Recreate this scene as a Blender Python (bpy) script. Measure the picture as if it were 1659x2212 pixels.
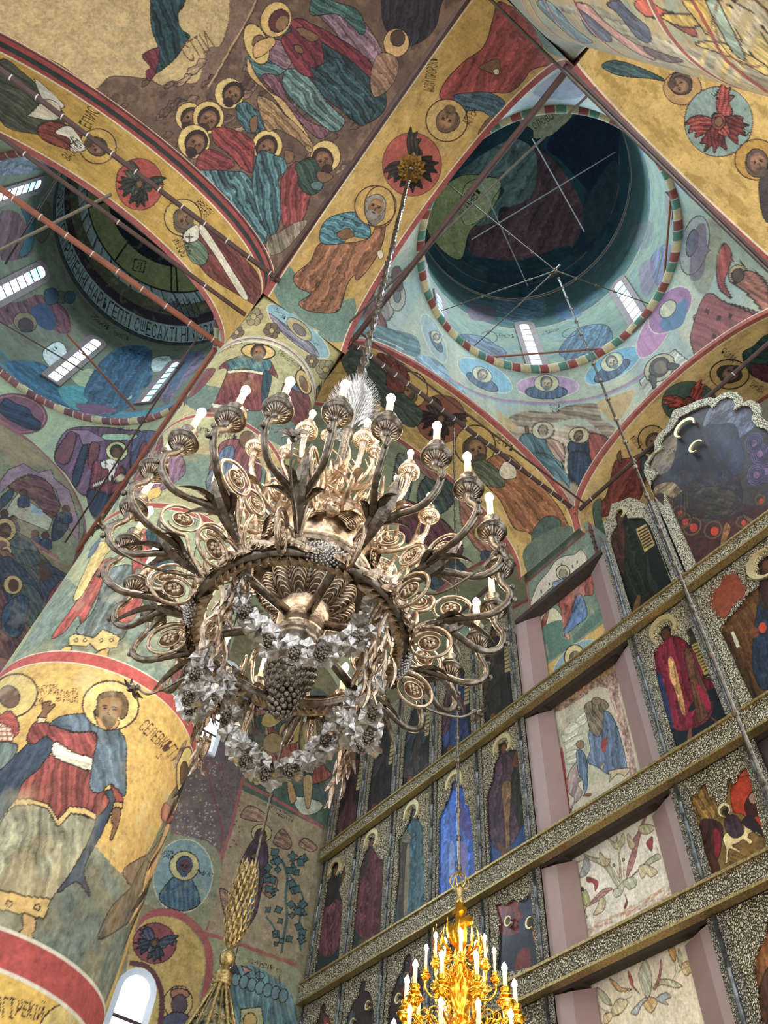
import bpy, bmesh, math, random
import numpy as np
from mathutils import Vector, Matrix

sc = bpy.context.scene
for o in list(bpy.data.objects):
    bpy.data.objects.remove(o)

# ------------------------------------------------------------------ camera
CX, CY, FOC = 829.5, 1106.0, 1650.0
EYE = np.array([0., 0., 1.6])


def _n(v):
    return v / np.linalg.norm(v)


_zw = _n(np.array([970 - CX, 20 - CY, FOC]))
_xw = -_n(np.array([-1290 - CX, 3325 - CY, FOC]))
_xw = _n(_xw - _zw * _xw.dot(_zw))
_yw = np.cross(_zw, _xw)
RW = np.array([_xw, _yw, _zw])          # rows: world axes seen from the camera
cam_d = bpy.data.cameras.new('camera')
cam_d.sensor_fit = 'HORIZONTAL'
cam_d.sensor_width = 36.0
cam_d.lens = FOC / 1659 * 36.0
cam_d.clip_start = 0.05
cam = bpy.data.objects.new('camera', cam_d)
sc.collection.objects.link(cam)
_r, _d, _f = RW[:, 0], RW[:, 1], RW[:, 2]
cam.matrix_world = Matrix(((_r[0], -_d[0], -_f[0], EYE[0]), (_r[1], -_d[1], -_f[1], EYE[1]),
                           (_r[2], -_d[2], -_f[2], EYE[2]), (0, 0, 0, 1)))
sc.camera = cam

# ------------------------------------------------------------------ light and exposure
sc.view_settings.view_transform = 'Standard'
sc.view_settings.look = 'None'
sc.view_settings.exposure = 0.2
sc.view_settings.gamma = 1.0
sc.view_settings.use_curve_mapping = False
try:
    sc.cycles.use_denoising = True
    sc.cycles.max_bounces = 7
    sc.cycles.diffuse_bounces = 4
    sc.cycles.glossy_bounces = 3
    sc.cycles.sample_clamp_indirect = 3.0
    sc.cycles.caustics_reflective = False
    sc.cycles.caustics_refractive = False
except Exception:
    pass
world = bpy.data.worlds.new('world')
sc.world = world
world.use_nodes = True
WORLD_COL, WORLD_STR = (0.92, 0.96, 1.0, 1), 2.3
world.node_tree.nodes['Background'].inputs[0].default_value = WORLD_COL
world.node_tree.nodes['Background'].inputs[1].default_value = WORLD_STR
WINDOW_STR = 14.0          # daylight in the window panes
BULB_STR = 60.0           # lamp bulbs of the two chandeliers
LAMP_W = 7.5              # watts of each bulb's own light


def area(name, loc, target, size, watts, col):
    d = bpy.data.lights.new(name, 'AREA')
    d.shape = 'DISK'
    d.size = size
    d.energy = watts
    d.color = col
    o = bpy.data.objects.new(name, d)
    sc.collection.objects.link(o)
    o.location = loc
    o.rotation_euler = (Vector(target) - Vector(loc)).to_track_quat('-Z', 'Y').to_euler()
    return o


# daylight that comes through the drums of the domes and the tall north windows
DAY = (0.74, 0.9, 1.0)
area('daylight_drum_light', (-2.25, 4.8, 24.5), (-2.25, 4.8, 0), 4.4, 380, DAY)
area('daylight_drum_light', (-10.1, -3.3, 24.5), (-10.1, -3.3, 0), 4.6, 200, DAY)
area('daylight_window_light', (-13.1, 3.6, 11.5), (-6, 4.5, 9), 1.4, 110, DAY)

# ------------------------------------------------------------------ rays and tracing
def proj(P):
    q = (np.asarray(P, float) - EYE) @ RW      # to camera coords
    w = np.where(np.abs(q[..., 2]) < 1e-6, 1e-6, q[..., 2])
    r = np.stack([CX + FOC * q[..., 0] / w, CY + FOC * q[..., 1] / w], -1)
    bad = q[..., 2] <= 0.02
    r[bad] = 1e6
    return r


def ray(px):
    px = np.atleast_2d(np.asarray(px, float))
    d = np.stack([px[:, 0] - CX, px[:, 1] - CY, np.full(len(px), FOC)], -1) @ RW.T
    return d


def on_plane(px, axis, val):
    """points of the plane (axis = value) seen at these photo points"""
    d = ray(px)
    return EYE + d * ((val - EYE[axis]) / d[:, axis])[:, None]


ZO = [0., 0., 1.]


def zo(x=0, y=0, s=1):
    ZO[:] = [x, y, s]


def pp(s):
    """'x,y x,y ...' -> array of photo points"""
    if isinstance(s, str):
        a = np.array([[float(c) for c in t.split(',')] for t in s.split()])
    else:
        a = np.array(s, float).reshape(-1, 2)
    return a / ZO[2] + np.array(ZO[:2])


def smooth(p, closed=True, k=5):
    n = len(p)
    if n < 4:
        return p
    out = []
    rng = range(n) if closed else range(n - 1)
    for i in rng:
        if closed:
            a, b, c, d = p[i - 1], p[i], p[(i + 1) % n], p[(i + 2) % n]
        else:
            a, b, c, d = p[max(i - 1, 0)], p[i], p[i + 1], p[min(i + 2, n - 1)]
        for j in range(k):
            t = j / k
            out.append(.5 * ((2 * b) + (c - a) * t + (2 * a - 5 * b + 4 * c - d) * t * t + (3 * b - a - 3 * c + d) * t ** 3))
    if not closed:
        out.append(p[-1])
    return np.array(out)


def vnoise(shape, cell, seed):
    r = np.random.RandomState(seed)
    h, w = shape
    gy, gx = int(h / cell) + 3, int(w / cell) + 3
    g = r.rand(gy, gx)
    y = np.arange(h) / cell
    x = np.arange(w) / cell
    iy, ix = y.astype(int), x.astype(int)
    fy, fx = y - iy, x - ix
    fy = (fy * fy * (3 - 2 * fy))[:, None]
    fx = (fx * fx * (3 - 2 * fx))[None]
    a = g[iy][:, ix]; b = g[iy][:, ix + 1]; c = g[iy + 1][:, ix]; d = g[iy + 1][:, ix + 1]
    return (a * (1 - fx) + b * fx) * (1 - fy) + (c * (1 - fx) + d * fx) * fy


def fnoise(shape, cell, seed):
    return (.5 * vnoise(shape, cell, seed) + .3 * vnoise(shape, cell / 2.3, seed + 1) + .2 * vnoise(shape, max(cell / 5, 1.01), seed + 2)) - .5


# palette of the wall painters (sRGB 0-255)
OCH = (214, 172, 84); OCH2 = (196, 168, 96); OLI = (150, 146, 96); GRN = (92, 118, 104); TEA = (60, 104, 110)
TEAD = (36, 68, 78); RED = (170, 72, 62); MAR = (112, 52, 52); BRN = (116, 84, 60); BRND = (72, 50, 42)
BLU = (78, 100, 118); DBL = (46, 62, 82); WHT = (214, 206, 184); HAL = (222, 182, 98); SKN = (128, 88, 56)
BLK = (34, 28, 28); PNK = (190, 120, 120); PUR = (104, 74, 96); LTB = (126, 182, 196); LIL = (158, 130, 160)
CRM = (226, 208, 170); AQU = (150, 184, 172)

# ------------------------------------------------------------------ lettering (glyph outlines laid on the wall)
_glyph = {}


def text_tris(s):
    if s not in _glyph:
        c = bpy.data.curves.new('t', 'FONT')
        c.body = s
        c.resolution_u = 2
        o = bpy.data.objects.new('t', c)
        sc.collection.objects.link(o)
        dg = bpy.context.evaluated_depsgraph_get()
        m = o.evaluated_get(dg).to_mesh()
        m.calc_loop_triangles()
        v = np.array([x.co[:2] for x in m.vertices])
        t = np.array([x.vertices[:] for x in m.loop_triangles])
        bpy.data.objects.remove(o)
        bpy.data.curves.remove(c)
        if len(v) == 0:
            return np.zeros((0, 3, 2))
        v = v - v.min(0)
        v = v / (v[:, 1].max() + 1e-9)
        _glyph[s] = v[t]
    return _glyph[s]


class Surf:
    """A curved or flat surface of the building: a grid fn(u, v) -> xyz whose vertices carry
    the paint. Shapes traced on the photo are carried to the surface's own (u, v) first."""

    def __init__(s, name, fn, u, v, base=(150, 150, 150), mott=.10, cell=22, seed=1, planar=0):
        s.name, s.fn = name, fn
        s.u, s.v = np.asarray(u, float), np.asarray(v, float)
        U, V = np.meshgrid(s.u, s.v)
        s.P = fn(U, V)
        s.shape = U.shape
        s.PX = proj(s.P)
        s.seed = seed
        s.planar = planar
        s.n1 = s.noise(cell, seed)
        s.n2 = s.noise(4.2, seed + 9)
        s.C = np.zeros(s.shape + (3,))
        s.C[:] = np.array(base, float) / 255
        s.mott = mott
        k = max(1, s.shape[0] // 70), max(1, s.shape[1] // 70)
        s.cP = s.PX[::k[0], ::k[1]].reshape(-1, 2)
        s.cU = U[::k[0], ::k[1]].ravel()
        s.cV = V[::k[0], ::k[1]].ravel()
        # side of the surface that is nearer wins where the view crosses it twice
        s.cD = np.linalg.norm(s.P[::k[0], ::k[1]].reshape(-1, 3) - EYE, axis=1)
        s.far = False

    def noise(s, cell, seed):
        if not s.planar:
            return fnoise(s.shape, cell, seed)
        # plaster noise laid out in the room's own x, y so it does not gather at the crown of a dome
        K = s.planar
        x = (s.P[..., 0] - s.P[..., 0].min()) * K
        y = (s.P[..., 1] - s.P[..., 1].min()) * K
        N = fnoise((int(y.max()) + 3, int(x.max()) + 3), cell, seed)
        ix, iy = x.astype(int), y.astype(int)
        fx, fy = x - ix, y - iy
        return (N[iy, ix] * (1 - fx) + N[iy, ix + 1] * fx) * (1 - fy) + (N[iy + 1, ix] * (1 - fx) + N[iy + 1, ix + 1] * fx) * fy

    def inv(s, px):
        px = np.atleast_2d(px)
        d = ((px[:, None] - s.cP[None]) ** 2).sum(-1)
        w = np.sqrt(d) + s.cD[None] * (-60. if s.far else 60.)
        i = np.argmin(np.where(d < (d.min(1)[:, None] ** .5 + 14) ** 2, w, 1e12), 1)
        u, v = s.cU[i].copy(), s.cV[i].copy()
        du, dv = (s.u[-1] - s.u[0]) * 1e-4, (s.v[-1] - s.v[0]) * 1e-4
        ru, rv = abs(s.u[-1] - s.u[0]), abs(s.v[-1] - s.v[0])
        for _ in range(6):
            p0 = proj(s.fn(u, v))
            pu = (proj(s.fn(u + du, v)) - p0) / du
            pv = (proj(s.fn(u, v + dv)) - p0) / dv
            e = px - p0
            det = pu[:, 0] * pv[:, 1] - pu[:, 1] * pv[:, 0]
            det = np.where(np.abs(det) < 1e-9, 1e-9, det)
            su = (e[:, 0] * pv[:, 1] - e[:, 1] * pv[:, 0]) / det
            sv = (pu[:, 0] * e[:, 1] - pu[:, 1] * e[:, 0]) / det
            u = u + np.clip(su, -ru * .06, ru * .06)
            v = v + np.clip(sv, -rv * .06, rv * .06)
            u = np.clip(u, min(s.u[0], s.u[-1]) - ru * .05, max(s.u[0], s.u[-1]) + ru * .05)
            v = np.clip(v, min(s.v[0], s.v[-1]) - rv * .05, max(s.v[0], s.v[-1]) + rv * .05)
        return u, v

    def gi(s, u, v):
        iu = np.interp(u, s.u, np.arange(len(s.u))) + np.where(u < s.u[0], -3, 0) + np.where(u > s.u[-1], 3, 0)
        iv = np.interp(v, s.v, np.arange(len(s.v))) + np.where(v < s.v[0], -3, 0) + np.where(v > s.v[-1], 3, 0)
        return np.stack([iu, iv], -1)

    def grid(s, px):
        return s.gi(*s.inv(px))

    def mask(s, g):
        x0, y0 = np.floor(g.min(0)).astype(int)
        x1, y1 = np.ceil(g.max(0)).astype(int)
        x0, y0 = max(x0, 0), max(y0, 0)
        x1, y1 = min(x1, s.shape[1] - 1), min(y1, s.shape[0] - 1)
        if x1 < x0 or y1 < y0:
            return None
        X, Y = np.meshgrid(np.arange(x0, x1 + 1), np.arange(y0, y1 + 1))
        m = np.zeros(X.shape, bool)
        a = g
        b = np.roll(g, -1, 0)
        for (ax, ay), (bx, by) in zip(a, b):
            if ay == by:
                continue
            c = (ay > Y) != (by > Y)
            m ^= c & (X < (bx - ax) * (Y - ay) / (by - ay) + ax)
        return (slice(y0, y1 + 1), slice(x0, x1 + 1)), m

    def fill(s, g, col, fold=None, a=1.0, tex=.0):
        r = s.mask(g)
        if r is None:
            return
        sl, m = r
        c = np.array(col, float) / 255
        C = s.C[sl]
        val = np.ones(m.shape)
        if fold:                      # painted drapery: ang (deg), period px, strength
            ang, per, st = fold
            t = math.radians(ang)
            P = s.PX[sl]
            n1, n2 = s.n1[sl], s.n2[sl]
            al = (P[..., 0] * math.cos(t) + P[..., 1] * math.sin(t)) / per
            q = (-P[..., 0] * math.sin(t) + P[..., 1] * math.cos(t)) / per
            q = q + 1.7 * n1 + .25 * n2 + .35 * np.sin(al * .33 + q * .5)
            w = np.sin(6.283 * q)
            w2 = np.sin(6.283 * (q * .37 + .6 * n1) + 1.0)
            brk = np.clip(np.sin(al * .45 + 9 * n1) * .9 + .55, 0, 1)
            val = 1 + st * .85 * (-1.15 * np.clip((w - .72) * 3.2, 0, 1) * brk + .85 * np.clip((-w - .6) * 2.4, 0, 1) * (1 - .6 * brk) + .45 * w2 + .7 * n1)
        if tex:
            val = val * (1 + tex * s.n2[sl] * 2)
        nc = c * val[..., None]
        C[m] = C[m] * (1 - a) + np.clip(nc[m], 0, 1) * a

    def poly(s, pts, col, fold=None, line=1.1, lc=BLK, sm=True, a=1.0, tex=.12):
        p = pp(pts)
        if sm:
            p = smooth(p)
        g = s.grid(p)
        s.fill(g, col, fold, a, tex)
        if line:
            s.stroke_px(np.vstack([p, p[:1]]), lc, line)

    def stroke_px(s, p, col, w):
        p = np.asarray(p, float)
        if len(p) < 2:
            return
        d = np.gradient(p, axis=0)
        L = np.linalg.norm(d, axis=1)[:, None] + 1e-9
        nrm = np.stack([-d[:, 1], d[:, 0]], -1) / L * w / 2
        A = s.grid(p + nrm)
        B = s.grid(p - nrm)
        for i in range(len(p) - 1):
            q = np.array([A[i], A[i + 1], B[i + 1], B[i]])
            if np.ptp(q, axis=0).max() < 120:
                c = q.mean(0)
                e = q - c                                        # at least about one grid step wide
                ax = (q[1] + q[2] - q[0] - q[3]); l = np.linalg.norm(ax) + 1e-9
                nn = np.array([-ax[1], ax[0]]) / l
                h = np.abs(e @ nn).max()
                if h < .55:
                    sg = np.sign(e @ nn)
                    q = q + (sg * (.55 - h))[:, None] * nn
                s.fill(q, col)

    def line(s, pts, col=BLK, w=1.5, sm=True):
        p = pp(pts)
        if sm:
            p = smooth(p, False)
        s.stroke_px(p, col, w)

    def ell(s, c, rx, ry=None, ang=0, col=OCH, fold=None, line=1.2, lc=BLK, a=1.0):
        ry = ry or rx
        t = np.linspace(0, 2 * np.pi, 28)[:-1]
        x, y = rx * np.cos(t), ry * np.sin(t)
        r = math.radians(ang)
        z = list(ZO)
        p = np.stack([x * math.cos(r) - y * math.sin(r), x * math.sin(r) + y * math.cos(r)], -1) / ZO[2] + pp([c])[0]
        g = s.grid(p)
        if col is not None:
            s.fill(g, col, fold, a, .1)
        if line:
            s.stroke_px(np.vstack([p, p[:1]]), lc, line)

    def text(s, st, at, h, ang=0, col=BLK, sx=.6, slant=0.0, curve=None):
        """lettering starting at `at`, cap height h px, direction ang"""
        t = text_tris(st)
        if not len(t):
            return
        p0 = pp([at])[0]
        h = h / ZO[2]
        r = math.radians(ang)
        v = t.reshape(-1, 2).copy()
        x = v[:, 0] * h * sx + v[:, 1] * h * slant
        y = -v[:, 1] * h
        if curve:                     # baseline curvature (px radius)
            th = x / curve
            x, y = (curve - y) * np.sin(th) if curve > 0 else (curve - y) * np.sin(th), curve - (curve - y) * np.cos(th)
        P = np.stack([x * math.cos(r) - y * math.sin(r), x * math.sin(r) + y * math.cos(r)], -1) + p0
        g = s.grid(P).reshape(-1, 3, 2)
        for q in g:
            s.fill(q, col)

    def vband(s, v0, v1, col, tex=.1, a=1.):
        m = (s.v >= v0) & (s.v <= v1)
        s.C[m] = s.C[m] * (1 - a) + np.clip(np.array(col) / 255 * (1 + tex * 2 * s.n2[m])[..., None], 0, 1) * a

    def uband(s, u0, u1, col, tex=.1, a=1.):
        m = (s.u >= u0) & (s.u <= u1)
        s.C[:, m] = s.C[:, m] * (1 - a) + np.clip(np.array(col) / 255 * (1 + tex * 2 * s.n2[:, m])[..., None], 0, 1) * a

    def blotch(s, col, thr=.12, a=.6, cell=40, seed=5):
        n = s.noise(cell, s.seed * 7 + seed)
        w = np.clip((n - thr) * 9, 0, 1)[..., None] * a
        s.C = s.C * (1 - w) + np.array(col) / 255 * w

    def build(s, mat, parent=None, flip=False, clip=None):
        h, w = s.shape
        n = 1 + s.mott * 2 * s.n1 + s.mott * .9 * s.n2
        C = s.C * n[..., None]
        if mat is not ICONP:                                    # colours mixed towards grey, darks lifted
            C = C.mean(-1, keepdims=True) * .22 + C * .78
            C = C * .95 + .04
        C = np.clip(C, 0, 1)
        i = np.arange(h * w).reshape(h, w)
        q = np.stack([i[:-1, :-1], i[:-1, 1:], i[1:, 1:], i[1:, :-1]], -1).reshape(-1, 4)
        if flip:
            q = q[:, ::-1]
        if clip is not None:
            q = q[clip.reshape(-1)[q[:, 0]] & clip.reshape(-1)[q[:, 2]]]
        me = bpy.data.meshes.new(s.name)
        me.vertices.add(h * w)
        me.vertices.foreach_set('co', s.P.reshape(-1).astype(np.float32))
        me.loops.add(q.size)
        me.loops.foreach_set('vertex_index', q.reshape(-1).astype(np.int32))
        me.polygons.add(len(q))
        me.polygons.foreach_set('loop_start', (np.arange(len(q)) * 4).astype(np.int32))
        me.polygons.foreach_set('use_smooth', np.ones(len(q), bool))
        at = me.color_attributes.new('Col', 'BYTE_COLOR', 'POINT')
        rgba = np.ones((h * w, 4), np.float32)
        rgba[:, :3] = C.reshape(-1, 3)
        at.data.foreach_set('color_srgb', rgba.ravel())
        me.update()
        me.validate()
        me.materials.append(mat)
        o = bpy.data.objects.new(s.name, me)
        sc.collection.objects.link(o)
        if parent:
            o.parent = parent
        return o


# ------------------------------------------------------------------ materials
def lin(c):
    c = np.array(c, float) / 255
    return tuple(np.where(c <= .04045, c / 12.92, ((c + .055) / 1.055) ** 2.4)) + (1.0,)


def _ramp(nt, fac, stops):
    r = nt.nodes.new('ShaderNodeValToRGB')
    while len(r.color_ramp.elements) < len(stops):
        r.color_ramp.elements.new(.5)
    for e, (p, c) in zip(r.color_ramp.elements, stops):
        e.position = p
        e.color = c
    nt.links.new(fac, r.inputs[0])
    return r


def mat_paint(name, rough=.75, bump=.25, spec=.25, coat=0.):
    m = bpy.data.materials.new(name)
    m.use_nodes = True
    nt = m.node_tree
    b = nt.nodes['Principled BSDF']
    a = nt.nodes.new('ShaderNodeVertexColor')
    a.layer_name = 'Col'
    tc = nt.nodes.new('ShaderNodeTexCoord')
    n = nt.nodes.new('ShaderNodeTexNoise')
    n.inputs['Scale'].default_value = 26
    n.inputs['Detail'].default_value = 6
    n.inputs['Roughness'].default_value = .7
    nt.links.new(tc.outputs['Object'], n.inputs['Vector'])
    n3 = nt.nodes.new('ShaderNodeTexNoise')
    n3.inputs['Scale'].default_value = 4.5
    n3.inputs['Detail'].default_value = 8
    n3.inputs['Roughness'].default_value = .75
    nt.links.new(tc.outputs['Object'], n3.inputs['Vector'])
    av = nt.nodes.new('ShaderNodeMath')
    av.operation = 'ADD'
    nt.links.new(n.outputs['Fac'], av.inputs[0])
    nt.links.new(n3.outputs['Fac'], av.inputs[1])
    hf = nt.nodes.new('ShaderNodeMath')
    hf.operation = 'MULTIPLY'
    hf.inputs[1].default_value = .5
    nt.links.new(av.outputs[0], hf.inputs[0])
    r = _ramp(nt, hf.outputs[0], [(.34, (.46, .44, .42, 1)), (.46, (.86, .85, .83, 1)), (.54, (1.02, 1.0, .98, 1)), (.68, (1.22, 1.2, 1.16, 1))])
    mx = nt.nodes.new('ShaderNodeMixRGB')
    mx.blend_type = 'MULTIPLY'
    mx.inputs[0].default_value = .9
    nt.links.new(a.outputs['Color'], mx.inputs[1])
    nt.links.new(r.outputs[0], mx.inputs[2])
    nt.links.new(mx.outputs[0], b.inputs['Base Color'])
    b.inputs['Roughness'].default_value = rough
    b.inputs['Specular IOR Level'].default_value = spec
    if coat:
        b.inputs['Coat Weight'].default_value = coat
        b.inputs['Coat Roughness'].default_value = .12
    bp = nt.nodes.new('ShaderNodeBump')
    bp.inputs['Strength'].default_value = bump
    bp.inputs['Distance'].default_value = .02
    nt.links.new(n.outputs['Fac'], bp.inputs['Height'])
    nt.links.new(bp.outputs[0], b.inputs['Normal'])
    return m


def mat(name, col, rough=.5, metal=0., noise=.0, scale=12., bump=0., emit=None, col2=None, kind='noise'):
    m = bpy.data.materials.new(name)
    m.use_nodes = True
    nt = m.node_tree
    b = nt.nodes['Principled BSDF']
    b.inputs['Roughness'].default_value = rough
    b.inputs['Metallic'].default_value = metal
    tc = nt.nodes.new('ShaderNodeTexCoord')
    if kind == 'voro':
        n = nt.nodes.new('ShaderNodeTexVoronoi')
        fo = n.outputs['Distance']
    else:
        n = nt.nodes.new('ShaderNodeTexNoise')
        n.inputs['Detail'].default_value = 5
        fo = n.outputs['Fac']
    n.inputs['Scale'].default_value = scale
    nt.links.new(tc.outputs['Object'], n.inputs['Vector'])
    c = lin(col)
    c2 = lin(col2) if col2 else tuple(x * (1 - noise) for x in c[:3]) + (1,)
    r = _ramp(nt, fo, [(.25, c2), (.65, c)])
    nt.links.new(r.outputs[0], b.inputs['Base Color'])
    if bump:
        bp = nt.nodes.new('ShaderNodeBump')
        bp.inputs['Strength'].default_value = bump
        bp.inputs['Distance'].default_value = .02
        nt.links.new(fo, bp.inputs['Height'])
        nt.links.new(bp.outputs[0], b.inputs['Normal'])
    if emit:
        b.inputs['Emission Color'].default_value = lin(emit[0])
        b.inputs['Emission Strength'].default_value = emit[1]
    return m


FRESCO = mat_paint('fresco_plaster')
ICONP = mat_paint('varnished_icon_panel', rough=.46, bump=.12, spec=.22, coat=.08)

METAL = mat('aged_silver_bronze', (206, 186, 164), .34, 1.0, col2=(120, 98, 78), scale=30, bump=.3)
METALD = mat('dark_aged_silver', (140, 130, 118), .34, 1.0, col2=(76, 68, 60), scale=26, bump=.25)
SILV = mat('bright_leaf_silver', (214, 212, 210), .34, 1.0, col2=(140, 132, 124), scale=24, bump=.4)
GOLDM = mat('polished_gilt_brass', (255, 196, 70), .22, 1.0, col2=(216, 150, 40), scale=20, bump=.1)
GILT = mat('worn_gilding', (196, 172, 118), .42, .9, col2=(112, 96, 66), scale=36, bump=.5)
IRON = mat('painted_iron', (84, 60, 54), .6, .1, noise=.4, scale=8)
IRONR = mat('red_painted_iron', (150, 88, 66), .6, .1, noise=.35, scale=6)
IRONP = mat('pale_tie_iron', (104, 98, 90), .6, .2, noise=.4, scale=8)
CANDLE = mat('ivory_candle_sleeve', (255, 226, 168), .5, emit=((255, 214, 150), .55))
BULB = mat('glowing_bulb', (255, 244, 220), .4, emit=((255, 226, 176), BULB_STR))
PANE = mat('bright_daylight_pane', (220, 240, 255), .3, emit=((196, 230, 255), WINDOW_STR))
PANEC = mat('cyan_daylight_pane', (120, 200, 230), .3, emit=((96, 200, 236), WINDOW_STR * .42))
BOARD = mat('grey_brown_board', (150, 124, 118), .75, noise=.12, scale=5)
BOARD2 = mat('light_grey_brown_board', (166, 146, 142), .75, noise=.1, scale=5)
WOODD = mat('dark_shelf_wood', (66, 56, 48), .7, noise=.4, scale=9)
FRAMEC = mat('painted_window_frame', (120, 104, 100), .7, noise=.3, scale=9)
WHITEP = mat('white_plaster_reveal', (214, 216, 220), .8, noise=.1, scale=6)
FLOORM = mat('iron_floor_tiles', (176, 164, 146), .5, noise=.3, scale=2)
PLAIN = mat('plain_limewash', (150, 140, 116), .8, noise=.3, scale=3)


def mat_basma(name, hi, lo, sc_=46., blue=None):
    """stamped silver-gilt sheet: curling relief made by warped rings"""
    m = bpy.data.materials.new(name)
    m.use_nodes = True
    nt = m.node_tree
    b = nt.nodes['Principled BSDF']
    tc = nt.nodes.new('ShaderNodeTexCoord')
    v = nt.nodes.new('ShaderNodeTexVoronoi')
    v.inputs['Scale'].default_value = sc_ / 4.5
    nt.links.new(tc.outputs['Object'], v.inputs['Vector'])
    n = nt.nodes.new('ShaderNodeTexNoise')
    n.inputs['Scale'].default_value = sc_ / 3
    n.inputs['Detail'].default_value = 2
    nt.links.new(tc.outputs['Object'], n.inputs['Vector'])
    ma = nt.nodes.new('ShaderNodeMath')
    ma.operation = 'MULTIPLY_ADD'
    ma.inputs[1].default_value = 13.
    nt.links.new(v.outputs['Distance'], ma.inputs[0])
    m2 = nt.nodes.new('ShaderNodeMath')
    m2.operation = 'MULTIPLY'
    m2.inputs[1].default_value = 7.
    nt.links.new(n.outputs['Fac'], m2.inputs[0])
    nt.links.new(m2.outputs[0], ma.inputs[2])
    si = nt.nodes.new('ShaderNodeMath')
    si.operation = 'SINE'
    nt.links.new(ma.outputs[0], si.inputs[0])
    mr = nt.nodes.new('ShaderNodeMapRange')
    mr.inputs[1].default_value = -1
    mr.inputs[2].default_value = 1
    nt.links.new(si.outputs[0], mr.inputs[0])
    r = _ramp(nt, mr.outputs[0], [(.3, lin(lo)), (.62, lin(hi))])
    nt.links.new(r.outputs[0], b.inputs['Base Color'])
    b.inputs['Metallic'].default_value = .85
    b.inputs['Roughness'].default_value = .36
    bp = nt.nodes.new('ShaderNodeBump')
    bp.inputs['Strength'].default_value = .8
    bp.inputs['Distance'].default_value = .02
    nt.links.new(mr.outputs[0], bp.inputs['Height'])
    nt.links.new(bp.outputs[0], b.inputs['Normal'])
    return m


BASMA = mat_basma('stamped_silver_gilt', (214, 204, 176), (92, 84, 68), 110.)
BASMAF = mat_basma('fine_stamped_silver', (190, 184, 166), (92, 88, 80), 130.)
HALOM = mat('embossed_halo_gilding', (250, 236, 190), .34, .85, col2=(196, 172, 112), scale=60, bump=.5)


class MB:
    def __init__(s):
        s.v, s.f = [], []

    def add(s, V, F):
        o = len(s.v)
        s.v += [tuple(map(float, p)) for p in V]
        s.f += [tuple(i + o for i in f) for f in F]
        return s

    def box(s, a, b):
        (x0, y0, z0), (x1, y1, z1) = a, b
        V = [(x, y, z) for z in (z0, z1) for y in (y0, y1) for x in (x0, x1)]
        return s.add(V, [(0, 2, 3, 1), (4, 5, 7, 6), (0, 1, 5, 4), (2, 6, 7, 3), (0, 4, 6, 2), (1, 3, 7, 5)])

    def tube(s, path, r, n=8, flat=1.0, caps=True, up=None):
        P = [Vector(p) for p in path]
        R = r if hasattr(r, '__len__') else [r] * len(P)
        V, F = [], []
        ref = Vector(up) if up is not None else None
        prev = None
        for i, p in enumerate(P):
            t = (P[min(i + 1, len(P) - 1)] - P[max(i - 1, 0)])
            if t.length < 1e-9:
                t = Vector((0, 0, 1))
            t.normalize()
            if prev is None:
                a = ref if ref is not None else (Vector((0, 0, 1)) if abs(t.z) < .9 else Vector((1, 0, 0)))
                x = (a - t * a.dot(t)).normalized()
            else:
                x = (prev - t * prev.dot(t))
                x = x.normalized() if x.length > 1e-6 else prev
            prev = x
            y = t.cross(x)
            for k in range(n):
                c = 2 * math.pi * k / n
                V.append(p + x * math.cos(c) * R[i] * flat + y * math.sin(c) * R[i])
        for i in range(len(P) - 1):
            for k in range(n):
                F.append((i * n + k, i * n + (k + 1) % n, (i + 1) * n + (k + 1) % n, (i + 1) * n + k))
        if caps:
            F.append(tuple(range(n - 1, -1, -1)))
            F.append(tuple((len(P) - 1) * n + k for k in range(n)))
        return s.add(V, F)

    def lathe(s, prof, n=24, c=(0, 0, 0), gad=0, gk=0., M=None):
        V, F = [], []
        for (r, z) in prof:
            for k in range(n):
                a = 2 * math.pi * k / n
                q = r * (1 + (gk * abs(math.sin(gad * a / 2)) if gad and r > .01 else 0))
                p = Vector((q * math.cos(a), q * math.sin(a), z))
                if M is not None:
                    p = M @ p
                V.append((p[0] + c[0], p[1] + c[1], p[2] + c[2]))
        m = len(prof)
        for i in range(m - 1):
            for k in range(n):
                F.append((i * n + k, i * n + (k + 1) % n, (i + 1) * n + (k + 1) % n, (i + 1) * n + k))
        F.append(tuple(range(n - 1, -1, -1)))
        F.append(tuple((m - 1) * n + k for k in range(n)))
        return s.add(V, F)

    def ball(s, c, r, n=10, m=6, sq=(1, 1, 1)):
        V, F = [], []
        for i in range(m + 1):
            t = math.pi * i / m
            for k in range(n):
                a = 2 * math.pi * k / n
                V.append((c[0] + r * sq[0] * math.sin(t) * math.cos(a), c[1] + r * sq[1] * math.sin(t) * math.sin(a), c[2] - r * sq[2] * math.cos(t)))
        for i in range(m):
            for k in range(n):
                F.append((i * n + k, i * n + (k + 1) % n, (i + 1) * n + (k + 1) % n, (i + 1) * n + k))
        return s.add(V, F)

    def prism(s, pts, f0, f1):
        """closed outline; f0/f1 map a 2-D point to the near/far 3-D point"""
        n = len(pts)
        V = [f0(p) for p in pts] + [f1(p) for p in pts]
        F = [tuple(range(n)), tuple(range(2 * n - 1, n - 1, -1))]
        F += [(i, i + n, (i + 1) % n + n, (i + 1) % n) for i in range(n)]
        return s.add(V, F)

    def build(s, name, m, parent=None, smooth_=False, kind=None, loc=None):
        me = bpy.data.meshes.new(name)
        me.from_pydata(s.v, [], s.f)
        me.update()
        if smooth_:
            me.polygons.foreach_set('use_smooth', [True] * len(me.polygons))
        me.materials.append(m)
        o = bpy.data.objects.new(name, me)
        sc.collection.objects.link(o)
        if parent is not None:
            o.parent = parent
        if loc is not None:
            o.location = loc
        if kind:
            o['kind'] = kind
        return o


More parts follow.
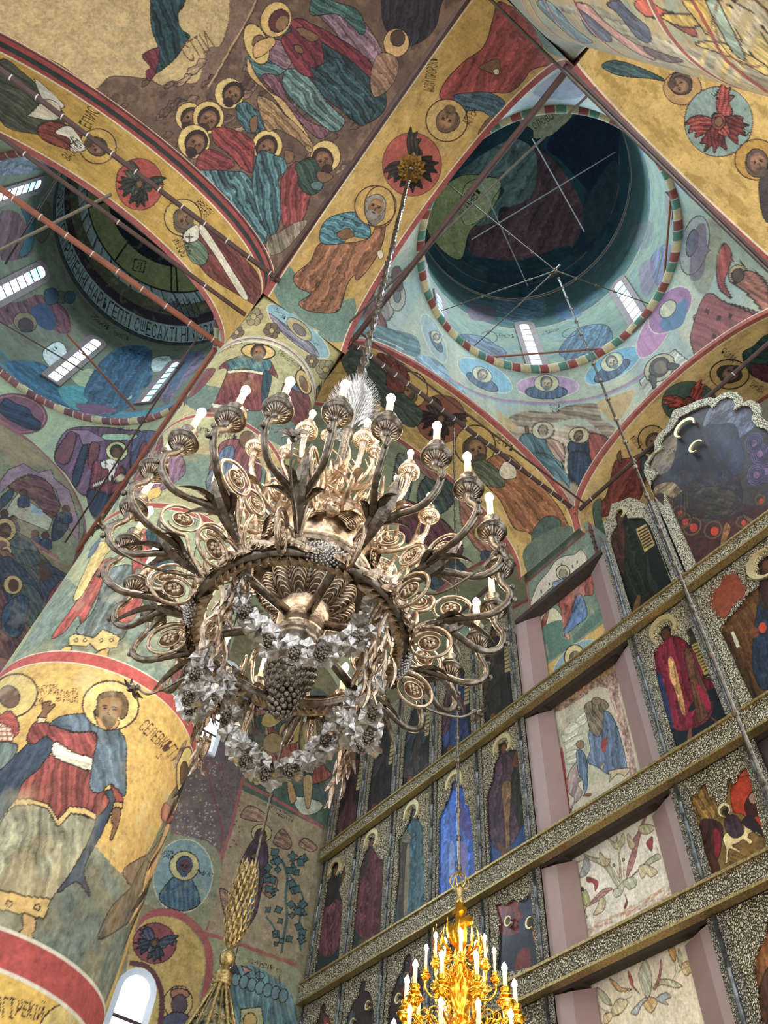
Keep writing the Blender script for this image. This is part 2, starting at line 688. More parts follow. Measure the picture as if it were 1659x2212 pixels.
def tag(o, label, cat, group=None, kind=None):
    o['label'] = label
    o['category'] = cat
    if group:
        o['group'] = group
    if kind:
        o['kind'] = kind
    return o


def thing(name, label, cat, loc=(0, 0, 0), group=None, rz=0):
    o = bpy.data.objects.new(name, None)
    o.empty_display_size = .1
    sc.collection.objects.link(o)
    o.location = loc
    o.rotation_euler.z = rz
    return tag(o, label, cat, group)


def copy_tree(o, parent=None):
    c = o.copy()
    sc.collection.objects.link(c)
    if parent is not None:
        c.parent = parent
    for ch in o.children:
        copy_tree(ch, c)
    return c


def struct(o):
    o['kind'] = 'structure'
    return o

# ================================================================== THE BUILDING
# bay east of the viewer: x XA..XB, y YB..YC; the arch between the two round pillars: y YA..YB
XA, XB, YA, YB, YC, YD = -5.21, .59, .11, 1.93, 7.9, 9.7
XN0, XN1 = -7.0, -13.5          # north aisle bay
XS1 = 2.4
YW = -7.1                       # west side of the viewer's bay
ZS = 15.2                       # arches spring here
pi = math.pi
rng = random.Random(7)


def lerp(a, b, t):
    return a + (b - a) * t


def circ_cols(n, a0=0., a1=2 * pi):
    return np.linspace(a0, a1, n)


def face(S, h, hr, ang, hair=BRND, skin=SKN, beard=True):
    """painted head inside a halo of radius hr px, chin towards ang + 90"""
    h = np.asarray(h, float)
    t = math.radians(ang)
    X, Y = np.array([math.cos(t), math.sin(t)]), np.array([-math.sin(t), math.cos(t)])
    z = list(ZO)
    zo()
    e = lambda x, y, rx, ry, c, l=0: S.ell(tuple(h + X * x * hr + Y * y * hr), rx * hr, ry * hr, ang, c, line=l)
    dk = tuple(int(v * .55) for v in skin)
    e(0, -.04, .54, .62, hair, .9)
    e(.03, .06, .40, .52, skin)
    e(.03, -.12, .30, .20, tuple(min(255, int(v * 1.22)) for v in skin))
    if beard:
        e(.04, .50, .30, .26, hair)
        e(.05, .36, .13, .05, dk)
    for sx in (-.14, .2):
        e(sx, .02, .09, .045, BLK)
        e(sx, -.06, .12, .03, dk)
    e(.06, .15, .04, .12, dk)
    zo(*z)


# ---- saints: a figure painted from a head point to a foot point (photo points)
def saint(S, hd, ft, w, robe=MAR, cloak=TEAD, halo=HAL, hr=None, bg=None, hair=BRND, arm=True, hem=None, side=1, skin=SKN):
    h, f = pp([hd])[0], pp([ft])[0]
    z = list(ZO)
    zo()
    ax = f - h
    L = np.linalg.norm(ax)
    ax = ax / L
    nx = np.array([-ax[1], ax[0]]) * side
    W = w / z[2]
    hr = (hr / z[2]) if hr else L * .11

    def q(l):
        return [tuple(h + ax * (a * L) + nx * (b * W)) for a, b in l]
    ang = math.degrees(math.atan2(ax[1], ax[0]))
    S.poly(q([(.12, -.28), (.16, -.42), (.35, -.5), (.6, -.42), (.93, -.55), (1, -.3), (.99, .2), (.96, .5), (.6, .45), (.35, .5), (.17, .42), (.12, .25)]), robe, (ang, max(W * .16, 2.4), .35))
    S.poly(q([(.12, .02), (.13, .3), (.2, .46), (.4, .56), (.66, .5), (.86, .62), (.8, .3), (.6, .1), (.42, -.1), (.62, -.3), (.5, -.42), (.34, -.2), (.2, -.05)]), cloak, (ang + 14, max(W * .14, 2.2), .45))
    if hem:
        S.poly(q([(.9, -.56), (.95, -.5), (.97, .5), (.92, .5)]), hem, sm=False)
    S.poly(q([(.97, -.3), (1.06, -.34), (1.04, -.12), (.97, -.14)]), skin)
    S.poly(q([(.97, .1), (1.05, .18), (1.03, .32), (.97, .26)]), skin)
    if halo is not None:
        S.ell(tuple(h), hr, hr, 0, halo, line=max(1.2, hr * .06), lc=BRND)
    face(S, h, hr, ang - 90, hair, skin)
    if arm:
        S.poly(q([(.24, -.4), (.3, -.5), (.36, -.2), (.33, .05), (.28, 0), (.29, -.25)]), robe, (ang, 3, .4))
        S.ell(tuple(h + ax * L * .3 + nx * W * .06), hr * .2, hr * .13, ang, skin, line=.6)
    zo(*z)


def bust(S, c, rx, ry=None, ang=0, bg=LTB, robe=BLU, halo=HAL, skin=SKN, hair=WHT, up=0.):
    ry = ry or rx
    z = list(ZO)
    c0 = pp([c])[0]
    zo()
    rx, ry = rx / z[2], ry / z[2]
    S.ell(tuple(c0), rx, ry, ang, bg, line=1.6, lc=WHT)
    r = math.radians(ang)
    ex, ey = np.array([math.cos(r), math.sin(r)]), np.array([-math.sin(r), math.cos(r)])

    def q(l):
        return [tuple(c0 + ex * a * rx + ey * b * ry) for a, b in l]
    S.poly(q([(-.2, 0), (.2, 0), (.45, .2), (.7, .65), (.3, .9), (-.3, .9), (-.7, .65), (-.45, .2)]), robe, (ang + 80, 4, .4))
    m = min(rx, ry)
    hc = c0 - ey * ry * .28
    k = (rx / m) ** .35, (ry / m) ** .35
    S.ell(tuple(hc), m * .5 * k[0], m * .46 * k[1], ang, halo, line=1.1)
    face(S, hc, m * .5, ang, hair, skin)
    zo(*z)


def seraph(S, c, rx, ry, ang=0, bg=RED, wing=(56, 66, 60), wl=BLK):
    z = list(ZO)
    c0 = pp([c])[0]
    zo()
    rx, ry = rx / z[2], ry / z[2]
    S.ell(tuple(c0), rx, ry, 0, bg, line=1.4, lc=BRND)
    r = math.radians(ang)

    ex, ey = np.array([math.cos(r), math.sin(r)]), np.array([-math.sin(r), math.cos(r)])

    def Q(l):
        return [tuple(c0 + (ex * a + ey * b_) * np.array([rx, ry])) for a, b_ in l]
    dk = tuple(int(v * .7) for v in wing)
    S.poly(Q([(.05, .1), (.12, -.25), (.3, -.55), (.52, -.74), (.8, -.86), (.7, -.66), (.86, -.6), (.68, -.46), (.8, -.34), (.56, -.26), (.5, 0), (.2, .1)]), wing, (math.degrees(r) - 45, 3.4, .7), lc=wl)
    S.poly(Q([(-.05, .1), (-.12, -.2), (-.34, -.46), (-.6, -.56), (-.86, -.5), (-.74, -.38), (-.92, -.24), (-.7, -.18), (-.82, -.02), (-.5, .05), (-.2, .1)]), wing, (math.degrees(r) + 30, 3.4, .7), lc=wl)
    S.poly(Q([(-.1, 0), (-.45, .05), (-.8, .2), (-.66, .3), (-.84, .46), (-.56, .44), (-.62, .66), (-.4, .56), (-.28, .8), (-.14, .5), (.05, .2)]), dk, (math.degrees(r) + 130, 3.4, .7), lc=wl)
    S.poly(Q([(.1, 0), (.42, .08), (.66, .3), (.56, .4), (.68, .6), (.46, .56), (.42, .8), (.24, .62), (.08, .86), (-.02, .5), (-.02, .2)]), dk, (math.degrees(r) + 60, 3.4, .7), lc=wl)
    S.poly(Q([(0, -.28), (.2, -.1), (.16, .25), (.05, .5), (-.1, .45), (-.2, .2), (-.18, -.1)]), wing, (math.degrees(r) + 90, 3, .8), lc=wl)
    S.ell(tuple(c0), rx * .2, ry * .24, 0, wing, line=1)
    S.ell(tuple(c0), rx * .13, ry * .15, 0, SKN, line=.8)
    zo(*z)


def crowd(S, box, n, seed, cols, s0=14, ang=60, bg=None):
    """many small painted figures and rocks inside a slanted photo box (4 corners)"""
    r = random.Random(seed)
    A, B, C_, D = [np.array(p) for p in pp(box)]
    z = list(ZO)
    zo()
    for i in range(n):
        a, b = r.random(), r.random()
        p = lerp(lerp(A, B, a), lerp(D, C_, a), b)
        l = s0 * r.uniform(.7, 1.6)
        t = math.radians(ang + r.uniform(-18, 18))
        e, m = np.array([math.cos(t), math.sin(t)]), np.array([-math.sin(t), math.cos(t)])
        c = cols[r.randrange(len(cols))]
        pts = [(-.6, -.2), (-.3, -.4), (.3, -.5), (1, -.5), (1.1, 0), (.9, .5), (.3, .4), (-.3, .35), (-.6, .2)]
        S.poly([tuple(p + e * x * l + m * y * l * r.uniform(.6, 1.3)) for x, y in pts], c, (ang, 4, .35), line=.9)
        if r.random() < .5:
            if r.random() < .4:
                S.ell(tuple(p - e * l * .7), l * .26, l * .26, 0, (188, 160, 100), line=.8, a=.9)
            S.ell(tuple(p - e * l * .68), l * .15, l * .18, 0, BRND, line=0)
    zo(*z)

# ------------------------------------------------------------------ round pillar (north) with its painted rows of saints
PCX, PCY, PR, ZC = -6.1, .97, .935, 13.45
vz = np.concatenate([np.linspace(0, 2.9, 16)[:-1], np.linspace(2.9, 8.6, 520)[:-1], np.linspace(8.6, ZC, 300)])
ua = np.concatenate([np.linspace(-pi - .16, -1.8, 24)[:-1], np.linspace(-1.8, 1.5, 430)[:-1], np.linspace(1.5, pi - .16, 24)])


def f_pillar(a, z):
    return np.stack([PCX + PR * np.cos(a), PCY + PR * np.sin(a), z], -1)


S = Surf('painted_round_pillar', f_pillar, ua, vz, OCH2, seed=3)


def zat(S, p):
    return S.inv(pp([p]))[1][0]


zo()
z1, z2, z3, z4, z5 = ZC, zat(S, (520, 912)), zat(S, (400, 1103)), zat(S, (240, 1436)), zat(S, (60, 2075))
S.vband(0, 3.9, OCH)
# row 1 (top)
S.vband(z2, z1, (176, 170, 112))
S.poly('385,830 478,838 610,880 700,930 690,1010 600,960 500,915 410,880', GRN, line=0)
zo(400, 500, 3.318)
S.poly('170,1290 205,1235 300,1000 240,985 300,925 400,900 480,890 600,920 640,985 662,1052 560,1010 556,1260 450,1285', MAR, (80, 5, .4))
S.poly('255,1130 310,990 300,940 400,890 470,905 560,905 620,940 600,1000 560,1010 430,985 310,1010', TEA, (60, 5, .5))
S.poly('560,1010 620,1040 590,1190 570,1250 550,1250', TEAD, (80, 4, .4))
S.poly('185,1230 250,1240 455,1275 440,1310 200,1265', WHT, sm=False)
S.poly('395,1275 440,1285 445,1340 420,1345', OCH)
S.poly('300,1000 430,990 560,1010 550,1030 430,1010 310,1020', CRM, sm=False)
S.ell((524, 861), 122, 55, 6, HAL, line=3)
S.ell((524, 865), 56, 50, 0, BRND); S.ell((524, 882), 42, 42, 0, SKN, line=0); S.ell((520, 905), 36, 20, 0, BRND, line=0)
face(S, pp([(524, 865)])[0], 28, 4, (60, 46, 36), SKN)
S.text('ИСПОВѢДНИКЪ', (245, 880), 42, -22, sx=.5)
S.text('СВЯЩЕННИКЪ', (655, 880), 44, 36, sx=.6)
S.poly('0,1110 100,1010 210,980 190,1040 90,1150 0,1200', MAR, (120, 5, .4))
S.poly('705,1095 830,1110 900,1230 880,1420 800,1400 700,1250', MAR, (60, 5, .4))
S.poly('700,1090 790,1100 830,1150 770,1130', BLU, (40, 5, .4))
S.ell((850, 1080), 50, 92, -20, HAL, line=3); S.ell((850, 1090), 26, 60, -20, SKN)
# row 2
S.vband(z3, z2, (172, 168, 116))
zo(0, 700, 2)
S.poly('560,790 700,720 800,700 960,790 1100,820 1250,950 1250,760 1200,640 800,560 500,700', (104, 130, 112), line=0)
S.text('ФИЛИПЪ', (800, 470), 32, 6, sx=.6); S.text('ѦГИКЪ', (935, 488), 32, 10, sx=.6)
S.ell((1068, 500), 62, 58, 0, None, line=2)
S.poly('905,620 960,510 1040,500 1090,540 1130,620 1120,700 1080,800 1000,830 930,760', (120, 64, 66), (110, 6, .4))
S.poly('930,600 960,540 1010,530 1010,640 1040,740 1000,830 920,760 890,680', (74, 92, 120), (110, 6, .4))
S.ell((1068, 500), 34, 38, 0, BRN); S.ell((1068, 512), 22, 26, 0, SKN, line=0)
S.poly('600,650 660,560 760,540 800,640 700,720 620,760', (122, 88, 110), (110, 6, .4))
S.poly('560,560 620,500 700,480 690,600 640,700 580,740', MAR, (110, 6, .35))
S.poly('590,740 690,700 700,725 690,745 600,780', OCH, sm=False); S.poly('620,770 650,760 660,790 630,790', OCH)
S.ell((1190, 600), 40, 50, 0, HAL); S.poly('1150,640 1230,640 1250,800 1150,820', BLU, (90, 5, .4))
# row 3
S.vband(z4, z3, (150, 166, 126))
zo(0, 780, 3.16)
S.poly('0,2212 180,1900 420,1500 560,1560 900,1640 1422,1900 1422,2300 0,2400', (112, 134, 118), line=0, tex=.25)
S.poly('770,1350 700,1370 620,1500 480,1700 350,1890 440,1850 530,1740 560,1800 640,1650 720,1480', RED, (118, 9, .3))
S.poly('690,1230 640,1290 600,1380 500,1620 560,1600 640,1460 720,1330 770,1260', (214, 190, 110), (118, 10, .2))
S.poly('690,1200 640,1250 610,1290 600,1350 660,1290', BLU, line=0)
S.poly('720,1450 640,1700 520,1840 640,1895 830,1900 900,1700 960,1500 900,1400 800,1400', (98, 112, 110), (116, 14, .4))
S.poly('470,1885 510,1862 640,1890 690,1842 700,1830 820,1885 800,1955 660,1975 610,1925 590,1950 470,1942', (214, 190, 110), sm=False, line=1.6)
S.poly('430,1955 490,1950 470,1990 400,2045 378,2035', OCH); S.poly('690,1975 745,1960 735,2010 750,2060 650,2010', OCH)
for dx in (520, 580, 690, 760):
    S.ell((dx, 1905), 12, 12, 0, None, line=1)
S.poly('900,1200 1000,1150 1100,1250 1050,1400 950,1700 860,1790 800,1740 900,1500', RED, (112, 9, .35))
S.poly('1000,1150 1200,1200 1180,1500 1060,1700 980,1640 1050,1400', TEAD, (112, 9, .4))
S.poly('1200,1850 1300,1700 1422,1750 1500,2100 1400,2300 1180,2200 1230,2000', MAR, (100, 9, .3))
zo()
S.poly('560,1230 640,1180 700,1240 690,1400 620,1480 560,1420', MAR, (110, 6, .35))
S.poly('520,1300 560,1250 590,1400 540,1500 490,1450', (86, 60, 74), (110, 6, .35))
zo(0, 700, 2)
S.text('АЛИПІЙ', (765, 850), 50, 14, sx=.7); S.text('ИАК', (480, 890), 34, -38, sx=.7)
S.ell((930, 1000), 90, 90, 0, None, line=2)
# row 4, the great martyr in a blue cloak
S.vband(z5, z4, OCH)
zo(0, 1440, 2)
GR = (98, 112, 100)
S.poly('425,790 530,895 560,850 640,800 720,640 850,500 900,900 700,1600 400,1600 -300,1500 -400,900 -100,700 60,640 250,600', GR, line=0, tex=.3)
S.poly('530,890 600,830 650,800 720,690 700,640 760,520 850,470 870,700 760,900 640,1040 610,1000', (104, 90, 74), (100, 12, .3))
S.poly('425,1175 480,1040 560,960 600,880 640,830 640,960 600,1060 520,1130', (92, 86, 72), (115, 14, .35), line=1.6)
S.poly('700,610 720,590 760,640 740,680 700,660', RED)
S.poly('640,860 690,760 720,680 750,700 720,800 650,960 615,980', (206, 160, 100), (105, 7, .3))
S.poly('245,305 200,400 90,540 0,660 -120,760 -60,480 80,370 180,280', DBL, (115, 12, .3))
S.poly('500,560 450,700 365,870 390,990 330,930 250,975 330,850 410,660 450,540', DBL, (105, 12, .35))
S.poly('65,600 210,605 250,690 300,615 412,660 330,850 220,1010 190,1085 100,1060 0,1040 -100,1000 -40,760', (134, 134, 106), (100, 20, .38), line=1.8)
S.poly('-110,940 0,965 110,992 222,1003 190,1090 80,1068 0,1050 -120,1020', (212, 176, 96), sm=False, line=1.8)
for dx in (40, 160):
    S.ell((dx, 1018 + dx * .14), 13, 13, 0, None, line=1.3)
S.poly('72,590 100,500 160,450 225,378 300,420 392,446 450,540 470,590 415,650 360,625 300,615 250,690 212,600 140,575', (140, 62, 56), (95, 13, .45), line=1.8)
S.poly('62,575 140,570 215,600 250,662 300,605 360,610 418,640 412,668 360,640 305,635 250,695 205,612 140,596 66,602', (214, 180, 104), sm=False, line=1.4)
S.poly('115,315 150,240 215,244 320,285 412,290 402,400 340,380 250,340 200,300 150,335', (140, 60, 58), (60, 9, .4), line=1.6)
S.poly('240,325 320,370 398,398 390,447 300,420 228,382', (222, 216, 192), (15, 8, .25), line=1.4)
S.poly('215,248 262,215 350,203 415,215 480,245 520,280 545,330 545,420 540,560 480,508 430,546 388,520 402,400 418,290 330,282 240,258', BLU, (75, 18, .4), line=1.8)
S.poly('480,510 530,560 525,600 505,590', (150, 60, 54)); S.poly('495,585 528,590 525,615 492,612', OCH)
S.poly('490,612 522,618 512,680 485,748 475,740 488,690 480,660', SKN)
S.poly('95,1068 152,1085 150,1140 140,1160 165,1240 125,1225 58,1175 98,1130', (204, 166, 98), line=1.6)
S.ell((478, 168), 122, 106, 6, (216, 190, 106), line=4, lc=(70, 44, 44))
S.poly('405,195 430,190 510,230 505,262 470,275 430,262', (190, 140, 80))
S.poly('418,170 425,125 470,108 530,115 553,160 548,205 525,228 505,215 430,215 410,200', (96, 72, 44), (60, 6, .3), line=1.2)
S.poly('428,190 432,150 470,132 520,140 528,180 510,225 480,262 450,250 430,225', (140, 98, 58), line=0)
S.poly('445,215 500,222 490,258 468,272 445,250', (92, 66, 42), line=0)
S.ell((455, 180), 10, 4, 0, BLK, line=0); S.ell((492, 186), 10, 4, 10, BLK, line=0)
S.line('472,180 466,205 476,208', BLK, 1.2); S.line('440,170 465,168', BLK, 1.5); S.line('482,172 506,178', BLK, 1.5)
S.poly('160,225 195,225 205,205 235,172 236,160 215,168 220,150 200,152 185,160 182,190 170,210', SKN)
S.poly('162,218 200,222 196,244 160,242', (222, 200, 150), sm=False)
S.text('ГРИГОРІЙ', (152, 128), 54, -8, sx=.36, col=(84, 40, 36)); S.text('ІОФ', (150, 172), 34, -8, sx=.5, col=(84, 40, 36))
S.text('ѦГИКЇЙ', (240, 150), 66, 4, sx=.36, col=(84, 40, 36))
S.text('СЕЛЕВКЪ', (596, 268), 60, 43, sx=.42, col=(84, 40, 36)); S.text('ѦГІ РЕМЫИ', (690, 350), 62, 52, sx=.42, col=(84, 40, 36))
S.text('ѿ', (672, 390), 24, 40, col=(84, 40, 36))
S.ell((60, 125), 105, 90, -30, (212, 184, 100), line=4, lc=(70, 44, 44)); S.ell((40, 130), 44, 50, -30, (110, 80, 56))
S.poly('-40,260 30,190 75,230 70,300 -60,330', RED, (20, 5, .3)); S.poly('-60,240 20,250 60,290 30,350 -60,340', CRM)
for k in range(5):
    S.line([(-40 + k * 22, 250), (-30 + k * 22, 340)], RED, 1); S.line([(-40, 262 + k * 20), (50, 262 + k * 20)], RED, 1)
S.poly('-60,340 60,330 70,370 20,430 -60,470', (92, 110, 104), (110, 10, .3))
S.poly('765,520 765,420 790,360 820,350 832,400 815,480 790,540', (214, 186, 104), line=3.4, lc=(84, 56, 50))
S.poly('780,500 780,430 800,410 812,440 805,500', (100, 72, 50))
# row 5
S.vband(z5 - 1.4, z5, (222, 176, 70))
zo(0, 1440, 2)
S.text('ЯГІ', (-30, 1515), 90, 4, sx=.45, col=(70, 36, 34)); S.text('РЕКІЙ', (66, 1505), 90, 14, sx=.42, col=(70, 36, 34))
S.ell((290, 1600), 130, 150, 20, (214, 184, 96), line=4, lc=(70, 44, 44))
S.blotch((188, 140, 74), .1, .28, 60, 3); S.blotch((196, 190, 150), .12, .35, 34, 6)
for z, c, w in ((z2, RED, .085), (z3, RED, .08), (z4, (188, 74, 66), .10), (z5, (180, 66, 60), .15)):
    S.vband(z - w * .75, z + w * .75, WHT, 0); S.vband(z - w * .6, z + w * .6, c)
S.vband(ZC - .1, ZC, WHT); S.vband(ZC - .085, ZC - .03, (150, 100, 96)); S.vband(ZC - .2, ZC - .13, WHT, 0)
pil = thing('round_pillar', 'tall round frescoed pillar at left, saints in rows, a blue-cloaked saint largest', 'pillar', (0, 0, 0))
S.name = 'shaft'
S.build(FRESCO, pil)

# flaring head of that pillar, from the round to the square of the arches


def sqr(a, cx, cy, hx, hy):
    c, s_ = np.cos(a), np.sin(a)
    k = np.minimum(hx / np.maximum(np.abs(c), 1e-6), hy / np.maximum(np.abs(s_), 1e-6))
    k = np.minimum(k, np.hypot(hx, hy) * .985)
    return cx + k * c, cy + k * s_


QX, QY, QHX, QHY = (XA + XN0) / 2, (YA + YB) / 2, (XA - XN0) / 2, (YB - YA) / 2


def mk_cap(cx, cy, pcx, pcy, r):
    def f(a, t):
        x0, y0 = pcx + r * np.cos(a), pcy + r * np.sin(a)
        x1, y1 = sqr(a, cx, cy, QHX, QHY)
        w = np.maximum(t, 0) ** 1.5
        cor = np.clip((np.abs(np.sin(2 * a))) ** 2, 0, 1)
        zt = lerp(ZS - .28, ZS + .02, cor)
        return np.stack([lerp(x0, x1, w), lerp(y0, y1, w), lerp(ZC, zt, t)], -1)
    return f


S = Surf('pillar_head', mk_cap(QX, QY, PCX, PCY, PR), np.linspace(-pi * 1.1, pi * .9, 620), np.linspace(0, 1, 170), (182, 168, 104), seed=5)
S.blotch(OLI, .05, .6, 30, 1); S.blotch((206, 190, 120), .1, .6, 26, 2)
zo(400, 500, 3.318)
S.ell((810, 715), 285, 88, 40.5, (132, 178, 186), line=2, lc=WHT)
S.poly('600,590 640,610 760,700 850,760 930,830 960,900 900,880 780,800 660,690', (116, 112, 124), (42, 6, .4))
S.ell((818, 700), 112, 50, 42, (188, 172, 116)); S.ell((818, 705), 60, 30, 42, (120, 110, 100))
S.text('ІАКОВЪ', (640, 570), 26, 42, sx=.7); S.text('ЗЕВЕДЕЙ', (880, 770), 26, 42, sx=.8)
for x, y, r in ((370, 725, 55), (620, 712, 62), (905, 930, 52), (975, 1140, 40), (490, 610, 70), (1010, 990, 75)):
    c = (110, 92, 66) if r < 65 else (150, 138, 96)
    for k in range(6):
        S.ell((x + r * .55 * math.cos(k * 1.05), y + r * .55 * math.sin(k * 1.05)), r * .42, r * .42, 0, c, line=1.1)
    S.ell((x, y), r * .3, r * .3, 0, OCH2, line=1)
S.vband(.95, 1, (176, 160, 130)); S.vband(0, .05, (196, 190, 160))
S.build(FRESCO, pil)

# ------------------------------------------------------------------ second round pillar, close by the viewer
P2X, P2Y = 1.5, 1.02


def f_p2(a, z):
    return np.stack([P2X + PR * np.cos(a), P2Y + PR * np.sin(a), z], -1)


pil2 = thing('round_pillar', 'round frescoed pillar close overhead, cropped by the top right corner', 'pillar', (0, 0, 0))
S = Surf('shaft', f_p2, np.linspace(pi * .45, pi * 1.75, 420), np.concatenate([np.linspace(0, 3, 12)[:-1], np.linspace(3, ZC, 560)]), (196, 176, 128), seed=8, cell=16)
S.blotch((150, 176, 168), .05, .7, 26, 1)
zo(830, 0, 2)
S.poly('700,40 800,60 960,150 1100,250 1300,290 1659,390 1659,300 1300,200 1100,130 900,20', (178, 172, 150), (25, 12, .3), line=0)
for q, c in (('850,10 900,60 960,110 980,180 900,150 850,80', (104, 112, 140)), ('1080,20 1130,70 1200,80 1250,110 1300,140 1350,160 1330,110 1260,60 1200,40 1120,-10', (206, 90, 74)),
             ('960,20 1000,50 1050,110 1100,170 1150,180 1140,120 1060,50 1010,0', (88, 96, 124)), ('1190,70 1260,60 1340,60 1390,40 1380,100 1300,120', (226, 190, 90)),
             ('1290,0 1400,0 1420,60 1400,150 1350,90', (216, 176, 84)), ('1430,60 1500,100 1560,200 1650,300 1680,250 1640,160 1560,80 1480,20', (224, 196, 110)),
             ('1500,0 1600,60 1659,150 1680,80 1600,0', (206, 196, 160)), ('820,20 900,80 980,150 1060,210 1160,260 1160,230 1040,160 940,80 880,20', (206, 150, 140)),
             ('1340,190 1420,220 1550,270 1659,330 1659,290 1560,230 1440,180', (226, 196, 110)), ('700,0 760,50 820,120 900,180 840,180 760,120 660,20', (120, 150, 160)),
             ('1390,0 1440,0 1500,120 1540,200 1560,260 1510,230 1450,130', (150, 176, 160)), ('1120,200 1200,230 1290,260 1240,270 1150,240', (120, 90, 100))):
    S.poly(q, c, (40, 9, .3))
S.ell((1560, 130), 120, 170, -30, None, line=3.5, lc=(140, 84, 50))
S.line('1330,0 1400,120 1480,260 1659,400', RED, 7)
zz = zat(S, (829, 150))
S.vband(ZC - .12, ZC, (196, 188, 170)); S.vband(ZC - .2, ZC - .13, RED)
for z in (12.3, 10.6, 8.6, 6.0):
    S.vband(z, z + .1, RED); S.vband(z + .1, z + .13, WHT)
S.build(FRESCO, pil2)
S = Surf('pillar_head', mk_cap((XB + XS1) / 2, (YA + YB) / 2, P2X, P2Y, PR), np.linspace(pi * .5, 2.5 * pi, 300), np.linspace(0, 1, 60), (168, 172, 156), seed=9)
S.blotch((140, 160, 164), .05, .7, 20, 1); S.vband(.93, 1, (190, 150, 140))
S.build(FRESCO, pil2)

# ------------------------------------------------------------------ arches


def f_arch_x(xa, xb, ya, yb, rise):      # spans x, depth in y
    def f(t, v):
        q = np.clip(t, 0, pi)
        return np.stack([(xa + xb) / 2 - (xb - xa) / 2 * np.cos(q), lerp(ya, yb, v) + 0 * t, ZS + rise * np.sin(q) - np.abs(t - q) * 3], -1)
    return f


def f_arch_y(ya, yb, xa, xb, rise):
    def f(t, v):
        q = np.clip(t, 0, pi)
        return np.stack([lerp(xa, xb, v) + 0 * t, (ya + yb) / 2 - (yb - ya) / 2 * np.cos(q), ZS + rise * np.sin(q) - np.abs(t - q) * 3], -1)
    return f


def red_edges(S, w=.055, c=(170, 72, 64)):
    for a, b in ((0, w), (1 - w, 1)):
        S.vband(a, b, c)
    S.vband(w, w + .012, CRM, 0); S.vband(1 - w - .012, 1 - w, CRM, 0)


# the yellow arch between the two round pillars
S = Surf('trim_5', f_arch_x(XA, XB, YA, YB, 3.45), np.linspace(-.12, pi + .12, 760), np.linspace(0, 1, 300), (206, 160, 76), seed=11)
S.blotch((178, 136, 70), .04, .5, 36, 1); S.blotch((226, 186, 104), .1, .5, 24, 2)
zo(0, 0, 2)
S.poly('1180,1200 1250,1150 1300,1230 1360,1250 1440,1310 1530,1290 1530,1400 1460,1480 1300,1420 1200,1300', (108, 140, 118), line=0)
S.poly('1385,1050 1340,1130 1270,1190 1285,1240 1340,1270 1290,1310 1340,1345 1450,1350 1480,1300 1500,1230 1530,1190 1545,1210 1600,1150 1650,1060 1665,960 1625,980 1590,1030 1500,1050', (150, 94, 62), (118, 13, .42), line=1.6)
S.poly('1380,1020 1400,960 1450,930 1520,915 1570,930 1600,990 1590,1030 1510,1020 1480,1050 1400,1055', (74, 122, 132), (20, 6, .55), line=1.6)
S.poly('1455,1010 1500,985 1520,1000 1530,1020 1480,1035', SKN)
S.ell((1622, 890), 90, 88, 0, (212, 164, 78), line=2.6, lc=(80, 44, 36))
S.poly('1575,900 1580,860 1620,842 1660,856 1662,930 1640,960 1600,975 1585,940', (150, 140, 120)); S.ell((1622, 885), 34, 38, 0, (160, 112, 70), line=1)
S.poly('1590,925 1630,915 1650,940 1620,968 1598,965', (120, 110, 96), line=0)
face(S, pp([(1622, 890)])[0], 40, 24, (150, 142, 126), (150, 106, 66))
S.poly('1630,1090 1650,1080 1655,1110 1640,1120', CRM)
zo(830, 0, 2)
S.poly('490,10 530,20 600,60 650,110 690,220 735,272 640,300 600,350 540,400 450,400 400,420 250,430 258,360 340,270 430,200 470,80', (158, 66, 60), (118, 14, .3), line=1.6)
S.poly('300,420 330,405 450,400 520,440 512,490 470,510 420,480 330,475', (66, 94, 112), (20, 7, .4), line=1.5)
S.ell((270, 520), 90, 92, 0, (212, 170, 92), line=2.6, lc=(80, 44, 36))
S.ell((278, 520), 48, 50, 0, (132, 104, 78)); S.ell((290, 520), 26, 34, 0, (150, 108, 70), line=0)
face(S, pp([(272, 518)])[0], 44, -160, (112, 86, 62), (150, 106, 70))
S.poly('440,520 470,500 480,530 430,575 405,575', SKN); S.poly('412,285 480,255 500,270 490,320 420,300', SKN); S.poly('470,305 492,298 496,318 480,322', CRM)
S.text('ѦСІЙ ПРОРОКЪ', (215, 400), 60, -82, sx=.3); S.text('АГГЕЙ', (375, 545), 56, -66, sx=.4)
S.poly('540,-60 620,0 700,100 760,180 800,250 700,220 640,110 560,30', (96, 128, 118), line=0)
seraph(S, (120, 710), 128, 138, -45, (186, 82, 66), (52, 46, 40))
S.ell((-20, 895), 66, 90, 0, None, line=2.4, lc=(90, 52, 40))
red_edges(S)
arch = struct(S.build(FRESCO))

# arch to the north aisle bay with two bishops
S = Surf('trim_6', f_arch_y(YW, YA, XN0, XA, 2.95), np.linspace(-.12, pi + .12, 560), np.linspace(0, 1, 300), (206, 158, 62), seed=12)
S.blotch((176, 134, 60), .04, .5, 30, 1); S.blotch((224, 186, 90), .08, .5, 24, 2)
zo()
S.poly('0,130 60,165 110,215 140,250 120,285 80,290 0,260', (74, 78, 62), (35, 9, .35))
S.poly('75,175 90,180 140,230 100,225', WHT); S.poly('65,245 100,215 130,230 120,260 60,250', (210, 200, 170))
S.poly('82,275 110,262 150,272 175,290 170,325 130,318 90,300', (128, 60, 50), (20, 7, .4))
S.ell((211, 316), 40, 38, 0, (214, 168, 72), line=2.6, lc=(80, 44, 40)); S.ell((207, 315), 22, 19, 20, (96, 74, 56))
face(S, (208, 316), 38, 114, (84, 66, 50), (128, 92, 64))
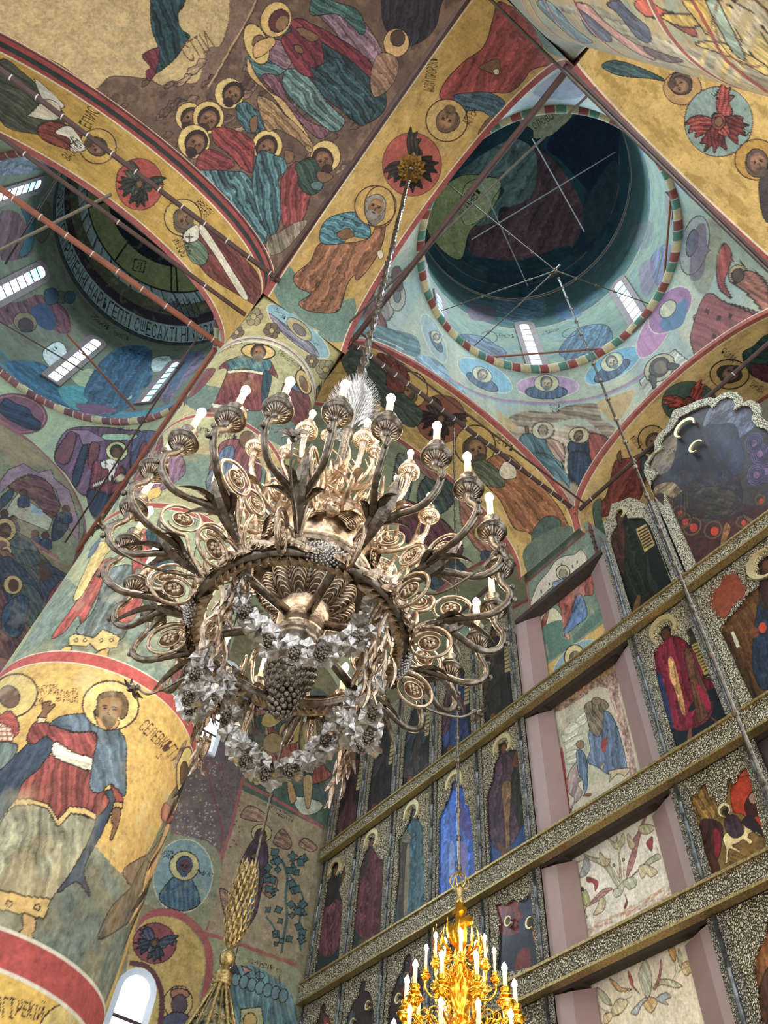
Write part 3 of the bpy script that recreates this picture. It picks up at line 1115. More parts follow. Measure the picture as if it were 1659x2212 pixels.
S.poly('118,286 150,272 178,306 182,325 152,326 150,300', (222, 212, 186)); S.line('152,296 168,318', BLK, 2.4, False); S.line('150,312 170,302', BLK, 2.4, False)
seraph(S, (301, 398), 51, 56, 35, (188, 76, 66), (62, 70, 56))
S.poly('410,480 440,485 480,510 530,560 560,600 560,660 520,640 455,600 425,565 400,520', (112, 52, 46), (52, 8, .4))
S.poly('395,505 430,520 450,545 440,572 410,560', (92, 112, 82), (40, 5, .4)); S.poly('425,492 440,488 500,580 535,640 520,640 470,560', (216, 204, 174))
S.ell((395, 470), 40, 40, 0, (214, 176, 80), line=2.6, lc=(80, 44, 40)); S.ell((396, 478), 20, 26, 20, (110, 88, 64))
face(S, (397, 474), 38, -37, (104, 90, 72), (126, 92, 64))
S.poly('396,505 425,485 430,510 420,522 398,522', (222, 212, 186)); S.line('400,512 418,512', BLK, 2.4, False); S.line('409,504 409,522', BLK, 2.4, False)
S.text('ЕПИСКОПЪ', (196, 280), 30, -62, sx=.42); S.text('ВАСИЛІЙ', (150, 350), 30, -50, sx=.34); S.text('ЯГІОС', (372, 520), 26, 62, sx=.4); S.text('РИМСКІЙ', (420, 440), 26, 50, sx=.3)
S.vband(1 - .14, 1, (170, 64, 58)); S.vband(1 - .10, 1 - .045, (44, 54, 52)); S.vband(1 - .155, 1 - .14, CRM, 0)
S.vband(0, .07, (176, 84, 74)); S.vband(.07, .085, CRM, 0)
struct(S.build(FRESCO))

# arch from the north pillar to the east pillar: saints on yellow
S = Surf('trim_7', f_arch_y(YB, YC, XN0, XA, 1.85), np.linspace(-.12, pi + .12, 560), np.linspace(0, 1, 260), (222, 178, 92), seed=13)
S.blotch((166, 128, 60), .03, .6, 24, 1)
zo(830, 700, 2)
S.poly('-30,130 40,150 90,200 110,240 60,300 -20,250', (120, 60, 50), (45, 6, .4)); S.ell((110, 285), 78, 80, 0, None, line=2.2); S.ell((90, 300), 56, 44, 30, (104, 92, 70))
face(S, pp([(92, 292)])[0], 34, 150, (96, 84, 64), (130, 92, 64))
seraph(S, (245, 410), 108, 104, 40, (150, 84, 60), (60, 44, 40))
S.ell((392, 525), 88, 88, 0, (206, 164, 76), line=2.6); S.poly('340,555 345,510 390,500 430,540 440,580 410,600 360,590', (96, 76, 48)); S.ell((405, 565), 30, 28, 30, SKN)
face(S, pp([(396, 540)])[0], 44, -20, (84, 66, 44), (140, 100, 66))
S.poly('430,600 520,560 600,620 680,700 760,800 800,900 740,920 700,960 620,900 560,880 500,760 430,680', (160, 96, 56), (48, 10, .35), line=1.5)
S.poly('380,600 440,590 500,640 520,700 450,700 400,650', (92, 96, 70), (40, 6, .4)); S.poly('495,640 520,595 560,610 570,660 520,670', CRM)
S.poly('640,900 700,830 760,850 740,930 650,980', (74, 96, 84)); S.text('ПЕТРЪ', (470, 500), 36, 35, sx=.6); S.text('АНДРЕЙ', (110, 190), 34, 25, sx=.4)
zo(400, 500, 3.318)
S.poly('1120,830 1300,860 1500,1100 1700,1300 1600,1400 1300,1150 1150,1000', (70, 84, 70), (40, 8, .3)); S.poly('1450,1000 1530,920 1590,1000 1560,1150 1450,1120', (120, 62, 46), (60, 7, .3))
zo(); S.poly('1130,1190 1200,1140 1240,1150 1160,1250', (96, 116, 96), line=0)
S.vband(0, .05, (178, 80, 66)); S.vband(1 - .06, 1, (184, 84, 70)); S.vband(.05, .062, CRM, 0); S.vband(1 - .072, 1 - .06, CRM, 0)
struct(S.build(FRESCO))

# arch on the far south side of the dome bay
S = Surf('trim_8', f_arch_y(YB, YC, XB, 2.9, 3.1), np.linspace(-.12, pi + .12, 420), np.linspace(0, 1, 260), (218, 172, 84), seed=14)
S.blotch((180, 138, 54), .02, .7, 20, 1)
zo(830, 0, 2)
S.poly('940,280 1000,260 1100,290 1190,330 1210,350 1150,340 1040,330 970,310', (56, 84, 84), (20, 7, .4)); S.ell((1288, 380), 82, 74, 0, (190, 140, 76), line=2.2, lc=(80, 50, 40)); S.ell((1280, 360), 50, 50, 20, (92, 70, 58))
face(S, pp([(1280, 368)])[0], 38, 105, (84, 62, 52), (140, 98, 70))

seraph(S, (1445, 525), 148, 152, -35, (128, 152, 140), (150, 60, 52))
S.text('ХЕРУ', (1405, 400), 24, 40, sx=.6); S.text('ВИМЪ', (1535, 540), 24, 60, sx=.6)
S.ell((1610, 690), 96, 88, 0, (190, 140, 50), line=2.8, lc=(80, 50, 40)); S.ell((1610, 710), 50, 56, 0, (104, 80, 62)); S.poly('1620,780 1700,720 1760,900 1650,960', (70, 60, 62))
face(S, pp([(1612, 700)])[0], 44, -15, (96, 74, 58), (140, 98, 70))
red_edges(S, .05)
struct(S.build(FRESCO))

# arch against the iconostasis
S = Surf('trim_9', f_arch_x(XA, XB, YC, YD, 1.8), np.linspace(-.12, pi + .12, 560), np.linspace(0, 1, 260), (230, 186, 104), seed=15)
S.blotch((170, 128, 70), .05, .5, 24, 1)
zo(1240, 700, 3.96)
S.poly('180,1520 270,1480 340,1200 380,1160 500,1140 570,1110 640,1150 620,1300 560,1500 420,1580 250,1650 190,1620', (146, 66, 54), (110, 12, .35), line=1.4)
S.poly('575,1150 620,1160 590,1350 570,1420', (60, 92, 86)); S.poly('365,1130 395,1080 405,1130 405,1190 385,1180', SKN)
S.ell((670, 990), 122, 122, 0, (206, 160, 84), line=2.6); S.ell((690, 1010), 76, 80, 0, (104, 78, 56)); S.ell((700, 1030), 48, 56, 0, SKN)
face(S, pp([(680, 1010)])[0], 32, 20, (84, 62, 48), (140, 98, 70))
seraph(S, (985, 670), 235, 180, -20, (70, 96, 76), (176, 62, 48))
S.ell((1330, 430), 168, 126, 0, (206, 162, 84), line=2.8); S.ell((1330, 425), 110, 72, 10, (64, 50, 40)); S.ell((1360, 430), 60, 44, 10, SKN)
face(S, pp([(1335, 428)])[0], 36, -115, (60, 46, 38), (130, 92, 66))
S.poly('1440,250 1530,190 1659,90 1800,200 1700,480 1560,460 1480,380', (34, 70, 60), (30, 9, .4)); S.poly('1500,380 1560,340 1760,380 1760,520 1560,460', (96, 40, 44), (30, 8, .3))
S.text('ѲОМА', (1245, 250), 70, 40, sx=.5); S.text('ВАРНАВА', (1500, 530), 66, 35, sx=.3); S.text('ФИЛИППЪ', (470, 985), 66, 50, sx=.28)
S.poly('160,1560 230,1500 240,1680 320,1780 200,1780', (84, 112, 92))
S.vband(0, .05, (184, 84, 66)); S.vband(.05, .064, CRM, 0); S.vband(.95, 1, (184, 84, 66))
struct(S.build(FRESCO))

# arch between the two north bays, seen edge-on beside the pillar
S = Surf('trim_10', f_arch_x(XN1, XN0, YA, YB, 3.1), np.linspace(-.12, pi + .12, 240), np.linspace(0, 1, 60), (150, 164, 176), seed=16)
S.blotch((150, 120, 150), .0, .8, 12, 1); S.blotch((110, 150, 190), .05, .8, 14, 2); red_edges(S)
struct(S.build(FRESCO))
# arch at the east end of the north aisle and the plain arch west of the near pillar
S = Surf('trim_11', f_arch_x(XN1, XN0, YC, YD, 1.9), np.linspace(-.12, pi + .12, 120), np.linspace(0, 1, 30), (140, 140, 100), seed=17)
red_edges(S); struct(S.build(FRESCO))
S = Surf('trim_12', f_arch_y(YW, YA, XB, XS1, 2.95), np.linspace(-.12, pi + .12, 120), np.linspace(0, 1, 30), (200, 160, 80), seed=18)
red_edges(S); struct(S.build(FRESCO))
S = Surf('trim_13', f_arch_x(XA, XB, YW - 1.8, YW, 3.3), np.linspace(-.12, pi + .12, 120), np.linspace(0, 1, 30), (200, 160, 80), seed=19)
red_edges(S); struct(S.build(FRESCO))

for par, x0, x1 in ((pil, XN0, XA), (pil2, XB, XS1)):
    b = MB(); b.box((x0 + .03, YA + .03, ZS - .01), (x1 - .03, YB - .03, ZS + 2.6)); b.build('pillar_core', PLAIN, par)

# ------------------------------------------------------------------ vault over the viewer's bay
VX, VY, VA, VB_ = (XA + XB) / 2, (YW + YA) / 2, (XB - XA) / 2, (YA - YW) / 2


def f_vault(a, b):
    xi, et = np.sin(a), np.sin(b)
    return np.stack([VX + VA * xi, VY + VB_ * et, ZS + np.sqrt(np.maximum(3.45 ** 2 * (1 - xi ** 2) + 2.95 ** 2 * (1 - et ** 2), 0))], -1)


h2 = pi / 2
S = Surf('ceiling', f_vault, np.linspace(-h2, h2, 620), np.linspace(-h2, h2, 700), (104, 78, 60), seed=21, cell=26, planar=110)
S.blotch((136, 100, 74), .02, .7, 34, 1); S.blotch((74, 54, 46), .08, .6, 20, 2)
zo(0, 0, 2)
S.poly('-200,-200 990,-200 1000,0 985,110 950,200 900,215 860,345 800,360 740,350 700,370 650,345 590,335 520,330 470,335 410,385 330,330 240,270 100,210 0,165 -300,60', (196, 164, 104), lc=(96, 62, 44), line=2.5)
S.poly('900,215 950,200 985,110 1000,-100 1040,-100 1100,0 1060,100 960,260 910,370 850,420 820,400 860,340', (128, 96, 76), line=0)
r_ = random.Random(31)
for k in range(64):           # rocky ledges of the painted hill
    u_, v_ = r_.random(), r_.random()
    x, y = lerp(lerp(430, 1000, u_), lerp(1180, 1640, u_), v_), lerp(lerp(400, 240, u_), lerp(1060, 560, u_), v_)
    s_ = r_.uniform(22, 60)
    t0 = r_.uniform(-.9, -.3)
    e_, m_ = np.array([math.cos(t0), math.sin(t0)]), np.array([-math.sin(t0), math.cos(t0)])
    S.poly([tuple(np.array([x, y]) + e_ * a_ * s_ + m_ * b_ * s_) for a_, b_ in ((-1, .1), (-.5, -.35), (.1, -.2), (.6, -.5), (1.1, -.1), (.7, .15), (.2, .2), (-.3, .35))],
           r_.choice([(132, 98, 76), (92, 68, 54), (150, 116, 88), (84, 60, 50), (120, 90, 78)]), (math.degrees(t0), 5, .5), line=.7, lc=(60, 42, 36), sm=False, a=.8)
S.line('1105,0 1080,60 1000,200 920,345 895,375', (190, 150, 100), 3.5)
S.line('1112,0 1088,62 1008,205 925,355', BRND, 2)
S.poly('660,-60 800,-60 795,20 770,60 780,120 820,155 805,180 750,260 660,325 665,280 690,230 655,120 650,20', (32, 58, 62), (70, 9, .7), line=1.6)
S.poly('615,240 680,205 690,230 670,320 640,350 630,310 650,290', (112, 44, 52), (60, 6, .4))
S.text('СТІИ', (820, 275), 90, -32, sx=.45, col=(110, 78, 50))
S.poly('1060,250 1100,250 1160,250 1240,240 1240,300 1150,340 1080,310', (74, 108, 106), (20, 6, .6)); S.poly('1090,240 1190,170 1260,230 1240,300 1160,260', (128, 92, 104), (30, 6, .4))
S.poly('1240,300 1310,310 1370,380 1420,450 1490,520 1440,570 1340,500 1260,430 1220,360', (84, 112, 106), (48, 7, .65), line=1.4)
S.poly('1130,330 1200,330 1240,420 1330,520 1420,560 1380,600 1300,530 1220,440', (120, 74, 80), (48, 6, .45))
S.poly('1070,250 1110,330 1170,400 1230,440 1340,600 1300,590 1180,420 1080,330', (214, 164, 96), line=1)
S.poly('1400,-30 1440,20 1520,40 1600,130 1659,250 1620,310 1560,280 1480,180 1420,110 1380,60', (128, 96, 108), (50, 8, .5), line=1.4)
S.poly('1370,-60 1430,0 1540,40 1580,120 1560,150 1520,110 1450,60 1340,60', (60, 96, 90), (30, 7, .5))
S.ell((1108, 190), 50, 92, -20, HAL, line=1.6); S.ell((1120, 185), 30, 34, 0, SKN)
S.poly('1100,190 1170,160 1190,185 1150,230 1100,250', (210, 160, 90))
S.poly('1240,110 1300,80 1400,140 1500,190 1600,290 1659,380 1659,480 1560,540 1480,480 1400,420 1340,330 1300,290 1250,250 1220,180', (40, 62, 66), (48, 9, .5), line=1.8)
S.poly('1240,100 1290,80 1340,100 1440,150 1560,230 1659,340 1659,400 1540,280 1420,200 1390,190 1400,260 1380,330 1300,320 1250,250 1215,170 1260,130', (116, 42, 50), (48, 9, .45), line=1.5)
S.poly('1370,290 1450,250 1500,300 1620,440 1610,500 1560,545 1480,470 1400,370 1340,300', (42, 68, 72), (48, 8, .75))
S.ell((1192, 84), 66, 78, 20, (220, 176, 96), line=2.2, lc=BRND); S.ell((1205, 90), 42, 52, 30, (92, 44, 44)); S.ell((1218, 100), 24, 34, 30, (140, 100, 66), line=0)
S.poly('1280,130 1310,120 1380,160 1340,180', SKN); S.poly('1270,195 1300,200 1310,230 1280,225', SKN)
S.ell((858, 0), 1, 1)
S.poly('1680,-60 1910,-60 1900,40 1880,120 1820,180 1740,200 1680,150 1650,60', (44, 40, 48), (100, 9, .4)); S.ell((1712, 185), 56, 62, 0, (210, 160, 96), line=2); S.ell((1718, 165), 32, 36, 0, (80, 56, 46))
S.poly('1640,230 1720,260 1700,360 1620,420 1600,330', (140, 100, 74), (50, 8, .4))
for c, r, hc, rr in (((991, 404), 64, (1005, 405), (36, 44)), ((818, 505), 60, (822, 512), (36, 44)), ((900, 508), 68, (900, 515), (46, 56)), ((838, 612), 70, (846, 618), (44, 50)),
                     ((1155, 630), 66, (1150, 638), (44, 50)), ((1406, 676), 66, (1395, 692), (36, 46))):
    S.ell(c, r, r * 1.05, 0, (222, 184, 100), line=2.2, lc=BRND)
    face(S, pp([hc])[0], r * .64, 30 if hc[0] < 1300 else -20, (58, 38, 32), (120, 82, 56))
S.poly('1020,460 1060,440 1100,470 1150,500 1155,550 1110,575 1070,570 1030,520', (56, 86, 92), (60, 6, .7))
S.poly('1110,420 1180,440 1240,500 1300,560 1350,620 1340,660 1280,600 1200,560 1150,560', (150, 112, 70), (45, 6, .5))
S.poly('915,560 960,550 1010,560 1070,590 1100,620 1095,690 1090,745 1050,730 980,660 930,620', (136, 54, 50), (48, 8, .5), line=1.5)
S.poly('850,690 880,650 930,650 1000,690 1010,720 950,740 860,740', (124, 50, 50), (30, 7, .4))
S.poly('850,740 920,735 1000,740 1050,745 1085,780 1110,860 1150,960 1150,1045 1120,1040 1060,970 1010,900 950,820 900,780', (70, 104, 108), (60, 9, .75), line=1.6)
S.poly('1105,690 1130,650 1190,670 1230,690 1240,740 1200,770 1215,850 1210,950 1180,1030 1150,1000 1110,900 1090,800', (62, 96, 100), (80, 8, .75), line=1.6)
S.poly('1215,780 1250,720 1290,700 1330,760 1340,850 1300,960 1230,980 1212,880', (130, 54, 52), (95, 8, .45), line=1.4)
S.poly('1275,715 1340,680 1380,720 1400,790 1370,835 1330,840 1290,800 1285,750', (48, 66, 54), (60, 7, .5)); S.poly('1345,790 1390,785 1385,820 1350,815', (80, 116, 112))
S.poly('1380,740 1440,760 1400,790 1370,770', SKN); S.poly('1230,650 1270,660 1260,700 1235,700', SKN); S.poly('1080,520 1110,500 1110,560 1085,570', SKN)
S.poly('1210,1000 1160,1030 1150,1100 1230,1080 1330,960 1280,960', (120, 104, 84), (80, 8, .4))
# borders that follow the arches
m = S.u
S.uband(-h2, -h2 + .16, (158, 58, 54)); S.uband(-h2 + .055, -h2 + .125, (40, 46, 46)); S.uband(-h2 + .16, -h2 + .175, CRM, 0)
S.vband(h2 - .06, h2, (120, 52, 48)); S.vband(h2 - .1, h2 - .06, (60, 46, 42))
struct(S.build(FRESCO))

# ------------------------------------------------------------------ domes: squinch zone, drum, cap


def f_pend(x0, x1, y0, y1, rise_x, rise_y, c, rx, ry, z1):
    mx, my, hx, hy = (x0 + x1) / 2, (y0 + y1) / 2, (x1 - x0) / 2, (y1 - y0) / 2

    def f(a, t):
        ca, sa = np.cos(a), np.sin(a)
        k = np.minimum(hx / np.maximum(np.abs(ca), 1e-6), hy / np.maximum(np.abs(sa), 1e-6))
        bx, by = k * ca, k * sa
        onx = np.abs(bx) > hx * .9999
        ry_ = np.where(bx < 0, rise_y[0], rise_y[1]); rx_ = np.where(by < 0, rise_x[0], rise_x[1])
        zb = ZS + np.where(onx, ry_ * np.sqrt(np.maximum(1 - (by / hy) ** 2, 0)), rx_ * np.sqrt(np.maximum(1 - (bx / hx) ** 2, 0)))
        w = np.maximum(t, 0) ** 1.45
        return np.stack([lerp(mx + bx, c[0] + rx * ca, w), lerp(my + by, c[1] + ry * sa, w), lerp(zb, z1, t)], -1)
    return f


def f_loft(rings):
    """rings: (t, cx, cy, rx, ry, z)"""
    R = np.array(rings, float)

    def f(a, t):
        g = [np.interp(t, R[:, 0], R[:, k]) for k in range(1, 6)]
        return np.stack([g[0] + g[2] * np.cos(a), g[1] + g[3] * np.sin(a), g[4]], -1)
    return f


def f_cap(c0, r0, z0, c1, z1):
    """dome over a unit disc (p, q)"""
    def f(p, q):
        r = np.sqrt(p * p + q * q)
        k = np.cos(np.minimum(r, 1) * h2)
        s = np.where(r > 1e-6, np.sin(np.minimum(r, 1) * h2) / np.maximum(r, 1e-6), h2)
        return np.stack([lerp(c0[0], c1[0], k) + r0 * p * s, lerp(c0[1], c1[1], k) + r0 * q * s, lerp(z0, z1, k) - np.maximum(r - 1, 0) * 2], -1)
    return f


G1 = np.linspace(-1.01, 1.01, 520)


def rad(S):
    U, V = np.meshgrid(S.u, S.v)
    return np.sqrt(U * U + V * V), np.arctan2(V, U)


def rband(S, r0, r1, col):
    R, _ = rad(S)
    m = (R >= r0) & (R <= r1)
    S.C[m] = np.array(col) / 255 * (1 + .2 * S.n2[m])[..., None]


def rat(S, p):
    u, v = S.inv(pp([p]))
    return float(np.hypot(u[0], v[0]))


A1 = np.linspace(-1.15, 2 * pi - 1.15, 900)      # the seam faces the viewer, out of sight
A2 = np.linspace(.32, 2 * pi + .32, 900)
DC0, DR0, DZ0 = (-2.22, 4.87), 3.0, 20.2
DC1, DR1, DZ1 = (-2.27, 4.74), 3.28, 26.8
S = Surf('ceiling', f_pend(XA, XB, YB, YC, (3.45, 1.8), (1.85, 3.1), DC0, DR0, DR0, DZ0), A1, np.linspace(0, 1, 330), (172, 184, 158), seed=31, cell=26, planar=60)
S.far = True
S.blotch((206, 200, 166), .03, .7, 40, 1); S.blotch((140, 172, 176), .06, .6, 50, 2)
zo(900, 550, 3.318)
S.poly('650,1180 780,1120 960,1130 1090,1080 1290,1070 1330,1180 1420,1240 1380,1330 1200,1180 1000,1200 800,1230 700,1260', (150, 128, 104), (8, 7, .4), line=0)
S.poly('640,1190 760,1240 900,1210 1290,1240 1240,1330 1290,1480 1100,1500 800,1500', (178, 158, 130), (10, 9, .3), line=0)
S.poly('1290,1070 1430,1010 1560,980 1500,1120 1420,1200', (206, 158, 92), line=0, a=.8); S.poly('560,1110 640,1160 720,1240 640,1260 580,1180', (206, 168, 92), line=0, a=.7)
S.poly('0,720 110,740 200,800 260,900 330,960 400,1060 560,1230 500,1300 300,1060 150,880 0,820', (128, 166, 190), (45, 14, .35), line=0)
S.ell((490, 865), 218, 86, 28, (124, 180, 202), line=2, lc=WHT); S.ell((940, 945), 225, 82, 0, (190, 150, 186), line=2, lc=WHT); S.ell((1408, 795), 228, 92, -30, (112, 176, 208), line=2, lc=WHT)
S.ell((125, 600), 190, 62, 66, (150, 176, 176), line=1.6, lc=WHT); S.ell((1700, 560), 200, 90, -60, (190, 120, 164), line=1.6, lc=WHT)
for c, r, a in (((470, 860), 60, 28), ((930, 920), 72, 0), ((1400, 770), 70, -30), ((140, 590), 40, 60)):
    S.ell((c[0], c[1] + r * .9), r * 2.1, r * .7, a, (84, 104, 132), (a + 90, 5, .3))
    S.ell(c, r * 1.25, r * .85, a, (206, 202, 156), line=1.4, lc=(60, 76, 110)); face(S, pp([c])[0], r * 1.05 / ZO[2], a, (120, 128, 132), (184, 160, 130))
S.line('230,890 420,990 600,1040 800,1060 1000,1062 1200,1040 1390,985 1560,900 1720,780', (170, 128, 150), 6)
S.line('245,905 430,1005 600,1052 800,1074 1000,1076 1200,1054 1390,1000 1560,920 1720,800', (128, 170, 190), 3)
S.text('СВѦТАѦ', (955, 1100), 26, -2, sx=.5); S.text('ЦЕРКОВЬ', (975, 1135), 32, -2, sx=.36)
S.poly('735,1330 780,1280 860,1290 950,1310 960,1380 1040,1480 1040,1600 900,1560 830,1480 760,1400', (72, 104, 112), (60, 10, .45))
S.poly('920,1320 1000,1330 1060,1380 1050,1490 980,1440', (164, 130, 110), (60, 8, .4))
S.poly('1085,1355 1150,1340 1230,1350 1290,1420 1270,1500 1150,1700 1090,1640 1100,1480', (44, 56, 74), (100, 9, .4))
S.poly('1230,1290 1320,1290 1380,1340 1360,1440 1290,1500 1230,1540 1240,1420', (164, 72, 60), (60, 8, .35))
S.ell((905, 1260), 80, 62, 0, (200, 186, 150), line=1.6); face(S, pp([(905, 1262)])[0], 19, 10, (150, 146, 130), (150, 120, 92)); S.ell((1165, 1295), 74, 58, 0, (206, 182, 136), line=1.6); face(S, pp([(1160, 1298)])[0], 18, 20, (90, 72, 54), (130, 96, 68))
S.poly('1160,1450 1220,1440 1220,1478 1160,1480', WHT, sm=False); S.poly('780,1235 800,1235 805,1275 785,1280', SKN)
zo(830, 700, 2)
S.poly('590,570 700,560 780,640 810,700 700,690 620,620', (70, 102, 108), (45, 7, .45)); S.poly('700,680 830,690 900,720 860,800 760,760', (160, 140, 110), line=0)
S.poly('800,560 880,560 900,640 850,700 800,640', (44, 58, 78), (90, 7, .4))
zo(1240, 700, 3.96)
S.poly('555,490 860,215 975,310 620,630', (196, 194, 176), (130, 8, .3), sm=False, line=1.4); S.ell((730, 375), 145, 105, -40, (190, 180, 140), line=2)
S.ell((730, 370), 95, 78, -45, (84, 78, 70)); S.ell((738, 370), 55, 55, -45, (128, 112, 90), line=0)
S.poly('640,440 700,450 700,550 675,550', (84, 78, 70)); S.poly('800,330 900,350 890,380 810,390', (84, 78, 70))
S.poly('1020,-60 1110,-90 1300,-180 1659,-60 1659,20 1480,50 1370,100 1270,160 1170,210 1110,130', (150, 84, 96), (30, 14, .15), line=1.5)
zo(830, 0, 2)
S.poly('1330,1420 1390,1270 1480,1310 1560,1340 1659,1400 1659,1480 1400,1600 1330,1500', (150, 78, 76), (20, 12, .2), line=1.4)
for x, y in ((1390, 1330), (1440, 1360), (1490, 1350), (1540, 1400), (1420, 1440), (1600, 1450), (1560, 1480)):
    S.poly([(x, y), (x + 16, y + 8), (x + 10, y + 30), (x - 6, y + 20)], (70, 34, 44), sm=False, line=0)
S.poly('1440,1100 1470,1050 1500,1090 1490,1160 1470,1220 1500,1290 1450,1250 1435,1170', (170, 70, 62), (80, 7, .35)); S.ell((1530, 1190), 42, 46, 0, (200, 166, 104), line=1.6)
S.poly('1500,1180 1560,1170 1610,1180 1659,1240 1659,1360 1580,1280 1520,1230', (150, 90, 70), (40, 7, .4)); S.ell((1528, 1190), 26, 30, 0, (90, 64, 54))
S.poly('1440,860 1560,900 1659,1010 1659,1080 1540,1030 1470,960', (110, 70, 60), (40, 9, .4)); S.poly('1380,960 1460,1000 1400,1260 1330,1200', (150, 140, 100), line=0, a=.6)
S.ell((1340, 1060), 60, 130, 12, (168, 168, 160), line=1.4); S.ell((1330, 1050), 24, 60, 12, (110, 108, 120)); S.poly('1340,1000 1390,980 1380,1180 1320,1200', (110, 84, 108), line=0, a=.7)
S.ell((1235, 1340), 70, 120, 40, (164, 104, 150), line=1.6, lc=WHT); S.poly('1230,1340 1310,1290 1290,1400 1220,1430 1190,1400', (84, 120, 160), line=0); S.ell((1225, 1335), 30, 44, 40, (196, 190, 150))
zo()
S.poly('1000,240 1100,215 1180,200 1260,160 1300,170 1250,230 1100,240', (140, 160, 190), line=0, a=.7)
S.poly('1150,200 1240,140 1290,180 1230,215', (92, 84, 140), line=0, a=.6)
zo(400, 500, 3.318)
S.poly('1200,620 1260,480 1330,430 1400,560 1440,700 1300,780 1200,720', (120, 70, 64), (70, 9, .35)); S.poly('1330,380 1480,330 1500,560 1440,640 1380,520', (150, 140, 128), (70, 10, .3))
S.poly('1150,660 1230,640 1480,700 1659,760 1659,900 1400,800 1200,760', (86, 126, 132), (20, 9, .3), line=0)
S.ell((1520, 470), 60, 100, 0, (170, 170, 150), line=1.5); S.ell((1520, 460), 26, 50, 0, (104, 112, 120)); S.poly('1480,280 1540,260 1560,400 1510,420', (110, 66, 70))
S.vband(0, .035, (176, 84, 74)); S.vband(.035, .045, CRM, 0)
struct(S.build(FRESCO))

# roll moulding under the drum: painted like a twisted ribbon


def f_torus(c, rx, ry, z, r):
    def f(a, b):
        return np.stack([c[0] + (rx + r * np.cos(b)) * np.cos(a), c[1] + (ry + r * np.cos(b)) * np.sin(a), z + r * np.sin(b) * 1.25], -1)
    return f


def ribbon(c, rx, ry, z, r, n, cols, seed):
    S = Surf('trim_14', f_torus(c, rx, ry, z, r), np.linspace(0, 2 * pi, n * 24 + 1), np.linspace(-pi, pi, 13), (200, 190, 150), seed=seed)
    U, V = np.meshgrid(S.u, S.v)
    k = ((U / (2 * pi) * n + V / 14) % n)
    fr = k % 1
    for i, cc in enumerate(cols):
        S.C[(k.astype(int) % len(cols)) == i] = np.array(cc) / 255
    S.C[fr < .08] = np.array(WHT) / 255
    return struct(S.build(FRESCO))


ribbon(DC0, DR0 - .02, DR0 - .02, DZ0, .115, 78, [(84, 140, 118), (214, 190, 134), (160, 72, 62)], 32)

# drum of the east dome
S = Surf('ceiling', f_loft([(0, *DC0, DR0, DR0, DZ0), (1, *DC1, DR1, DR1, DZ1)]), A1, np.linspace(0, 1, 420), (112, 130, 108), seed=33, cell=18)
S.far = True
S.blotch((92, 116, 104), .02, .6, 26, 1)
dz = lambda p: zat(S, p)
zo(900, 550, 3.318)
va, vb = dz((780, 490)), dz((450, 510))
vt = dz((700, 285))
S.vband(vb * .5 + va * .5, 1, (62, 92, 88)); S.vband(vt - .012, vt + .016, (200, 180, 150)); S.vband(vt + .016, 1, (34, 66, 74)); S.vband((va + vb) / 2 - .008, (va + vb) / 2 + .006, (150, 130, 116))
S.blotch((80, 110, 130), .1, .5, 30, 7)
S.poly('295,600 340,570 480,590 560,640 640,700 600,780 500,760 400,700', (74, 88, 106), (30, 7, .4)); S.ell((520, 590), 60, 40, 10, None, line=1.3)
S.poly('1020,700 1060,620 1180,520 1340,500 1400,560 1390,660 1300,740 1100,780 1060,740', (58, 86, 108), (120, 7, .5)); S.ell((1100, 560), 60, 30, -20, None, line=1.3)
S.poly('380,360 540,370 550,470 390,460', (98, 84, 96), line=0); S.poly('590,310 660,300 900,300 890,450 600,480', (84, 110, 128), (20, 8, .4), line=0, a=.7); S.poly('1000,380 1080,350 1180,400 1160,450 1020,460', (64, 90, 128), line=0, a=.7)
S.text('ЕНОХЪ', (590, 592), 30, 5, sx=.8); S.text('МЕЛХИСЕДЕКЪ', (900, 585), 30, -18, sx=.5)
zo(830, 0, 2)
S.poly('1150,1120 1220,1050 1260,1100 1250,1200 1180,1240', (84, 92, 120), (100, 7, .4), line=0); S.poly('1060,990 1160,960 1150,1060 1080,1070', (96, 96, 100), line=0, a=.6)
S.poly('1100,1160 1160,1120 1170,1240 1120,1280', (110, 76, 110), line=0, a=.6)
S.vband(.955, 1, (196, 178, 150)); S.vband(.967, .985, (120, 80, 76))
eastdrum = struct(S.build(FRESCO))

# cap of the east dome
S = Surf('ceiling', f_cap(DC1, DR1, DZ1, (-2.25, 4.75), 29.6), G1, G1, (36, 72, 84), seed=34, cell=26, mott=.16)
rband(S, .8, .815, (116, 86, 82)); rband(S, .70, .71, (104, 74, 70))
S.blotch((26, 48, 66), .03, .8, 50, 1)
zo(830, 0, 2)
S.poly('560,620 640,640 740,700 860,900 820,1060 700,1150 480,1120 370,1090 380,980 460,960 540,880 600,780', (104, 66, 70), (120, 16, .3), line=0)
S.poly('330,760 380,700 470,640 560,600 640,640 660,720 640,840 560,890 500,900 480,960 380,960 520,820', (104, 124, 116), (120, 16, .3), line=0)
S.poly('230,830 330,760 440,760 490,780 500,830 455,920 370,1000 330,1120 240,1070 170,960 190,880', (186, 184, 108), line=1)
S.poly('360,790 470,765 505,800 470,860 450,920 380,970 340,960 330,880', (206, 202, 134), line=1)
S.text('ГЛАВѢ', (350, 920), 44, -50, sx=.6); S.text('АЗЪ', (370, 870), 40, -50, sx=.6)
S.poly('580,520 700,490 820,480 760,560 740,580 650,600 640,560', (196, 190, 134), line=1); S.text('СЛОВО', (650, 560), 30, -30, sx=.7)
S.poly('740,570 880,470 1000,480 1010,700 960,900 840,780 760,690 700,640', (18, 38, 62), line=0); S.poly('860,900 980,700 1020,760 960,960 880,1040', (44, 66, 76), line=0, a=.8)
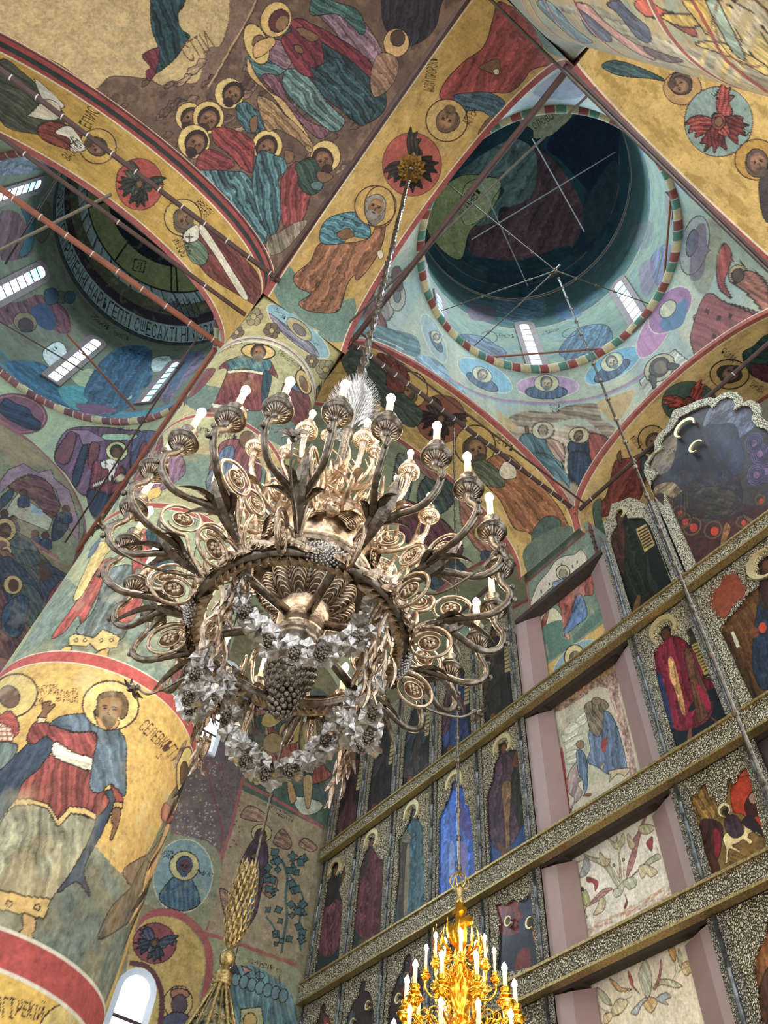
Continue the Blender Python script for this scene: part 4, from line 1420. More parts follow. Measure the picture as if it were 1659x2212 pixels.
S.poly('340,1100 440,1120 600,1120 800,1060 760,1140 600,1160 430,1150', (26, 60, 72), line=0)
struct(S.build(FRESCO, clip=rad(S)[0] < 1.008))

# north aisle dome
NC0, NRX, NRY, NZ0 = (-10.2, -3.35), 3.28, 3.55, 19.8
NC1, NR1, NZ1 = (-10.15, -3.18), 3.41, 25.9
S = Surf('ceiling', f_pend(XN1, XN0, YW, YA, (3.1, 3.1), (3.05, 2.95), NC0, NRX, NRY, NZ0), A2, np.linspace(0, 1, 300), (160, 178, 140), seed=35, cell=26, planar=60)
S.far = True
S.blotch((178, 184, 146), .03, .6, 30, 1); S.blotch((120, 160, 150), .08, .6, 30, 2)
zo(0, 780, 3.16)
S.ell((120, 360), 205, 135, 12, (120, 74, 92), line=2, lc=(90, 60, 74)); S.ell((120, 360), 190, 120, 12, None, line=1.5, lc=PNK)
S.poly('-20,330 40,255 110,290 190,320 230,380 280,420 260,470 180,460 120,430 60,400 0,350', (36, 50, 76), (20, 7, .35))
S.poly('370,660 460,470 700,450 860,470 960,480 900,600 880,800 840,900 640,920 540,900 460,780', (104, 76, 106), (110, 14, .25), line=1.4)
S.poly('560,590 600,600 530,850 495,790', DBL); S.poly('455,465 600,470 720,540 560,570 540,500', (140, 108, 140), sm=False); S.poly('620,560 680,580 640,740 600,700', (116, 66, 76)); S.poly('370,650 470,490 520,520 460,700', (118, 70, 84))
S.poly('900,560 960,480 1080,490 1040,600 980,720 960,800 900,760', (84, 92, 130), (110, 9, .3)); S.poly('960,580 1000,560 960,740 920,740', (128, 60, 66))
S.poly('710,500 930,500 900,535 720,535', (150, 196, 160))
S.ell((798, 615), 74, 66, 0, (196, 206, 140), line=2.4); S.ell((796, 615), 45, 46, 0, (60, 48, 42)); S.ell((796, 628), 28, 34, 0, (104, 76, 52), line=0)
S.poly('620,800 640,690 700,680 780,690 850,740 860,860 800,930 740,960 660,930 610,880', (112, 56, 70), (95, 9, .35)); S.poly('690,690 750,665 805,695 790,740 770,810 740,810 740,740 700,730', (216, 216, 206))
for a, b in (('705,695 740,705', '722,680 722,725'), ('760,705 795,712', '778,690 776,735'), ('748,790 780,795', '766,772 762,812')):
    S.line(a, BLK, 2, False); S.line(b, BLK, 2, False)
S.poly('600,880 720,900 860,900 800,960 720,1080 620,1040', (42, 56, 78), (110, 9, .35)); S.poly('625,840 720,795 735,820 640,865', (206, 206, 190), sm=False); S.poly('780,800 830,765 860,800 800,830', (200, 190, 150))
S.text('ИСАІѦ', (810, 480), 26, -2, sx=.9)
S.vband(0, .03, (140, 84, 96))
struct(S.build(FRESCO))
ribbon(NC0, NRX - .02, NRY - .02, NZ0, .10, 84, [(150, 84, 84), (110, 74, 84), (196, 184, 140), (140, 90, 96)], 36)
S = Surf('ceiling', f_loft([(0, *NC0, NRX, NRY, NZ0), (1, *NC1, NR1, NR1, NZ1)]), A2, np.linspace(0, 1, 420), (104, 110, 86), seed=37, cell=22)
S.far = True
S.vband(0, .12, (60, 128, 150)); S.blotch((88, 84, 70), .03, .6, 30, 1)
zo(0, 780, 3.16)
S.poly('540,300 600,200 680,60 800,-30 960,0 1040,60 1020,160 960,200 960,260 860,330 700,380', (46, 84, 108), (120, 12, .35), line=0); S.poly('470,90 560,60 640,60 620,160 560,180', (150, 160, 120), line=0)
S.poly('60,0 300,20 400,160 520,280 600,330 500,380 300,300 150,160 60,60', (40, 88, 118), (30, 12, .3), line=0); S.poly('400,180 560,170 600,230 560,330 460,300', (64, 140, 146), line=0)
S.poly('1100,200 1180,60 1280,-60 1400,-40 1330,60 1220,180 1140,300', (104, 84, 110), (120, 10, .35), line=0); S.poly('1160,120 1260,-40 1330,-60 1260,80 1190,200', (70, 92, 120), line=0); S.ell((870, 240), 30, 22, 0, (170, 180, 120), line=0)
S.poly('520,290 760,310 780,350 600,360', (110, 70, 100), line=0)
zo(0, 250, 3.318)
S.poly('0,700 120,690 200,800 240,920 220,1000 60,1040 0,1000', (92, 60, 66), (100, 12, .4), line=0); S.poly('150,660 210,660 250,760 240,920 190,1000 140,1000 180,860 190,760', (46, 84, 96), line=1)
S.poly('0,1360 150,1330 280,1280 400,1330 480,1400 510,1540 430,1560 300,1480 180,1470 60,1500 0,1480', (96, 54, 62), (60, 12, .4), line=0); S.poly('220,1380 340,1350 400,1480 360,1540 250,1480', (40, 60, 90), line=0)
S.ell((180, 1480), 85, 70, 20, (120, 100, 66)); S.ell((185, 1500), 56, 50, 20, (60, 44, 44)); S.ell((440, 1300), 50, 44, 0, (84, 84, 66)); S.ell((500, 1300), 40, 46, 20, (46, 70, 80)); S.ell((310, 760), 60, 150, 6, (84, 82, 62))
S.poly('320,1260 400,1240 420,1330 340,1350', (44, 64, 80)); S.text('АВРААМЪ', (640, 1440), 40, 38, sx=.6); S.text('ЛАМЕХЪ', (805, 1570), 34, 22, sx=.6)
zo(0, 700, 2)
S.poly('185,120 250,75 290,120 270,200 210,180', (190, 200, 196)); S.poly('660,150 735,140 730,190 660,205', (180, 196, 190)); S.text('ГЛАСЪ', (205, 130), 16, -25, sx=.7); S.text('СЛАВА', (680, 160), 14, 0, sx=.7)
S.poly('360,300 420,180 500,110 600,90 660,130 600,250 540,330 420,340', (40, 74, 100), (120, 10, .4), line=0)
zo(0, 250, 3.318)
S.poly('0,150 260,310 380,360 300,390 0,420', (92, 100, 112), (20, 12, .4), line=0)
S.vband(.97, 1, (56, 60, 58))
northdrum = struct(S.build(FRESCO))

# cap of the north dome: lettered ring, robe ring, gold disc
S = Surf('ceiling', f_cap(NC1, NR1, NZ1, (-10.1, -4.2), 29.4), G1, G1, (110, 106, 66), seed=38, cell=22)
zo(0, 250, 3.318)
q1, q2, q3, q4, q5, q6 = [rat(S, p) for p in ((693, 1360), (764, 1280), (800, 1230), (850, 1170), (797, 1022), (920, 915))]
R, TH = rad(S)
rband(S, q1, 1.1, (62, 66, 62)); rband(S, q2, q1, (150, 166, 162)); rband(S, q1 - .006, q1 + .006, BLK); rband(S, q3, q2, (54, 36, 46)); rband(S, q4, q3, (92, 86, 58)); rband(S, q5, q4, (150, 164, 162))
rband(S, q5 - .012, q5, (26, 24, 26)); rband(S, q6, q5 - .012, (146, 140, 80)); rband(S, 0, q6, (20, 24, 32))
msg = 'СВѦТЫЙАМИНЬВѢРАѦТЪЩЕИННХЪЕГДАѾВРѢТИКЕППРОЛЕННIНАРѢГЕПТIСЩЕСАХТIНIЮ' * 2
N_ = 104
for i, ch in enumerate(msg[:N_]):
    t = text_tris(ch)
    if len(t):
        w = 2 * pi / N_
        a = w * (i + .1) + t[..., 0] * w * .8 / max(.5, t[..., 0].max())
        r = q2 + (q1 - q2) * (.1 + .8 * (1 - t[..., 1]))
        for aa, r_ in zip(-a, r):
            S.fill(S.gi(r_ * np.cos(aa), r_ * np.sin(aa)), (24, 24, 30))
for k in range(64):
    a = 2 * pi * k / 64 + .05 * math.sin(k * 2.1)
    for c_, w_ in (((66, 72, 80), .014), ((200, 206, 200), .006)):
        aa = np.array([a, a + w_, a + w_ + .06, a + .06]) + (0 if w_ > .01 else .03)
        r = np.array([q4, q4, q5, q5])
        S.fill(S.gi(r * np.cos(aa), r * np.sin(aa)), c_)
for k in (-2.9, -2.2, -1.5, -.7, .1, .62, 1.02, 1.1, 1.9, 2.5, 2.58):
    aa = np.array([k, k + .022, k + .03, k]); r = np.array([q5, q5, q6, q6])
    S.fill(S.gi(r * np.cos(aa), r * np.sin(aa)), (20, 20, 22))
S.poly('1150,1390 1250,1330 1310,1360 1430,1440 1300,1440 1180,1400', (90, 92, 96), line=1.4)
for k in range(6):
    S.line([(1140 + k * 40, 1400 - k * 8), (1190 + k * 40, 1310), (1240 + k * 40, 1440)], BLK, 2, False)
for k in (-2.2, -1.0, -.2, .62, 1.02, 1.1, 1.9, 2.8):
    S.fill(S.gi(np.array([k, k + .022, k + .022, k]), np.array([.355, .355, .56, .56])), (20, 20, 22))
S.text('Ѿ', (945, 1110), 90, 12, sx=1.0)
S.blotch((150, 150, 96), .1, .4, 14, 5)
struct(S.build(FRESCO, clip=rad(S)[0] < 1.008))

# ------------------------------------------------------------------ vault over the north-east bay
def f_vault2(a, b):
    xi, et = np.sin(a), np.sin(b)
    return np.stack([(XN1 + XN0) / 2 + (XN0 - XN1) / 2 * xi, (YB + YC) / 2 + (YC - YB) / 2 * et, ZS + np.sqrt(np.maximum(1.9 ** 2 * (1 - xi ** 2) + 1.85 ** 2 * (1 - et ** 2), 0))], -1)


S = Surf('ceiling', f_vault2, np.linspace(-h2, h2, 300), np.linspace(-h2, h2, 300), (168, 176, 134), seed=41, cell=20)
S.blotch((130, 138, 104), .0, .6, 24, 1)
zo()
for q, c in (('910,1040 960,1015 985,1070 950,1110 905,1090', (70, 86, 80)), ('870,880 930,930 980,1010 940,1040 880,980', (150, 96, 84)), ('860,1080 940,1110 1000,1180 960,1230 870,1160', (110, 62, 66)),
             ('1000,1060 1060,1110 1100,1180 1060,1210 1000,1140', (168, 108, 88)), ('1040,1190 1110,1220 1140,1280 1060,1270', (70, 78, 90)), ('930,1180 1010,1230 1000,1290 920,1260', (60, 76, 84)),
             ('860,980 890,1010 880,1080 850,1060', (120, 130, 120)), ('980,1240 1060,1290 1040,1350 960,1300', (150, 90, 76))):
    S.poly(q, c, (60, 7, .4))
S.ell((1010, 1290), 44, 40, 0, None, line=4, lc=(150, 80, 70)); S.ell((905, 930), 16, 20, 0, HAL); face(S, (905, 930), 15, 20); S.ell((1040, 1150), 16, 18, 0, HAL); face(S, (1040, 1150), 15, 20)
S.line('870,900 960,990 1050,1110 1130,1240', (160, 84, 70), 3)
struct(S.build(FRESCO))

# ------------------------------------------------------------------ north wall


def f_nwall(y, z):
    return np.stack([XN1 + 0 * y, y, z + 0 * y], -1)


ys = np.concatenate([np.linspace(-9, -4.2, 20)[:-1], np.linspace(-4.2, 8.2, 760)])
zs = np.concatenate([np.linspace(0, 4.6, 12)[:-1], np.linspace(4.6, 18.9, 840)])
S = Surf('wall_north', f_nwall, ys, zs, (132, 122, 90), seed=51, cell=26)
S.blotch((150, 134, 104), .02, .6, 30, 1)
zo(0, 780, 3.16)
# lunette with a gathering under purple walls
S.poly('-400,900 0,640 40,700 180,720 340,740 480,900 560,1040 570,1260 560,1380 400,1360 0,1110 -400,900', (112, 124, 96), line=0)
S.poly('0,820 60,740 160,700 260,760 350,740 370,800 470,880 500,960 540,1100 540,1240 480,1160 420,1000 380,880 300,800 200,770 120,800 0,900', (136, 110, 134), sm=False, line=1.4)
S.poly('60,860 140,800 240,780 340,840 380,920 410,1000 340,1080 240,960 120,900', (92, 58, 66), (20, 8, .3))
S.poly('90,940 130,900 360,1080 330,1160 90,1060 0,1090', (156, 160, 138), sm=False); S.poly('0,940 80,870 90,920 20,1000 -60,1060', DBL); S.poly('380,1060 460,1030 470,1120 420,1200 350,1220', (42, 54, 78), (100, 8, .3))
S.poly('210,990 290,1020 280,1060 220,1030', (130, 160, 180), line=0)
for x, y in ((30, 1040), (90, 1080), (240, 1180), (310, 1190), (160, 900), (450, 1010)):
    S.ell((x, y), 26, 28, 0, (70, 44, 46)); S.poly([(x - 30, y + 30), (x + 30, y + 25), (x + 40, y + 90), (x - 35, y + 95)], (44, 60, 84), (90, 6, .3))
S.poly('0,1105 390,1355 410,1340 0,1090', (140, 80, 90), sm=False, line=0)
S.line('0,420 200,540 380,680 500,820 560,960 580,1150 575,1290', (142, 84, 96), 7)
S.poly('580,1000 660,980 760,1030 640,1300 570,1400', (60, 84, 100), line=0); S.poly('500,1420 680,1130 700,1020 640,1010 520,1300', (96, 64, 60), line=0)
# lower register: crowd among hills
S.poly('-600,900 0,1130 400,1370 560,1440 420,1700 200,2000 0,2300 -600,2400', (120, 106, 84), line=0)
S.poly('0,1180 120,1230 160,1330 60,1300 0,1260', (96, 76, 96), line=0)
crowd(S, '20,1330 480,1480 260,1980 -60,1760', 40, 3, [(84, 56, 60), (44, 58, 78), (130, 112, 78), (104, 74, 56), (60, 74, 76)], 62, 60)
S.poly('20,1700 120,1600 200,1640 130,1880 20,1840', (40, 64, 88), (100, 9, .35)); S.poly('340,1580 500,1440 500,1560 320,1760', (120, 56, 70), (110, 9, .3)); S.poly('260,1730 330,1700 330,1760 250,1810', (60, 40, 50))
S.text('СОБОРЪ СВѦТЫХЪ', (10, 1130), 14, 31, sx=.9); S.text('ПРЕПОДОБНЫХЪ ОТЕЦЪ', (-10, 1160), 12, 31, sx=.9)
S.poly('0,2020 100,2080 90,2160 0,2140', (130, 84, 80)); S.line('-50,1990 0,2030 140,2100', RED, 4)
# right part, beyond the pillar
zo(0, 1440, 2)
S.poly('800,-300 1500,-300 1430,560 1400,700 1290,1560 600,1560 560,1200 650,900', (140, 130, 96), line=0)
S.poly('1130,100 1440,150 1420,700 1060,500', (92, 104, 92), line=0)
crowd(S, '1120,150 1400,250 1380,520 1080,420', 26, 8, [(150, 74, 64), (170, 150, 90), (70, 90, 96), (84, 66, 60), (60, 80, 70)], 44, 80)
S.poly('1060,500 1200,440 1400,560 1395,700 1200,620 1060,540', (70, 100, 88), line=0)
S.poly('1270,590 1290,560 1390,590 1370,630 1310,640', (190, 206, 180)); S.poly('1310,480 1350,480 1340,600 1320,600', (190, 160, 104)); S.poly('1085,450 1120,440 1130,500 1100,510', (196, 166, 104)); S.poly('1240,500 1260,500 1280,570 1255,590', (190, 150, 90))
S.ell((1255, 285), 50, 50, 0, (190, 160, 84)); S.ell((1240, 300), 28, 30, 0, (90, 66, 48)); S.ell((1180, 330), 44, 44, 0, (150, 130, 80)); S.poly('1150,200 1230,210 1180,260 1130,250', (196, 170, 90))
# panel with the Virgin and the vine
S.poly('1040,530 1395,700 1280,1270 890,1145', (164, 146, 112), sm=False, line=2, lc=WHT)
S.blotch((176, 142, 118), .08, .35, 26, 12)
S.text('ПОДОБНО ЕСТЬ ЦАРСТВО', (1120, 590), 14, 25, sx=.8); S.text('НЕБЕСНОЕ', (1190, 640), 14, 25, sx=.8)
for q in ('1040,640 1080,600 1150,640 1140,670 1060,660', '1180,760 1220,700 1260,760 1240,790', '1290,770 1320,740 1370,780 1340,800', '1010,1000 950,960 980,1100 1010,1060', '1150,900 1130,960 1170,1000 1200,920'):
    S.poly(q, (150, 116, 96), (30, 5, .4), line=.8)
S.poly('1085,760 1120,740 1150,760 1160,820 1150,900 1130,960 1110,1060 1060,1140 1030,1150 1010,1040 1020,960 1035,860', (76, 56, 76), (100, 9, .35), line=1.4)
S.poly('1090,860 1120,850 1115,960 1080,1100 1040,1150 1050,1020', (60, 100, 130), (100, 8, .4)); S.ell((1130, 720), 44, 40, 0, (196, 180, 116), line=2); S.ell((1125, 735), 26, 36, 10, (70, 50, 62)); S.ell((1130, 742), 14, 20, 10, (110, 74, 54), line=0)
S.poly('1085,815 1110,805 1115,825 1095,830', SKN)
r_ = random.Random(4)
S.line('1215,1240 1225,1180 1240,1080 1235,1000 1240,900 1215,830', (60, 100, 104), 6); S.line('1215,1190 1180,1120 1150,1080', (60, 100, 104), 4); S.line('1300,1230 1290,1120 1310,1000 1250,900', (60, 100, 104), 4)
for k in range(46):
    x, y = r_.uniform(1150, 1320), r_.uniform(800, 1200)
    if abs(x - 1235) < 16:
        x += 30
    s_ = r_.uniform(12, 24)
    t0 = r_.uniform(0, 6)
    S.poly([(x + s_ * (1 if j % 2 else .6) * math.cos(t0 + j * .785), y + s_ * (1 if j % 2 else .6) * math.sin(t0 + j * .785)) for j in range(8)], (66, 106, 112), sm=False, line=.9)
# lower panel: castle-like pale crowd
S.poly('880,1180 1280,1300 1260,1560 700,1560', (150, 156, 116), line=0)
S.poly('990,1340 1060,1290 1150,1320 1250,1400 1270,1560 1000,1560', (92, 132, 140), (80, 9, .4), line=0)
for k in range(7):
    S.ell((1020 + k * 34, 1350 + k * 12), 20, 30, 10, (100, 140, 148), line=1)
S.poly('1040,1290 1090,1310 1060,1330', PNK); S.text('О СЕННЕМЪ', (1065, 1275), 16, 16, sx=.9); S.text('СРѢТЕНІИ', (1130, 1300), 16, 16, sx=.8)
S.line('1120,1290 1120,1350', BLK, 1.5); S.line('1208,1330 1206,1370', BLK, 1.5); S.ell((1122, 1335), 20, 16, 0, None, line=1)
S.poly('980,1250 1020,1290 1030,1330 1000,1300', (60, 76, 96)); S.poly('1040,1480 1130,1470 1140,1560 1040,1560', (190, 190, 130), sm=False); S.ell((1080, 1530), 30, 34, 0, HAL)
# left strip: window splay, medallion, arch of yellow
S.poly('850,330 1100,330 1040,520 950,800 740,720 800,500', (112, 96, 100), line=0)
r_ = random.Random(9)
for k in range(240):
    x, y = r_.uniform(760, 1040), r_.uniform(380, 780)
    S.ell((x, y), 3.5, 3.5, 0, (176, 164, 170) if x < 940 else (120, 66, 60), line=0)
S.line('870,360 960,700 955,780', (130, 74, 86), 5, False); S.line('955,440 860,370', (130, 74, 86), 5, False)
S.line('1095,120 1050,480 1000,700 960,820 890,1140', (168, 92, 92), 7, False); S.line('1050,500 1200,580 1395,695', (168, 92, 92), 7, False)
S.line('745,715 850,760 960,805', (168, 92, 92), 6, False); S.line('640,1020 760,1100 880,1150 1010,1190 1280,1290', (170, 88, 88), 8)
S.poly('690,740 740,720 950,810 890,1130 800,1110 640,1030 600,1000', (142, 148, 112), line=0)
bust(S, (790, 905), 128, 160, 8, (124, 160, 166), (64, 98, 122), (196, 186, 120), (84, 56, 60), (60, 84, 120)); S.text('МАРІѦ', (700, 830), 34, 0, sx=.35); S.text('МАГДАЛЫНИ', (850, 900), 26, 12, sx=.35)
S.line('600,1150 640,1080 720,1060 820,1100 890,1190 905,1300 880,1450 870,1560', (172, 84, 84), 16)
S.poly('590,1140 640,1090 720,1080 800,1110 870,1200 885,1300 860,1420 850,1560 560,1560 560,1200', (206, 172, 90), line=0)
S.blotch((190, 160, 92), .1, .2, 20, 14)
seraph(S, (668, 1195), 94, 88, 30, (150, 74, 84), (64, 76, 96))
S.ell((770, 1450), 62, 70, 10, (206, 178, 104), line=2.2, lc=(70, 46, 50)); S.poly('740,1400 775,1390 815,1405 808,1430 745,1430', (170, 110, 84)); S.ell((775, 1460), 34, 44, 5, (92, 72, 84)); S.poly('690,1560 730,1500 800,1500 850,1560', (80, 84, 110))
S.line('560,1280 640,1300 690,1380 700,1460 690,1560', (96, 56, 60), 12)
zo()
S.poly('1080,1180 1150,1180 1160,1420 1000,1440 960,1300', (126, 128, 84), line=0)
struct(S.build(FRESCO))

# ------------------------------------------------------------------ east wall over the icon screen, other walls, floor
def f_ywall(Y):
    def f(x, z):
        return np.stack([x, Y + 0 * x, z + 0 * x], -1)
    return f


S = Surf('wall_east', f_ywall(YD), np.linspace(-13.6, 2.6, 200), np.linspace(11, 18.9, 120), (150, 156, 130), seed=61)
S.blotch((176, 160, 130), .0, .7, 16, 1)
zo()
crowd(S, '1400,900 1659,840 1659,1000 1450,1080', 14, 2, [(150, 110, 90), (90, 110, 110), (180, 170, 140)], 24, 60)
struct(S.build(FRESCO))
b = MB(); b.box((-13.9, YW - 2, -.1), (2.9, 9.9, 0)); b.build('floor', FLOORM, kind='structure')
b = MB(); b.box((-13.9, YD, 0), (2.9, YD + .3, 11)); b.build('wall_east', PLAIN, kind='structure')
# solid corners under the arches that stay out of the frame
for x0, y0 in ((XB, YC), (XN0, YW - 1.79), (XB, YW - 1.79)):
    b = MB(); b.box((x0, y0, 0), (x0 + 1.8, y0 + 1.8, ZS + .02)); b.build('trim_15', PLAIN, kind='structure')

# ------------------------------------------------------------------ square east pillar, painted face seen between the icons
YP = 8.12


def f_face(x, z):
    return np.stack([x, YP + 0 * x, z + 0 * x], -1)


S = Surf('painted_face', f_face, np.linspace(-7.0, -5.1, 330), np.concatenate([np.linspace(0, 4.5, 8)[:-1], np.linspace(4.5, ZS, 900)]), (226, 214, 190), seed=62, cell=30, mott=.06)
zo(1100, 1100, 2.968)
S.vband(11.0, ZS, (120, 142, 112))
S.poly('0,400 480,100 560,380 620,640 120,960 60,640', (116, 140, 116), line=0)
S.poly('140,620 150,560 190,470 250,400 300,330 360,300 420,290 460,260 500,330 420,400 330,450 250,520', (214, 206, 180), line=1.2)
for x, y in ((250, 470), (300, 395), (330, 350), (430, 330), (200, 520), (400, 360)):
    S.poly([(x, y), (x + 9, y - 5), (x + 12, y + 16), (x + 3, y + 20)], (90, 84, 80), sm=False, line=0)
S.ell((345, 405), 44, 46, 0, (204, 196, 140), line=1.8); S.ell((345, 412), 26, 30, 0, (150, 140, 120)); S.poly('280,470 330,450 400,430 440,470 400,520 300,520', (110, 128, 160), (20, 6, .4))
S.poly('400,470 520,420 540,540 470,560 430,640 380,740 340,760 330,640 260,560 330,520', (164, 84, 72), (100, 9, .4)); S.poly('430,560 470,560 500,680 440,740 380,790 350,820 340,790 390,700', (84, 116, 164), (110, 9, .35))
S.poly('180,720 260,640 300,640 340,700 300,740 230,790', (216, 206, 160), line=1); S.poly('250,640 200,740 210,790 240,720', (150, 60, 56)); S.poly('200,780 320,710 345,760 330,820 400,820 570,640 590,710 230,980', (84, 122, 104), line=0)
S.poly('355,800 380,795 390,830 375,835', (206, 140, 110))
S.line('215,1000 410,862 600,720', (172, 64, 60), 3.5, False)
S.poly('228,1010 410,875 600,735 640,860 240,1130', (212, 166, 84), sm=False, line=1.4, lc=WHT)
S.poly('280,1110 290,1010 350,920 430,860 500,835 570,850 620,900 600,960 400,1100', (134, 168, 172), line=1.4, lc=WHT)
S.ell((418, 945), 64, 76, 10, (222, 196, 128), line=2.2); S.ell((422, 955), 38, 46, 10, (96, 88, 74)); S.ell((425, 965), 24, 32, 10, (160, 140, 110), line=0); S.poly('370,1060 410,1000 470,980 520,1000 500,1080', (90, 90, 90))
S.text('ИСАІѦ', (495, 945), 42, -24, sx=.45); S.text('ПРОРОКЪ', (290, 1070), 24, -36, sx=.5)
# damaged painting with walking figures
S.vband(8.5, 11.1, (196, 186, 158))
S.poly('250,1290 640,1010 700,1180 660,1160 560,1140 480,1200 330,1290', (150, 116, 96), (20, 7, .3), line=0, tex=.5)
S.poly('300,1240 420,1190 640,1010 650,1050 560,1090 430,1200', (196, 140, 70), line=0, tex=.4)
S.poly('640,1080 700,1200 760,1400 810,1640 860,1900 800,1880 760,1600 690,1330 640,1190', (176, 140, 126), (80, 9, .25), line=0, tex=.5)
for k in range(60):
    S.ell((rng.uniform(690, 770), rng.uniform(1330, 1640)), 3, 3, 0, (110, 60, 54), line=0)
S.poly('300,1420 480,1270 600,1240 640,1340 730,1640 560,1760 330,1720', (176, 178, 146), line=0)
for q in ('330,1440 400,1360 460,1380 430,1460 350,1500', '350,1500 430,1450 480,1440 470,1520 370,1560', '420,1360 500,1280 520,1340 470,1390', '360,1560 430,1540 440,1620 370,1640'):
    S.poly(q, (190, 190, 166), (150, 6, .25), line=.7, lc=(120, 116, 96), sm=False)
S.poly('510,1450 530,1370 600,1300 650,1310 700,1420 750,1620 740,1680 640,1700 560,1650 500,1620 520,1540', (88, 112, 140), (80, 9, .35), line=1.2)
S.poly('480,1270 520,1230 600,1220 640,1260 610,1300 600,1400 570,1460 520,1420 500,1340', (120, 104, 84), (60, 6, .45), line=1)
S.poly('590,1500 625,1460 620,1540 600,1560', (176, 60, 56), line=0); S.ell((560, 1230), 30, 26, 0, (140, 110, 80))
zo(1100, 1652, 2.968)
S.poly('370,90 400,20 450,-30 470,20 480,80 440,120 470,180 440,230 410,260 395,330 390,290 420,220 390,190 370,140', (150, 130, 124), (100, 7, .4), line=1)
S.poly('445,60 430,-80 470,-90 500,-20 505,60 500,150 480,180 470,100', (84, 110, 134), (90, 6, .4), line=1); S.ell((455, -130), 26, 26, 0, (140, 110, 84)); S.poly('480,190 525,185 520,200 475,200', (150, 100, 60))
S.poly('640,40 760,20 770,40 740,75 720,60 690,60 660,90 640,112 650,70', (196, 170, 130)); S.poly('580,20 610,-20 600,30', (196, 160, 120))
S.poly('330,-60 380,390 400,400 350,-60', (172, 60, 66), line=0); S.line('385,385 600,270 820,110', (176, 60, 74), 9, False); S.line('340,-640 330,0 375,390', (176, 60, 66), 3.5)
# white plaster with flowering scrolls
S.vband(6.4, 8.45, (232, 222, 200)); S.vband(0, 6.45, (236, 222, 186))
S.blotch((222, 190, 160), .12, .4, 40, 9)
OL, WN = (150, 146, 112), (140, 62, 66)


def sprig(l, zof, w):
    zo(*zof)
    for q, c in l:
        S.poly(q, c, (60, 6, .2), line=.9, lc=(110, 80, 66))


sprig([('690,780 640,700 600,650 500,600 480,570 520,590 600,610 660,660 700,740 720,780', (188, 186, 150)), ('710,760 700,560 680,540 650,500 630,470 680,500 690,460 700,500 730,440 740,500 710,550 715,640 722,760', (196, 190, 140)),
       ('750,730 760,640 790,540 780,500 820,440 860,350 880,330 850,420 830,500 810,600 780,680', (170, 110, 110)), ('780,720 850,650 900,600 950,570 970,600 900,640 820,690', (190, 190, 150)),
       ('830,660 880,640 950,685 910,720 880,700 850,730', (206, 190, 140)), ('700,780 740,740 800,720 815,770 770,800 740,780 720,830 680,850 665,810', (186, 188, 158)),
       ('660,790 600,800 540,860 510,900 560,880 620,830', (176, 130, 120)), ('590,850 620,880 600,940 540,965 560,920', (206, 190, 150)), ('580,560 620,600 650,610 630,650 590,640', (200, 184, 130)),
       ('490,590 520,640 500,700 450,720 470,650', (160, 170, 170)), ('500,720 560,740 570,770 550,810 540,760 500,750', (156, 60, 70)), ('830,400 880,380 930,400 900,440 850,440', (196, 190, 140)), ('880,500 920,460 915,550 890,530', (156, 60, 70)),
       ('760,440 790,480 810,520 780,540 760,500', (206, 186, 140)), ('740,830 760,880 745,920 735,915 750,870', (130, 50, 60)), ('455,870 490,800 520,880 500,910', (170, 176, 110))], (1100, 1652, 2.968), 1)
S.line('500,890 485,940 500,975 490,985', (120, 80, 80), 2); S.line('520,890 600,820 700,790', WN, 1.6); S.line('715,760 690,680 670,640', OL, 1.3); S.line('730,720 735,640 733,620', OL, 1.3); S.ell((733, 610), 8, 10, 0, OL); S.ell((672, 645), 8, 9, 0, OL)
S.poly('450,785 475,780 482,812 455,820', (60, 64, 60), sm=False, line=0); S.line('700,700 740,670 770,690', OL, 1.6); S.line('430,630 470,610 500,600', OL, 1.6); S.line('940,520 955,560 950,600', OL, 1.6)
for k in range(150):
    u = rng.random(); v = rng.random()
    x, y = 500 + u * 540, 1110 - u * 290 + v * (30 + 60 * u) - 60
    S.poly([(x, y), (x + 22, y - 10), (x + 25, y + 2), (x + 3, y + 12)], rng.choice([(190, 110, 84), (206, 160, 136), (200, 150, 140), (216, 190, 170)]), sm=False, line=0, a=.55)
S.line('560,1020 700,960 860,870 1000,780', (206, 170, 110), 2)
sprig([('870,1480 830,1360 850,1280 870,1250 900,1300 915,1380 900,1480', (190, 192, 168)), ('890,1490 940,1500 945,1540 910,1590 870,1560 860,1520', (216, 180, 110)), ('780,1590 820,1540 860,1500 890,1500 850,1540 820,1600', (176, 184, 184)),
       ('940,1500 1000,1460 1040,1490 1000,1510 1020,1540 960,1520', (170, 180, 184)), ('920,1440 960,1380 1040,1380 1110,1420 1060,1430 980,1410', (190, 192, 150)), ('760,1320 790,1370 800,1420 840,1470 780,1410', (190, 84, 84)),
       ('640,1370 690,1400 720,1430 790,1440 700,1450', (220, 170, 110)), ('930,1440 960,1340 970,1250 980,1290 960,1400', (190, 110, 100)), ('1020,1190 1060,1170 1070,1240 1050,1260', (222, 170, 90)), ('1100,1290 1150,1260 1170,1320 1130,1350', (216, 180, 120)),
       ('560,1430 620,1470 660,1540 600,1520', (180, 184, 150)), ('660,1560 700,1500 760,1520 720,1590 660,1610', (216, 200, 150)), ('610,1600 660,1590 650,1640 610,1660', (222, 190, 140)), ('1090,1180 1110,1240 1100,1300 1080,1250', (190, 190, 150))], (1100, 1652, 2.968), 1)
S.line('1060,1260 1070,1330 1040,1400', OL, 1.6); S.line('570,1540 600,1570 680,1600', OL, 1.6); S.line('720,1520 790,1480', OL, 1.6); S.line('1080,1330 1170,1280', OL, 1.4)
S.vband(14.86, 14.93, (170, 76, 70)); S.uband(-7, -6.93, (170, 76, 70), a=.6)
